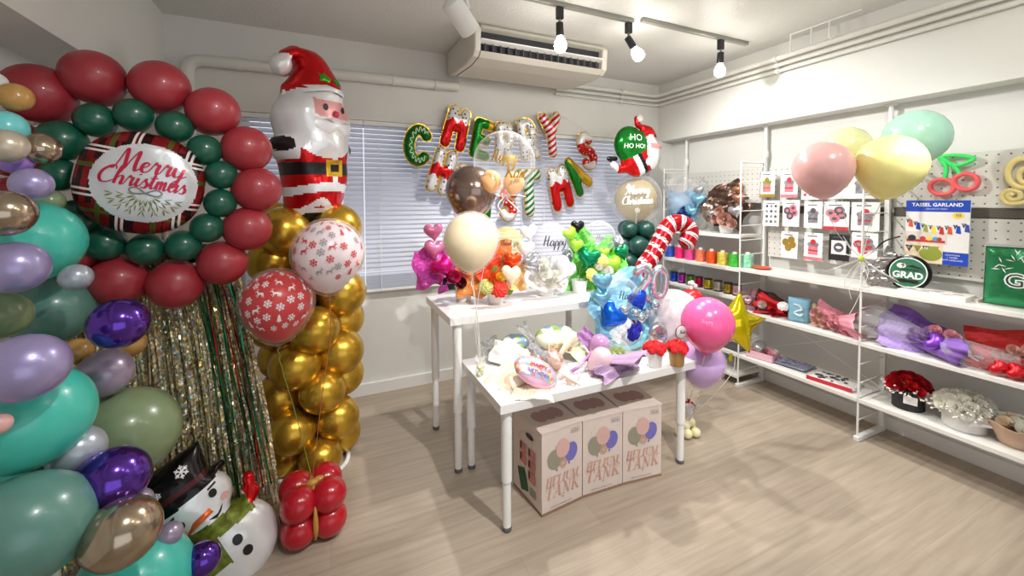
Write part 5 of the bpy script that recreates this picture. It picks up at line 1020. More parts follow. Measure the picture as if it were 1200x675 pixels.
# ribbon tails tied under the clear balloon
m = MB(); b0 = k2-V((0, 0, -.02)); m.tube(spline([b0, b0+V((-.05, -.02, -.05)), b0+V((-.02, -.03, -.1))], 6), .004, 6); m.tube(spline([b0, b0+V((.08, 0, .01)), b0+V((.14, 0, .0))], 6), .003, 6); m.tube(spline([b0, b0+V((.05, -.02, -.05)), b0+V((.08, -.02, -.08))], 6), .004, 6)
o = tag(m.build('ribbon_bow', satin, loc=b0), 'white satin ribbon tails tied under the clear lettered balloon', 'ribbon')
wrb = mat('white ribbon', (240, 238, 232), .3, .1)
rib('white ribbon from the cream balloon down to the weight cup', [k1, (k1+WCT)/2+V((.01, 0, 0)), WCT], .0028, wrb, .007); rib('white ribbon from the clear lettered balloon to the weight cup', [k2, (k2+k1)/2+V((.02, .02, 0)), (k1+WCT)/2+V((.004, .02, 0)), WCT], .0016, wrb); rib('white ribbon from the brown balloon to the weight cup', [k3, (k3+WCT)/2+V((-.004, .03, 0)), WCT], .0016, wrb)
# pink, lavender and star balloons tied to a weight on the floor
wb_ = at(808, 512, Z=0); t = thing('balloon_cluster_weight', 'cluster of small cream balloons on the floor weighting the pink balloon', 'balloon weight', wb_)
CRB = latex('cream mini', (232, 224, 178))
for k, (a, b, z) in enumerate(((-.03, -.01, .035), (.035, -.02, .035), (.0, .04, .035), (-.06, .03, .035), (.055, .035, .035), (-.02, .015, .085), (.03, .02, .088))): balloon('mini_balloon', (a, b, z), .033, CRB, t, to=(-a*10, -b*10, .5), neck=.1, knot=False)
WT2 = wb_+V((0, 0, .12)); m = MB(); m.lathe([(.004, .11), (.03, .2), (.034, .22), (.02, .2), (.003, .115)], 10); m.build('tulle_tuft', clear('white tulle', (0, 0, 0)), t)
k4, t, p, R = floater('hot pink balloon floating at the right end of the low table', 829, 378, 29.5, 2.45, latex('hot pink', (238, 92, 150), .22), to=(-.1, 0, -1))
k5, t, p, R = floater('lavender balloon in a clear one hanging under the hot pink balloon', 822, 424, 27, 2.6, latex('soft lavender', (196, 160, 214), .3), outer=clr, to=(.0, 0, -1))
m = MB(); script(m, 'Happy', .012, on_ball(frame(at(829, 378, D=2.45)-at(829, 378, D=2.45), (EYE-at(829, 378, D=2.45)).normalized(), roll=.1), 29.5*2.45/F*1.01), wt=.3)
o = m.build('lettering', mat('print pale pink', (246, 140, 186), .4)); o.parent = [x for x in SC.objects if x.get('label', '').startswith('hot pink')][0]
rib('white ribbon from the hot pink balloon to the cream weight', [k4, k4+V((.03, .06, -.14)), (k5+WT2)/2+V((.02, .05, .05)), WT2], .0024, wrb); rib('white curly ribbon under the lavender balloon', [k5, (k5+WT2)/2+V((.012, 0, 0)), WT2], .0028, wrb, .012)
sp = at(862, 379, D=2.75); t = thing('star_foil_balloon', 'metallic yellow star foil balloon beside the hot pink balloon', 'foil balloon', sp); rs = met(39, sp)
mb, h_ = foil(sd_poly(star_pts(rs, .5)), (-rs*1.02, rs*1.02, -rs*1.02, rs*1.02), rs/26, rs*.34, wr=.03); YLF = foilm('star yellow', (226, 206, 20), .75, .12)
tform(mb, frame((0, 0, 0), (-.35, -1, .1), roll=-.2)).build('body', YLF, t); m = MB(); m.add([frame((0, 0, 0), (-.35, -1, .1), roll=-.2) @ V(v) for v in ((-.012, -rs*.9, 0), (.012, -rs*.9, 0), (.01, -rs*1.12, 0), (-.01, -rs*1.12, 0))], [(0, 1, 2, 3)]); m.build('filler_tab', YLF, t)
rib('white ribbon from the yellow star to the cream weight', [sp+V((0, 0, -rs*.9)), sp+V((-.05, 0, -.35)), WT2], .0018, wrb)
# --- candy cane foil
cb = at(752, 322, Y=2.62); c1 = at(777, 277, Y=2.62); path = [V((cb.x-.36, 2.62, .0)), V((cb.x-.33, 2.62, .13)), V((cb.x-.2, 2.62, .4)), cb, at(765, 299, Y=2.62), c1, at(783, 266, Y=2.62), at(793, 261, Y=2.60), at(803, 264, Y=2.58), at(808, 272, Y=2.56), at(806, 282, Y=2.55), at(802, 290, Y=2.55)]
path = spline(path, 7); wr_ = met(10.2, c1); rad = [wr_*min(1, .35+.65*i/5, .45+.55*(len(path)-1-i)/4) for i in range(len(path))]; base = V((cb.x-.36, 2.62, 0))
cane = thing('candy_cane_balloon', 'large red and white striped candy cane foil balloon behind the blue bouquet', 'foil balloon', base); nC = 24; P2 = []; R2 = []
for i in range(len(path)-1):
    for k in range(3): P2.append(path[i].lerp(path[i+1], k/3)); R2.append(rad[i]+(rad[i+1]-rad[i])*k/3)
P2.append(path[-1]); R2.append(rad[-1]); arc = [0]
for a, b in zip(P2[:-1], P2[1:]): arc.append(arc[-1]+(b-a).length)
def cst(i, k): u = (arc[i]/.085+k/nC) % 1; return 1 if u < .2 or .28 < u < .36 else 0
mb = MB(); mb.tube([p-base for p in P2], R2, nC, mf=cst); mb.build('body', [foilm('cane red', (190, 20, 34), .6), mat('foil white', (0, 0, 0))], cane)
# --- green tower with gold bubble and figure
gx_, gy_2 = at(745, 280, Y=3.22).x, 3.22; gt_ = thing('balloon_tower', 'dark green balloon tower topped by a lettered clear gold balloon', 'balloon column', (gx_, gy_2, 0)); z = at(745, 320, Y=3.22).z
R = met(11.5, (gx_, gy_2, 1.3)); zt_ = at(745, 268, Y=3.22).z; n = 9
for L in range(9):
    zz = zt_-L*R*1.62
    if zz < R: break
    for k in range(4): a = PI/4*(L % 2)+PI/2*k+.3; q_ = R*(.86 if L == 0 else 1); balloon('balloon', (R*1.15*math.cos(a), R*1.15*math.sin(a), zz), q_, latex('bottle green', (18, 70, 62), .35), gt_, to=(-math.cos(a), -math.sin(a), -.1), neck=.1, knot=False)
m = MB(); pcn = at(745, 233, Y=3.22); m.rod((0, 0, 0), (0, 0, pcn.z-.1), .01); m.box((0, 0, .005), (.3, .3, .01)); m.build('pole', white, gt_)
Rg = met(29.5, pcn); lp = pcn-V((gx_, gy_2, 0)); balloon('inner_balloon', lp, Rg*.82, clear('gold tinted latex', (206, 186, 130), .42, .1, .8), gt_, neck=.15, knot=False); go_ = balloon('outer_balloon', lp, Rg, clr, gt_, neck=.15, knot=True)
tb = MB(); fn = on_ball(frame(lp, (EYE-pcn).normalized(), roll=.05), Rg*1.012); script(tb, 'Merry', Rg*.17, lambda x, y: fn(x+Rg*.1, y+Rg*.28), wt=.34); script(tb, 'Christmas', Rg*.15, lambda x, y: fn(x+Rg*.08, y-Rg*.12), wt=.34); snow(tb, fn, Rg*.05, -Rg*.45, Rg*.12); tree(tb, fn, -Rg*.3, Rg*.5, Rg*.12); tb.build('lettering', mat('print pure white', (250, 250, 250), .4), gt_)
# walking figure with green sack
fc = at(742, 180, Y=3.12); u = met(1, fc); t = thing('sack_figure_foil_balloon', 'foil balloon of a bearded man in red with green lettered sack', 'foil balloon', fc)
X = lambda px, py: ((px-742)*u, -(py-180)*u)
def cl(px, py): return X(px, py)
SK = sd_ell(*X(738, 170), 21*u, 22*u); BD = sd_ell(*X(745, 188), 20*u, 19*u, -.5); HD = sd_ell(*X(766, 178), 11.5*u, 21*u, .05); HT = sd_poly([X(*p) for p in ((753, 160), (752, 150), (758, 145), (768, 147), (775, 155), (776, 160), (765, 157))]); HTL = sd_caps([[X(758, 150), X(749, 146), X(748, 139)]], 3.6*u); PM = sd_ell(*X(752.5, 138), 5*u, 5*u); NS = sd_ell(*X(778.5, 170), 4*u, 3.4*u); AR = sd_caps([[X(733, 198), X(722, 199), X(715, 194)]], 4.6*u); GV = sd_caps([[X(714, 192), X(713, 187)], [X(709, 187), X(718, 186.5)]], 2.8*u); LG = sd_caps([[X(752, 200), X(762, 195)]], 6*u)
FG2 = sd_or(SK, BD, HD, HT, HTL, PM, NS, AR, GV, LG)
def fp2(x, y):
    o = np.ones(x.shape, int); o = np.where((SK(x, y) > 0) & (y-.45*x > -.018-0*u), 2, o); b = (BD(x, y) > 0) | (LG(x, y) > 0); d = (x-X(742, 190)[0])*.8+(y-X(742, 190)[1])*.55
    o = np.where(b & (o == 1) & (np.abs(d) < 3.2*u), 0, o); o = np.where(b & (o == 1) & (np.abs(d-5.4*u) < 2.2*u), 3, o); o = np.where(np.hypot(x-X(757, 190)[0], y-X(757, 190)[1]) < 4.5*u, 0, o)
    o = np.where((HD(x, y) > 0) & (HT(x, y) <= 0), 0, o); o = np.where(PM(x, y) > 0, 0, o); o = np.where((HD(x, y) > 0) & (np.abs(y-X(0, 171)[1]) < 3*u) & (x > X(760, 0)[0]), 4, o); o = np.where(NS(x, y) > .0, np.where(x > X(774, 0)[0], 4, o), o); o = np.where(GV(x, y) > 0, 3, o); o = np.where((AR(x, y) > 0) & (x < X(720, 0)[0]) & (y < X(0, 190)[1]), 0, o); return o
mb, h2 = foil(FG2, (-36*u, 43*u, -30*u, 50*u), .0085, .085, fp2, wr=.05); M = frame((0, 0, 0), (-.1, -1, .05)); tform(mb, M).build('body', [foil_white, foil_red, foil_green, foil_black, skin], t)
tb = MB(); g2 = lambda x, y: M @ V((x, y, h2(x, y)+.004)); write(tb, 'HO', 11*u, lambda x, y: g2(x+X(740, 0)[0], y+X(0, 163)[1]), 0, .0, .1); write(tb, 'HO HO!', 7.5*u, lambda x, y: g2(x+X(738, 0)[0], y+X(0, 173)[1]), 0, .0, .1); tb.build('lettering', mat('print pure white', (0, 0, 0)), t)
m = MB(); m.tube([V((0, .02, -.1)), (pcn+V((0, 0, Rg*1.0)))-fc], .006, 8); m.build('holding_stick', white, t)
# ================================================================== shelving along the right wall
FX, RX = 3.25, 3.555; FY = [3.27, 2.395, 1.513, .632]
rack = thing('shelving_rack', 'long white wire-frame shelving rack along the right wall', 'shelving', (RX, 1.95, 0)); ro = V(rack.location)
wire = mat('white wire', (236, 236, 232), .35)
for i, y in enumerate(FY):
    m = MB(); o = V((0, y-ro.y, 0)); m.rod(o+V((FX-RX, 0, .02)), o+V((FX-RX, 0, 1.95)), .0065); z = .14
    while z < 1.96: m.rod(o+V((FX-RX, 0, z)), o+V((0, 0, z+.004)), .004, 8); z += .1265
    m.rod(o+V((FX-RX, 0, 1.95)), o+V((0, 0, 1.95)), .0065); m.bb(-.0125, .0125, o.y-.014, o.y+.014, 0, 2.0); f = m.build('side_frame', wire, rack)
    m = MB(); m.bb(FX-RX-.02, .02, o.y-.016, o.y+.016, 0, .032); m.build('foot_bar', wire, f, bevel=.004)
    m = MB(); m.rod((.01, o.y, 1.98), (.01, o.y, 2.28), .0145, 14); m.lathe([(.03, 2.268), (.03, 2.284)], 16, M=Matrix.Translation((.01, o.y, 0))); m.lathe([(.02, 2.0), (.022, 2.02), (.022, 2.05), (.016, 2.07)], 14, M=Matrix.Translation((.01, o.y, 0))); m.build('tension_pole', wire, rack)
def shelf(y0, y1, z):
    m = MB(); m.bb(FX-RX-.004, .005, y0-ro.y+.006, y1-ro.y-.006, z-.018, z); m.bb(FX-RX-.008, FX-RX, y0-ro.y+.006, y1-ro.y-.006, z-.026, z+.001); m.build('shelf', mat('white shelf board', (232, 230, 224), .4, var=.015), rack, bevel=.002)
for z in (1.32, 1.03, .78, .29, .10): shelf(FY[1], FY[0], z)
for z in (1.04, .674, .29): shelf(FY[2], FY[1], z); shelf(FY[3], FY[2], z)
m = MB(); m.rod((-.012, FY[1]-ro.y, .30), (-.012, FY[2]-ro.y, .68), .004, 6); m.rod((-.012, FY[1]-ro.y, .68), (-.012, FY[2]-ro.y, .30), .004, 6); m.rod((-.012, FY[0]-ro.y, .10), (-.012, FY[1]-ro.y, .8), .004, 6); m.build('cross_brace', wire, rack)
pm_ = pegm(); PXf = RX+.028
for k, (y0, y1) in enumerate(((2.42, 3.26), (1.535, 2.37), (.2, 1.49))):
    for lv, z0, z1 in (('upper', 1.60 if k == 0 else 1.575, 1.91), ('lower', 1.13, 1.515)):
        if k == 0 and lv == 'lower': continue
        t = thing('pegboard', 'perforated board, %s panel of the %s bay' % (lv, ('far', 'middle', 'near')[k]), 'pegboard', (PXf, (y0+y1)/2, z0)); m = MB(); m.bb(0, .012, -(y1-y0)/2, (y1-y0)/2, 0, z1-z0); m.build('panel', pm_, t)
        m = MB(); m.bb(.012, .03, -(y1-y0)/2, (y1-y0)/2, .02, .05); m.bb(.012, .03, -(y1-y0)/2, (y1-y0)/2, z1-z0-.05, z1-z0-.02); m.build('rail', alu, t)
        if lv == 'upper': m = MB(); m.bb(.0, .01, -(y1-y0)/2, (y1-y0)/2, -.065, -.002); m.build('gap_shade_strip', mat('gap shade grey', (92, 88, 82), .5, .2), t)  # dark strip standing in for the shade in the gap below the panel
# hanging packets
hd = [foilm('packet gold', (176, 146, 60), .4), mat('packet rose', (208, 120, 132), .5, var=.2, scale=60), mat('packet green', (110, 150, 70), .5, var=.3, scale=60), mat('packet ink', (84, 82, 90), .5, var=.3, scale=60), mat('packet red', (196, 40, 56), .5), mat('packet silver', (150, 148, 156), .35, .4, var=.3, scale=50)]
cardw = mat('packet white', (238, 236, 234), .4, var=.02, scale=30); cardk = mat('packet black', (34, 32, 36), .4)
def packet(label, px, py, w, h, spec, skew=0):
    p = at(px, py, X=3.515); sw = .165*w/27 if w > 24 else .138; Hh = met(h, p); t = thing('balloon_packet', label, 'packet', p, 'balloon packets on the pegboard'); M = frame((0, 0, 0), (-1, -.0, .03), roll=skew)
    W = sw if w > 24 else .135
    m = MB(); m.box((0, 0, 0), (W, Hh, .006), M=M); m.build('card', cardk if spec.get('k') else cardw, t, bevel=.002)
    m = MB(); D = lambda m_, x, y, a, b, dz=.0036, n=18: m.add([M @ V((x*W+a*W*math.cos(e), y*Hh+b*Hh*math.sin(e), dz)) for e in np.linspace(0, 2*PI, n+1)[:-1]], [tuple(range(n))], m_, False)
    Rc = lambda m_, x, y, a, b, dz=.0036: m.add([M @ V((x*W+u*a*W, y*Hh+v*b*Hh, dz)) for u, v in ((-1, -1), (1, -1), (1, 1), (-1, 1))], [(0, 1, 2, 3)], m_, False)
    g = spec['g']
    if g == 'cake':
        a, b, c = spec['c']; Rc(a, 0, -.14, .26, .16); Rc(b, 0, -.14, .26, .03, .0038)
        for x in (-.18, 0, .18): D(c, x, .08, .13, .08, .004)
        D(b, 0, .17, .15, .1, .0042)
    elif g == 'grid':
        for i in range(3):
            for j in range(4): D(spec['c'][(i+j) % len(spec['c'])], -.28+.28*i, .28-.2*j, .09, .055)
    elif g == 'balls':
        for k, (x, y) in enumerate(((-.22, .1), (.2, .02), (-.05, -.1), (.12, .2))): D(spec['c'][k % len(spec['c'])], x, y, .21, .14, .0036+.0002*k); D(spec['c'][(k+1) % len(spec['c'])], x, y, .1, .06, .0038+.0002*k)
    elif g == 'round':
        Rc(6, 0, .0, .36, .26); D(3, 0, 0, .25, .18, .004); D(6, 0, 0, .14, .05, .0044)
    if 'bar' in spec: Rc(spec['bar'], 0, -.44, .5, .06)
    Rc(3, -.05, .38, .26, .018); m.build('picture', hd+[cardw], t)
    hh_ = MB(); hh_.rod((-.012, 0, Hh*.46), (.05, 0, Hh*.46), .002, 6); hh_.rod((-.012, 0, Hh*.46), (-.012, 0, Hh*.46+.012), .002, 6); hh_.build('peg_hook', alu, t)
for a in [('white packet with gold and green cake balloon picture, first in the top row', 899, 216, 20, 30, dict(g='cake', c=(1, 0, 2), bar=0)), ('white packet with rose pink cake balloon picture, second in the top row', 925, 216, 20, 31, dict(g='cake', c=(1, 4, 5), bar=1)), ('white packet half hidden below the pink balloon', 950, 218, 20, 32, dict(g='grid', c=(5, 4))), ('white packet with red print between the pink and yellow balloons', 983, 217, 26, 32, dict(g='balls', c=(4, 1))), ('white packet with silver ring print behind the yellow balloon', 1011, 217, 26, 32, dict(g='cake', c=(5, 5, 5))),
          ('white packet with rows of tiny figures, first in the middle row', 904, 250, 20, 30, dict(g='grid', c=(3, 5))), ('white packet with black and rose cluster, second in the middle row', 927, 250, 20, 31, dict(g='balls', c=(3, 1))), ('white packet with silver tiered cake picture, third in the middle row', 953, 252, 20, 31, dict(g='cake', c=(5, 3, 5))), ('wide white packet with rose and black round balloons above a red band', 980, 253, 28, 33, dict(g='balls', c=(1, 3), bar=4)), ('wide white packet with silver and red picture behind the ribbon strings', 1014, 254, 28, 34, dict(g='cake', c=(5, 4, 5))),
          ('white packet with shiny gold number shape, first in the bottom row', 925, 287, 21, 31, dict(g='balls', c=(0, 0))), ('white packet with pink and grey cake picture above a pink band', 953, 289, 22, 32, dict(g='cake', c=(1, 4, 5), bar=1)), ('black bordered packet with round emblem in the bottom row', 983, 290, 22, 31, dict(g='round', c=(3,), k=1)), ('white packet with red heart print, last in the bottom row', 1013, 290, 26, 34, dict(g='balls', c=(4, 5), bar=5))]: packet(*a)
# tassel garland pack
p = at(1097, 272, X=3.52); t = thing('tassel_garland_pack', 'blue and white pack reading TASSEL GARLAND hung on the pegboard', 'packet', p); M = frame((0, 0, 0), (-1, 0, .02)); W, H = .30, .40
m = MB(); m.box((0, 0, 0), (W, H, .010), M=M); m.build('card', cardw, t, bevel=.002)
tbl = mat('pack blue', (28, 74, 190), .4); m = MB()
def rc(m_, x0, x1, y0, y1, dz=.0056): m.add([M @ V(v) for v in ((x0, y0, dz), (x1, y0, dz), (x1, y1, dz), (x0, y1, dz))], [(0, 1, 2, 3)], m_, False)
rc(0, -W/2, W/2, H*.32, H/2); rc(0, -W*.1, W/2, -H/2, -H*.3); rc(9, -W/2, W*.12, -H*.5, -H*.20, .0058); rc(10, -W/2, W*.18, -H*.19, .0, .0058)
rc(8, -W*.47, W*.15, -H*.17, -H*.13, .006)
for x, c_, a in ((-.38, 7, .05), (-.2, 8, .035), (-.1, 4, .03), (0, 5, .035), (.06, 2, .03)): m.add([M @ V((x*W+a*W*1.4*math.cos(e), -H*.11+a*H*math.sin(e), .0062)) for e in np.linspace(0, 2*PI, 13)[:-1]], [tuple(range(12))], c_, False)
pc_ = [1, 0, 3, 4, 2, 1, 0, 6]
for k in range(8):
    x = -W*.44+k*W*.125; y = H*.2-.03*math.sin(k/7*PI)-.02*k/7; m.add([M @ V(v) for v in ((x-.016, y, .006), (x+.004, y, .006), (x-.006, y-.03, .006))], [(0, 2, 1)], 7, False); m.add([M @ V(v) for v in ((x+.002, y-.004, .0064), (x+.016, y-.008, .0064), (x+.022, y-.055, .0064), (x-.002, y-.05, .0064))], [(0, 3, 2, 1)], pc_[k], False)
for k in range(4):
    x = -W*.42+k*W*.14; m.add([M @ V(v) for v in ((x-.02, -H*.23, .0062), (x+.02, -H*.23, .0062), (x, -H*.34, .0062))], [(0, 2, 1)], 7 if k % 2 == 0 else 3, False)
m.add([M @ V((-.02+.055*math.cos(e), -H*.35+.045*math.sin(e), .0066)) for e in np.linspace(0, 2*PI, 17)[:-1]], [tuple(range(16))], 3, False)
m.add([M @ V((W*.33+.026*math.cos(e), H*.27+.02*math.sin(e), .0068)) for e in np.linspace(0, 2*PI, 17)[:-1]], [tuple(range(16))], 4, False)
m.build('picture', [tbl, mat('tassel orange', (220, 86, 50), .5), mat('tassel red', (196, 44, 50), .5), mat('tassel olive', (150, 160, 60), .5), mat('tassel yellow', (246, 220, 60), .5), mat('tassel aqua', (70, 170, 200), .5), mat('tassel indigo', (60, 70, 170), .5), mat('pennant black', (44, 42, 46), .5), mat('table red', (200, 60, 50), .5), mat('photo cream', (246, 224, 190), .5), mat('photo warm grey', (226, 214, 204), .5)], t)
m = MB(); fn = on_flat(M, .0072); write(m, 'TASSEL GARLAND', .030, lambda x, y: fn(x*.98, y+H*.43), 0, .025); write(m, 'GARLAND OF TASSELS', .010, lambda x, y: fn(x, y+H*.365), 0); write(m, '10', .026, lambda x, y: fn(x+W*.33, y+H*.27), 1, .02)
m.build('lettering', [mat('print pure white', (0, 0, 0)), tbl], t); m = MB()
for k, s_ in enumerate(('CONTAINS', '1 TASSEL', '10 FT GARLAND')): write(m, s_, .013, lambda x, y: fn(x+W*.27, y-H*(.345+.04*k)), 0)
m.build('small_print', mat('print pure white', (0, 0, 0)), t); m = MB()
for k, ch in enumerate('CONGRATS'): write(m, ch, .016, lambda x, y: fn(x-W*.46+k*W*.125, y+H*.185-.03*math.sin(k/7*PI)-.02*k/7), 0)
for k, ch in ((0, 'C'), (2, 'N')): write(m, ch, .024, lambda x, y: fn(x-W*.42+k*W*.14, y-H*.265), 0)
write(m, 'G', .024, lambda x, y: fn(x+.03, y-H*.27), 0); m.build('pennant_lettering', mat('print pure white', (0, 0, 0)), t)
for yy in (-.09, .09): m = MB(); m.rod((-.01, yy, H*.49), (.045, yy, H*.49), .002, 6); m.rod((-.01, yy, H*.49), (-.01, yy, H*.53), .002, 6); m.build('peg_hook', alu, t)
# shaped tube signs on the pegboard
def sign(name, label, px, py): p = at(px, py, X=3.545); return thing(name, label, 'wall sign', p, None), (lambda a, b: at(a, b, X=3.545)-p), p
t, q, p = sign('cherry_sign', 'coral and green tube sign in the shape of two cherries', 1118, 206)
cor = mat('coral tube', (240, 96, 100), .4, var=.03); grn_ = mat('bright green tube', (60, 226, 110), .4, var=.03); ylt = mat('yellow tube', (240, 222, 150), .4, var=.03)
for a, b, rx, ry in ((1104, 219, 14, 9), (1132, 213, 14, 9.5)): MB().tube([q(a+rx*math.cos(e), b+ry*math.sin(e)) for e in np.linspace(0, 2*PI, 29)[:-1]], .014, 10, True).build('cherry_ring', cor, t)
MB().tube(spline([q(1107, 211), q(1109, 198), q(1105, 190), q(1100, 184)], 6), .012, 10).build('stem', grn_, t); MB().tube(spline([q(1126, 206), q(1120, 197), q(1111, 190), q(1103, 184)], 6), .012, 10).build('stem', grn_, t)
MB().tube(spline([q(1104, 184), q(1116, 182), q(1132, 183), q(1141, 186), q(1133, 191), q(1120, 194), q(1110, 190)], 6, True), .012, 10, True).build('leaf', grn_, t)
t, q, p = sign('fruit_sign', 'pale yellow ringed tube sign cut by the right photo edge', 1198, 203)
MB().tube([q(1199+18*math.cos(e), 203+17*math.sin(e)) for e in np.linspace(0, 2*PI, 33)[:-1]], .015, 10, True).build('outer_ring', ylt, t); MB().tube([q(1203+9*math.cos(e), 206+9*math.sin(e)) for e in np.linspace(0, 2*PI, 29)[:-1]], .012, 10, True).build('inner_ring', ylt, t)
t, q, p = sign('spiral_sign', 'pale yellow curled tube sign below the ringed one', 1186, 230)
MB().tube(spline([q(1188, 229), q(1184, 227), q(1181, 230), q(1186, 234), q(1195, 232), q(1194, 225), q(1182, 223), q(1174, 229), q(1180, 238), q(1196, 238), q(1206, 234)], 6), .012, 10).build('spiral_tube', ylt, t)
# ---------------------------------------------------------------- goods on the shelves
def on_shelf(px, py, z, X=None):
    p = at(px, py, X=X) if X else at(px, py, Z=z); return V((p.x, p.y, z))
GR = 'ribbon spools on the upper shelf'
for k, (px, c_, nm) in enumerate(((785, (50, 90, 190), 'blue'), (796.5, (238, 40, 110), 'hot pink'), (808.5, (226, 70, 140), 'magenta pink'), (821, (240, 120, 90), 'salmon'), (834, (244, 90, 30), 'orange'), (847, (238, 206, 90), 'yellow'), (861, (70, 180, 60), 'green'), (876, (140, 206, 170), 'mint'))):
    p = on_shelf(px, 300, 1.0305 if k < 7 else 1.0405, 3.34); t = thing('ribbon_spool', nm+' curling ribbon spool with white core on the upper spool shelf', 'ribbon spool', p, GR); r = .047; h = .115
    m = MB(); pr = [(r*.96, 0), (r, .006)]+[(r+.0015*(i % 2), .006+(h-.012)*i/10) for i in range(1, 10)]+[(r, h-.006), (r*.96, h), (.02, h)]; m.lathe(pr, 24); m.build('ribbon_winding', mat('ribbon '+nm, c_, .35, .15, var=.35, scale=40), t)
    m = MB(); m.lathe([(.019, h-.004), (.019, h+.016), (.015, h+.018), (.013, h)], 16); m.build('core', white, t)
for k, (px, c_, nm) in enumerate(((789.8, (40, 80, 200), 'royal blue'), (799, (176, 60, 170), 'purple'), (809, (96, 140, 60), 'moss green'), (819, (190, 30, 70), 'crimson'), (830, (200, 184, 50), 'lime gold'), (841.5, (196, 186, 170), 'silver'), (853.5, (170, 146, 46), 'old gold'), (864, (200, 160, 170), 'rose silver'))):
    p = on_shelf(px, 330, .7805, 3.33); t = thing('ribbon_spool', nm+' metallic ribbon spool with black rims on the lower spool shelf', 'ribbon spool', p, 'metallic spools on the lower shelf'); r = .036; h = .10
    m = MB(); m.lathe([(r*.95, .008), (r, .012), (r*1.01, h*.5), (r, h-.012), (r*.95, h-.008)], 22); m.build('ribbon_winding', foilm('spool '+nm, c_, .75, .25), t)
    for pr_ in ([(r*1.08, 0), (r*1.08, .009), (.01, .009)], [(.01, h-.009), (r*1.08, h-.009), (r*1.08, h), (.012, h)]): m = MB(); m.lathe(pr_, 22); m.build('flange', black, t)
p = on_shelf(893, 316, 1.0405, 3.38); t = thing('orange_tray', 'flat oval orange tray at the start of the middle shelf', 'tray', p); m = MB(); m.lathe([(.03, 0), (.055, .002), (.07, .012), (.073, .013), (.068, .016), (.05, .006), (.001, .005)], 28, M=Matrix.Scale(1, 4)); m.build('tray_body', mat('orange red plastic', (214, 80, 50), .35), t)
# bear and bronze bouquets on the top shelf of the far bay
p = on_shelf(800, 270, 1.3205, 3.40); t = thing('wrapped_bouquet', 'pale blue wrapped bouquet in clear film on the top shelf by the corner', 'bouquet', p, 'wrapped bouquets on the top shelf'); q = lambda a, b, dx=0: at(a, b, X=p.x+dx)-p; s = lambda v: met(v, p)
PBT = mat('powder blue tissue', (150, 190, 222), .5, var=.2, scale=14); n_ = (-1, -.45, .15)
tissue(t, 'tissue_wrap', PBT, frame(q(802, 241), n_), s(34), s(34), 51, .014); pot(t, s(9), s(12), wpot); bubble(t, q(795, 238, -.05), s(13), clear('blue tinted bubble', (190, 214, 236), .35, .05, .75), view=n_)
for a, b, r, m_ in ((783, 236, 8, SLV), (818, 234, 10, PBH), (809, 247, 9, PBH), (789, 250, 8, PBH), (819, 223, 7, SLV)): heart(s(r*1.7), m_, frame(q(a, b, -.06), n_, roll=random.uniform(-.4, .4)), t)
for a, b in ((798, 252), (806, 253), (802, 246)): flower(q(a, b, -.08), s(5), n_, mat('rose navy', (60, 90, 160), .55, var=.1), t)
sheet_wrap(t, 'cellophane', clear('cellophane', (0, 0, 0)), Matrix.Translation((0, 0, .0)), s(58), .04, s(24), 6.2, 0, 6, .12, 12)
p = on_shelf(851, 276, 1.3205, 3.40); t = thing('wrapped_bouquet', 'bronze wrapped bouquet with rose gold foil on the top shelf', 'bouquet', p, 'wrapped bouquets on the top shelf'); q = lambda a, b, dx=0: at(a, b, X=p.x+dx)-p; s = lambda v: met(v, p)
pot(t, s(8), s(9), wpot); BRZ = foilm('bronze wrap', (158, 140, 126), .75, .25); BRD = foilm('dark bronze wrap', (92, 72, 62), .7, .3)
tissue(t, 'foil_wrap', BRZ, frame(q(842, 241, .02), n_, roll=.5), s(42), s(34), 53, .006, .03, .06); tissue(t, 'foil_wrap', BRD, frame(q(850, 228, .03), n_, roll=.4), s(38), s(26), 54, .007, .02, .1); tissue(t, 'foil_wrap', BRD, frame(q(862, 250, .03), (-1, -.1, .1), roll=1.2), s(34), s(26), 55, .007, .02, .1)
for a, b, r, m_ in ((866, 232, 14, foilm('rose gold', (0, 0, 0))), (866, 222, 12, foilm('copper heart', (186, 120, 80), .7)), (862, 247, 16, SLV), (834, 250, 11, SLV)): heart(s(r), m_, frame(q(a, b, -.05), n_, roll=random.uniform(-.4, .4)), t)
for a, b, r in ((849, 257, 9), (843, 248, 6), (858, 262, 6), (838, 258, 5)): flower(q(a, b, -.08), s(r), n_, mat('dahlia blush', (206, 164, 150), .6, var=.1), t)
leaves(t, [q(833, 262, -.06), q(836, 265, -.07), q(862, 266, -.05)], mat('black leaf', (40, 42, 40), .5), s(10), 4)
# clear sign cards near the frame top
# wheel-like round graduation packet, crinkled silver bag, flat box, green bag
p = V((3.43, at(1065, 311, X=3.43).y, 1.0405)); t = thing('round_graduation_sign', 'round black and green foil graduation sign propped on the shelf', 'sign', p); M = frame((0, 0, .113), (-1, 0, .12))
m = MB(); m.lathe([(.001, -.012), (.105, -.012), (.113, -.006), (.115, .0), (.113, .006), (.098, .011), (.001, .011)], 40, M=M); m.build('body', foil_black, t)
m = MB(); m.add([M @ V((.097*math.cos(e), .097*math.sin(e), .0114)) for e in np.linspace(0, 2*PI, 41)[:-1]], [tuple(range(40))], 0, False); m.add([M @ V((.091*math.cos(e), .091*math.sin(e), .0118)) for e in np.linspace(0, 2*PI, 41)[:-1]], [tuple(range(40))], 1, False)
fn = on_flat(M, .0122); gx2 = lambda x, y, a, b, k: m.add([fn(x+a*math.cos(e), y+b*math.sin(e)) for e in np.linspace(0, 2*PI, 21)[:-1]], [tuple(range(20))], k, False)
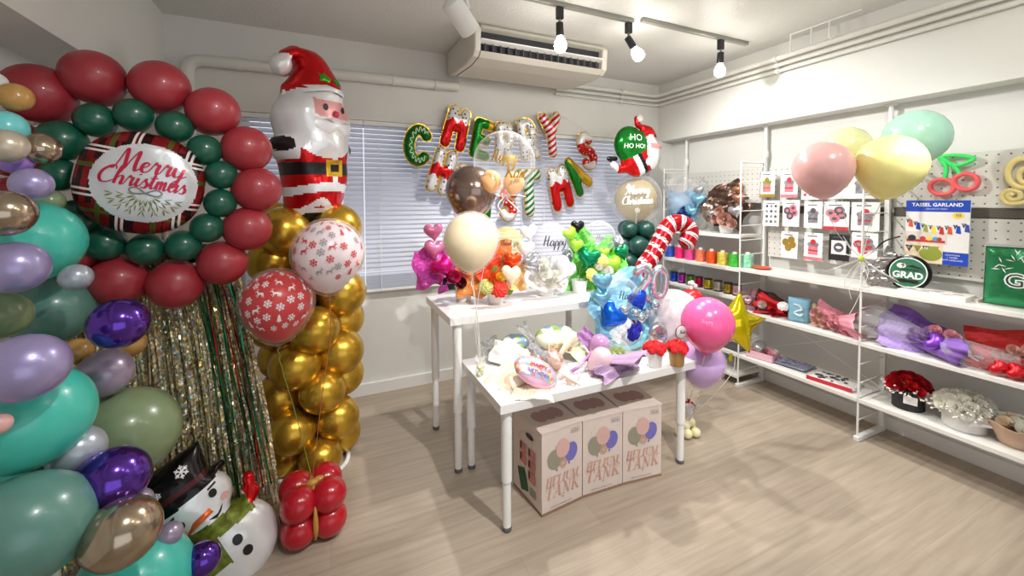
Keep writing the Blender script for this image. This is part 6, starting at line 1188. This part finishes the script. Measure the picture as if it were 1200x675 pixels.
gx2(-.035, .042, .024, .017, 0); m.add([fn(.02, .052), fn(.075, .035), fn(.05, .03), fn(-.01, .04)], [(0, 1, 2, 3)], 2, False); gx2(-.02, -.055, .03, .012, 2); gx2(.03, -.055, .03, .012, 2)
fn = on_flat(M, .0128); write(m, 'CONGRATS', .022, lambda x, y: fn(x+.022, y+.018), 2, .02); write(m, 'GRAD', .056, lambda x, y: fn(x*1.0, y-.018), 0, .035)
m.build('picture', [mat('print pure white', (0, 0, 0)), foilm('grad green', (70, 140, 108), .4), black], t)
p = V((3.40, at(1030, 318, X=3.40).y, 1.0405)); t = thing('crinkled_foil_bag', 'crinkled silver and black foil bag leaning behind the round sign', 'bag', p); s = lambda v: met(v, p)
tissue(t, 'bag_body', foilm('smoky silver', (150, 146, 144), .7, .2), frame((.02, -.02, s(20)), (-1, -.1, .25), roll=-.6), s(30), s(44), 61, .01, .01, .1)
m = MB(); m.tube(spline([at(1022, 296, X=3.42)-p, at(1036, 283, X=3.42)-p, at(1055, 277, X=3.42)-p], 8), .005, 6); m.build('black_edge', black, t)
p = V((3.36, at(1108, 341, Z=1.06).y, 1.0405)); t = thing('flat_carton', 'flat white carton with grey print lying on the near shelf', 'carton', p); m = MB(); Rz = Matrix.Rotation(.05, 4, 'Z'); m.bb(-.09, .09, -.15, .15, 0, .028, M=Rz); m.build('carton_body', mat('carton white', (226, 222, 214), .5, var=.04), t, bevel=.003)
m = MB(); rr = random.Random(8)
for k in range(14): x, y = rr.uniform(-.07, .07), rr.uniform(-.13, .13); m.bb(x-.012, x+.012, y-.02, y+.02, .0282, .0286+.0001*k, M=Rz)
m.build('top_print', mat('print soft grey', (0, 0, 0)), t); p2 = V((3.42, at(1148, 345, Z=1.06).y, 1.0405)); t = thing('stapled_leaflets', 'thin stack of pale leaflets between carton and green bag', 'leaflets', p2); m = MB(); m.bb(-.06, .06, -.05, .05, 0, .008); m.bb(-.05, .065, -.045, .055, .0085, .014); m.build('paper_stack', mat('leaflet', (214, 206, 196), .6, var=.15, scale=50), t)
p = V((3.38, at(1191, 322, X=3.38).y, 1.0405)); t = thing('green_foil_bag', 'metallic green foil bag with white letter standing on the near shelf', 'bag', p); M = frame((0, 0, .165), (-1, -.12, .08)); sq2 = lambda x, y: np.minimum(.115-np.abs(x), .160-np.abs(y))
mb, h2 = foil(sq2, (-.12, .12, -.165, .165), .009, .035, wr=.1); tform(mb, M).build('body', foilm('bag green', (54, 146, 96), .6, .2), t); m = MB(); fn = lambda x, y: M @ V((x, y, h2(x, y)+.004)); write(m, 'G', .10, lambda x, y: fn(x-.0, y-.02), 0, .06); write(m, 'G', .10, lambda x, y: M @ V((x, y-.02, h2(x, y-.02)+.0055)), 1, -.01)
for k in range(16): x, y = -.08+.16*random.random(), .03+.11*random.random(); a = random.uniform(0, 3); dx, dy = .018*math.cos(a), .018*math.sin(a); m.add([fn(x-dx, y-dy), fn(x+dy*.15, y-dx*.15), fn(x+dx, y+dy), fn(x-dy*.15, y+dx*.15)], [(0, 1, 2, 3)], 0, False)
m.build('print', [mat('print pure white', (0, 0, 0)), mat('print dark green', (20, 70, 50), .4)], t)
m = MB(); m.box((0, .168, 0), (.235, .014, .006), M=M); m.build('top_seal', mat('seal clear grey', (190, 196, 190), .3), t)
# middle shelf bouquets
def lay(label, px, py, z, n, m_, w, h, seed, roll, extra=None, X=3.36, name='wrapped_bouquet', group='wrapped bouquets on the middle shelf'):
    p = on_shelf(px, py, z+.0005, X); t = thing(name, label, 'bouquet', p, group); s = lambda v: met(v, p); q = lambda a, b, dx=0: at(a, b, X=p.x+dx)-p
    return t, q, s, p
def cone_lay(t, p, s, m_, L, r, roll, tilt, span=4.6, a0=PI, seed=0, ruf=.12):
    d = V((math.sin(.0), math.cos(roll), math.sin(tilt)*.5)).normalized()
    d = V((-.25, math.cos(roll), tilt)).normalized(); return sheet_wrap(t, 'paper_wrap', m_, axis(V((0, 0, r*.8))-d*L*.45, d), L, .012, r, span, a0, 5, ruf, seed, .1)
PK2 = paper('rose pink', (226, 150, 166)); 
t, q, s, p = lay('mauve paper bouquet with silver heart behind the yellow star', 880, 369, .674, None, None, 0, 0, 0, 0)
tissue(t, 'paper_wrap', paper('mauve', (172, 124, 134)), frame(q(881, 356, .03), (-1, -.5, .2), roll=.4), s(24), s(30), 71, .01, .02, .1); hz(t, q(877, 353, -.03), s(10), foilm('rose silver heart', (214, 170, 180), .6), .2, (-1, -.6, .2)); hz(t, q(874, 359, -.02), s(9), foilm('rose silver heart', (0, 0, 0)), .5, (-1, -.5, .2)); pot(t, s(6), s(6), paper('mauve', (0, 0, 0)), (0, 0, 0), 'wrapped_base')
t, q, s, p = lay('dark brown paper bouquet with white roses beside the red one', 897, 371, .674, None, None, 0, 0, 0, 0)
tissue(t, 'paper_wrap', paper('dark brown', (74, 34, 36)), frame(q(898, 356, .04), (-1, -.3, .3), roll=-.3), s(30), s(28), 72, .01, .02, .1); flower(q(893, 357, -.02), s(5), (-1, -.6, .3), mat('rose white', (0, 0, 0)), t); flower(q(893, 364, -.02), s(5), (-1, -.5, .2), mat('rose blush brown', (206, 176, 164), .5), t); pot(t, s(7), s(6), paper('dark brown', (0, 0, 0)), (0, 0, 0), 'wrapped_base')
t, q, s, p = lay('bright red paper bouquet with white bow lying on the middle shelf', 912, 376, .674, None, None, 0, 0, 0, 0)
REDP = paper('bright red', (224, 34, 44)); cone_lay(t, p, s, REDP, s(40), s(12), .2, .12, 4.4, PI, 3); tissue(t, 'paper_wrap', REDP, frame(q(905, 360, .02), (-1, -.4, .3), roll=-.45), s(36), s(18), 73, .006, .02, .1)
flower(q(918, 359, -.05), s(6), (-.6, -.5, .8), mat('bow white', (244, 236, 232), .5), t, 'carnation', 'white_bow'); flower(q(924, 364, -.02), s(6), (-1, -.3, .3), mat('rose deep red', (170, 16, 30), .5), t); flower(q(906, 366, -.05), s(5), (-1, -.3, .3), mat('rose deep red', (0, 0, 0)), t)
t, q, s, p = lay('light blue paper bag bouquet with pale ribbon curl', 936, 381, .674, None, None, 0, 0, 0, 0, name='bouquet_bag')
sq3 = lambda x, y: np.minimum(s(11)-np.abs(x)*(1-.5*y), s(14)-np.abs(y)); mb, h_ = foil(sq3, (-s(14), s(14), -s(15), s(15)), s(1.3), s(6), wr=.1); tform(mb, frame((0, 0, s(14.2)), (-1, -.35, .15))).build('paper_bag', paper('light blue', (130, 184, 206)), t)
m = MB(); Mq = frame((0, 0, s(14.2)), (-1, -.35, .15)); m.tube(spline([Mq @ V((s(a), s(b), s(6.3))) for a, b in ((-4, 6), (1, 5), (4, 1), (0, -1), (-3, -4), (2, -6), (5, -4))], 6), s(1.1), 6); m.build('ribbon_curl', mat('ice ribbon', (226, 240, 244), .3), t)
t, q, s, p = lay('tan paper bouquet with blush flowers between the blue bag and the pink bouquet', 960, 387, .674, None, None, 0, 0, 0, 0)
tissue(t, 'paper_wrap', paper('tan', (196, 150, 112)), frame(q(958, 370, .05), (-1, -.4, .25), roll=-.2), s(32), s(26), 74, .008, .02, .1); tissue(t, 'paper_wrap', paper('pale lace', (226, 210, 176)), frame(q(952, 372, .03), (-1, -.6, .1), roll=.2), s(14), s(30), 75, .006, .01, .1)
for a, b in ((956, 366), (962, 372), (956, 376), (966, 380)): flower(q(a, b, -.02), s(5), (-1, -.4, .4), mat('rose blush', (232, 186, 172), .55), t)
t, q, s, p = lay('pink paper bouquet overflowing with pale pink flowers on the middle shelf', 982, 394, .674, None, None, 0, 0, 0, 0)
cone_lay(t, p, s, PK2, s(50), s(15), 2.9, .1, 4.6, PI, 6); tissue(t, 'paper_wrap', PK2, frame(q(972, 370, .02), (-1, -.4, .4), roll=-.5), s(34), s(22), 76, .008, .02, .1); rr = random.Random(5)
for k in range(17): flower(q(968+k*1.7+rr.uniform(-4, 4), 372+k*1.1+rr.uniform(-5, 5), -.05+rr.uniform(0, .03)), s(4.6), (-1, -.3, .6), mat('rose pale pink', (244, 186, 194), .55, var=.05), t)
t, q, s, p = lay('purple wrapped bouquet in clear film on the near middle shelf', 1080, 413, .674, None, None, 0, 0, 0, 0)
PUP = paper('vivid purple', (132, 92, 178)); cone_lay(t, p, s, PUP, s(74), s(15), 3.0, .06, 3.0, PI, 8); tissue(t, 'paper_wrap', PUP, frame(q(1066, 387, .04), (-1, -.5, .3), roll=-.5), s(56), s(44), 77, .01, .03, .08); tissue(t, 'paper_wrap', paper('lavender sheet', (176, 150, 214)), frame(q(1062, 398, -.02), (-1, -.6, .4), roll=-.35), s(50), s(32), 78, .008, .02, .1)
for k in range(9): flower(q(1092+k*4+rr.uniform(-3, 3), 386+k*2.1+rr.uniform(-4, 4), -.02), s(6), (-1, -.2, .6), mat('rose pale pink', (0, 0, 0)) if k % 3 else mat('rose lilac', (206, 180, 222), .55), t)
for k in range(7): flower(q(1066+k*3.5, 391+rr.uniform(-4, 5), -.04), s(5), (-1, -.4, .6), mat('rose lilac', (0, 0, 0)), t)
heart(s(22), foilm('violet heart', (130, 70, 200), .5), frame(q(1097, 401, -.06), (-1, -.3, .7), roll=1.2), t); m = MB(); m.tube(spline([q(1066, 397, -.06), q(1076, 399, -.08), q(1086, 404, -.08), q(1096, 410, -.06)], 6), s(1.6), 6); m.build('satin_ribbon', mat('ribbon plum', (84, 50, 130), .35), t)
sheet_wrap(t, 'cellophane', clear('cellophane', (0, 0, 0)), axis(q(1126, 410, .0), q(1060, 388, .0)-q(1126, 410, 0)), s(84), .02, s(20), 5.5, 0, 5, .1, 14); tissue(t, 'white_tag', paper('tag white', (240, 236, 236)), frame(q(1132, 412, 0), (-1, -.1, .8), roll=-.4), s(28), s(8), 79, .003, 0, .02)
t, q, s, p = lay('red wrapped bouquet in clear film at the right edge of the middle shelf', 1180, 438, .674, None, None, 0, 0, 0, 0)
RD2 = paper('poppy red', (206, 44, 44)); tissue(t, 'paper_wrap', RD2, frame(q(1186, 412, .05), (-1, -.2, .25), roll=.1), s(74), s(50), 80, .008, .05, .06); tissue(t, 'paper_wrap', RD2, frame(q(1168, 426, .0), (-1, -.5, .35), roll=-.25), s(44), s(26), 81, .008, .03, .08); cone_lay(t, p, s, RD2, s(60), s(10), 3.0, .0, 3.0, PI, 9)
for k in range(8): flower(q(1170+k*5+rr.uniform(-3, 3), 412+rr.uniform(-6, 6), -.03), s(6), (-1, -.2, .5), mat('rose blush', (0, 0, 0)), t)
heart(s(20), foilm('glossy red heart', (204, 24, 36), .4), frame(q(1172, 430, -.07), (-1, -.2, .8), roll=1.3), t); heart(s(20), foilm('glossy red heart', (0, 0, 0)), frame(q(1192, 435, -.07), (-1, -.2, .8), roll=1.5), t); sheet_wrap(t, 'cellophane', clear('cellophane', (0, 0, 0)), axis(q(1200, 424, -.02), q(1150, 418, -.02)-q(1200, 424, -.02)), s(60), .04, s(20), 5.5, 0, 5, .1, 15)
# bottom shelf
p = on_shelf(894, 418, .2905, 3.36); t = thing('pink_gift_box', 'pink gift box with flowers under clear lid on the bottom shelf', 'gift box', p); s = lambda v: met(v, p); Rz = Matrix.Rotation(.2, 4, 'Z')
m = MB(); a, b, h = .07, .105, .06; m.bb(-a, a, -b, b, 0, .006, M=Rz)
for x0, x1, y0_, y1_ in ((-a, -a+.004, -b, b), (a-.004, a, -b, b), (-a, a, -b, -b+.004), (-a, a, b-.004, b)): m.bb(x0, x1, y0_, y1_, 0, h, M=Rz)
m.build('box_body', mat('pink board', (232, 184, 196), .55, var=.03), t)
for k in range(8): flower(Rz @ V((-.03+.06*(k % 2), -.08+.05*(k//2), h)), .032, (-.5, -.2, 1), [mat('rose pale pink', (0, 0, 0)), mat('rose white', (0, 0, 0)), mat('rose dusk', (176, 120, 130), .55)][k % 3], t)
mb, h_ = foil(sd_ell(0, 0, .06, .05), (-.062, .062, -.052, .052), .006, .03); o = tform(mb, Rz @ frame((-.0, .03, h+.035), (-.6, -.2, 1), up=(0, 1, 0))).build('small_foil_balloon', SLV, t)
def flatbag(label, px, py, w, d, cols, seed, rot):
    p = on_shelf(px, py, .2905); t = thing('flat_pack', label, 'flat pack', p, 'flat packs on the bottom shelf'); Rz = Matrix.Rotation(rot, 4, 'Z'); f = lambda x, y: np.minimum(w/2-np.abs(x), d/2-np.abs(y)); rr = random.Random(seed)
    mb, h_ = foil(f, (-w/2*1.02, w/2*1.02, -d/2*1.02, d/2*1.02), .012, .014, wr=.15); tform(mb, Matrix.Translation((0, 0, .0145)) @ Rz).build('pouch', cols[0], t); m = MB()
    for k in range(26): x, y = rr.uniform(-.36, .36)*w, rr.uniform(-.36, .36)*d; a = rr.uniform(.008, .022); m.add([Rz @ V((x+a*math.cos(e), y+a*.8*math.sin(e), .0145+h_(x, y)+.002+.0002*k)) for e in np.linspace(0, 2*PI, 8)[:-1]], [tuple(range(7))], k % (len(cols)-1), False)
    m.build('print', cols[1:], t); return t, Rz
t, Rz = flatbag('flat clear pack with blue and lilac print on the bottom shelf', 929, 428, .19, .26, [foilm('pouch blue grey', (150, 156, 176), .35), mat('print sky', (120, 150, 206), .4), mat('print lilac', (176, 150, 206), .4), mat('print soft grey', (0, 0, 0)), mat('print tan', (206, 170, 120), .4)], 1, .1)
t, Rz = flatbag('flat white pack with black leaf print and red edge on the bottom shelf', 978, 448, .2, .29, [mat('pouch white', (236, 232, 228), .35, var=.03), mat('print charcoal', (0, 0, 0)), mat('print charcoal', (0, 0, 0))], 2, .12)
m = MB(); m.bb(-.104, -.097, -.14, .14, .002, .028, M=Rz); m.build('red_edge', mat('packet red', (0, 0, 0)), t)
p = on_shelf(1000, 463, .2905, 3.37); t = thing('clear_sleeve', 'small clear sleeve lying beside the frame on the bottom shelf', 'sleeve', p); tissue(t, 'sleeve_film', clear('cellophane', (0, 0, 0)), frame((0, 0, .016), (0, 0, 1), up=(0, 1, 0)), .16, .16, 90, .006, 0, .1)
p = on_shelf(862, 407, .2905, 3.36); t = thing('sheet_pile', 'dark folded sheets on the bottom shelf behind the yellow star', 'sheets', p); m = MB(); m.bb(-.08, .08, -.09, .09, 0, .012); m.bb(-.07, .085, -.08, .1, .0125, .02); m.build('sheets', mat('slate sheet', (88, 84, 88), .5, var=.2), t, bevel=.002)
def flowerbox(label, px, py, r, h, pm, fm, n, fr, filler, R, Hd, X=3.40):
    p = on_shelf(px, py, .2905, X); t = thing('flower_box', label, 'flower arrangement', p, 'round flower boxes on the bottom shelf'); pot(t, r, h, pm, name='round_box', taper=1.0); rr = random.Random(n)
    dome(t, (0, 0, h-.015), R, Hd, n, fr, fm)
    m = MB()
    for k in range(60):
        a = k*2.4+.5; q = R*.97+rr.uniform(-.01, .02); c = V((q*math.cos(a), q*math.sin(a), h-.005+rr.uniform(-.02, .03))); m.ell(c, .0065, nu=6, nv=4); m.rod(c, (r*.8*math.cos(a), r*.8*math.sin(a), h), .0012, 4)
    m.build('filler_flowers', filler, t); return t, p
FIL = mat('baby breath', (238, 234, 226), .6)
t, p = flowerbox('black round flower box of red roses with a white card', 1064, 477, .08, .125, mat('matte black box', (26, 25, 28), .5, var=.05), [mat('rose bright red', (206, 26, 40), .55, var=.08), mat('rose deep red', (0, 0, 0))], 24, .034, FIL, .118, .115)
m = MB(); m.box((-.086, -.02, .075), (.002, .065, .05), M=Matrix.Rotation(.25, 4, 'Z')); m.build('white_card', paper('tag white', (0, 0, 0)), t)
t, p = flowerbox('white round flower box of white roses with pale filler', 1130, 501, .095, .115, mat('matte white box', (226, 224, 220), .5, var=.02), [mat('rose ivory', (246, 245, 234), .55, var=.02, trl=.35), mat('rose white', (0, 0, 0))], 26, .038, FIL, .145, .105)
tissue(t, 'paper_collar', paper('tag white', (0, 0, 0)), frame((-.06, -.11, .09), (-.6, -.6, .5)), .16, .05, 91, .004, .02, .05)
p = on_shelf(1192, 512, .2905, 3.40); t = thing('flower_box', 'beige wrapped flower arrangement cut by the right photo edge', 'flower arrangement', p, 'round flower boxes on the bottom shelf'); pot(t, .08, .07, paper('kraft blush', (196, 164, 140)), name='wrapped_base'); sheet_wrap(t, 'paper_wrap', paper('kraft blush', (0, 0, 0)), Matrix.Translation((0, 0, .01)), .11, .07, .115, 6.28, PI, 6, .05, 21)
for k in range(14): a = k*2.4; q = .09*math.sqrt(k/14); flower((q*math.cos(a), q*math.sin(a), .14-q*q*3), .036, (math.cos(a)*q*8-.4, math.sin(a)*q*8, 1), mat('rose cream', (0, 0, 0)) if k % 2 else mat('rose ivory', (0, 0, 0)), t)
m = MB(); rr = random.Random(3)
for k in range(24): c = V((-.05+rr.uniform(-.06, .02), .10+rr.uniform(-.03, .05), .12+rr.uniform(-.02, .06))); m.ell(c, .006, nu=6, nv=4); m.rod(c, (0, .02, .08), .001, 4)
m.build('filler_flowers', FIL, t)
# ---------------------------------------------------------------- balloons tied to the near frame
TIE = V((FX-.02, FY[2]-.01, at(1014, 303, X=FX).z))
t = thing('ribbon_starburst', 'clear pinwheel ornament with lime centre tied to the shelf frame', 'ornament', TIE); m = MB()
for k in range(9):
    a = k*2*PI/9+.2; L = .13+.05*(k % 3); m.tube([(0, 0, 0), (-.03*math.sin(a*2), L*.5*math.cos(a), L*.5*math.sin(a)), (0, L*math.cos(a), L*math.sin(a))], [.004, .006, .001], 6)
m.build('clear_spokes', clear('clear spoke', (240, 240, 236), .35, .05, .8), t); MB().ell((-.008, 0, 0), (.012, .018, .018), nu=12, nv=8).build('centre', mat('lime centre', (200, 220, 40), .4), t)
m = MB(); m.tube(spline([(0, .0, -.01), (0, .06, -.08), (-.01, .09, -.16), (0, .10, -.2)], 6), .002, 5); m.tube(spline([(0, .0, -.01), (-.01, .04, -.1), (-.02, .06, -.2), (-.01, .05, -.28)], 6), .002, 5); m.tube(spline([(0, .0, -.01), (-.01, -.04, -.09), (-.02, .02, -.3), (-.03, .05, -.38)], 6), .002, 5); m.build('ribbon_tails', wrb, t)
for px, py, R_, D, c_, lb, to in ((964, 197, 32.5, 2.3, (250, 220, 228), 'pale pink balloon before the hanging packets', (.28, .1, -1)), (992, 174, 26, 2.5, (232, 236, 180), 'pale lime balloon behind the pink and yellow balloons', (.2, .3, -.9)), (1043, 193, 36, 2.2, (248, 240, 160), 'pale yellow balloon in front of the pegboard', (-.15, .1, -1)), (1073, 161, 33, 2.4, (182, 232, 208), 'mint green balloon nearest the cherry sign', (-.3, .2, -.8))):
    k_, t, p, R = floater(lb, px, py, R_*.95, D, latex(lb.split(' balloon')[0], c_, .25, .12), to=to, group='balloons tied to the shelf frame'); rib('thin white ribbon of the '+lb.split(' balloon')[0]+' balloon by the shelf', [k_, (k_+TIE)/2+V((.0, .03, -.02)), TIE], .0016, wrb)
# small red balloon and plush-white tuft beyond the pink balloon
p = at(813, 350, D=3.25); k_, t, p, R = floater('small red balloon with white tuft half hidden behind the hot pink one', 811, 351, 13, 3.2, latex('scarlet', (200, 24, 34)), neck=.15); m = MB(); rr = random.Random(1)
for k in range(14): m.ell((rr.uniform(-.02, .02), rr.uniform(-.02, .02), R+rr.uniform(0, .05)), rr.uniform(.01, .02), nu=8, nv=6)
m.build('white_tuft', mat('feather white', (0, 0, 0)), t); rib('thin ribbon of the small red balloon', [k_, k_+V((.0, .02, -.4)), V((p.x, p.y+.02, .03))], .0016, wrb); wbb = thing('ribbon_weight', 'small dark red weight on the floor beyond the low table', 'balloon weight', (p.x, p.y+.02, 0)); m = MB(); m.lathe([(.05, 0), (.055, .01), (.04, .03), (.012, .035), (.008, .05), (.014, .06)], 16); m.build('weight_body', foilm('weight red', (150, 24, 34), .4), wbb)
# ================================================================== light, camera, view
w = bpy.data.worlds.new('daylight'); SC.world = w; w.use_nodes = True; w.node_tree.nodes['Background'].inputs[0].default_value = (*lin(WORLD_RGB), 1); w.node_tree.nodes['Background'].inputs[1].default_value = WORLD_S
cam = bpy.data.cameras.new('camera'); co = bpy.data.objects.new('camera', cam); COL.objects.link(co); SC.camera = co
cam.sensor_width = 36; cam.lens = F*36/1200; cam.shift_y = -(337.5-CY)/1200; cam.clip_start = .05
R3 = Matrix((RT, -DN, -FW)).transposed(); co.matrix_world = Matrix.Translation(EYE) @ R3.to_4x4()
SC.view_settings.view_transform = 'Standard'; SC.view_settings.look = 'None'; SC.view_settings.gamma = 1; SC.view_settings.use_curve_mapping = False; SC.view_settings.exposure = EXPO
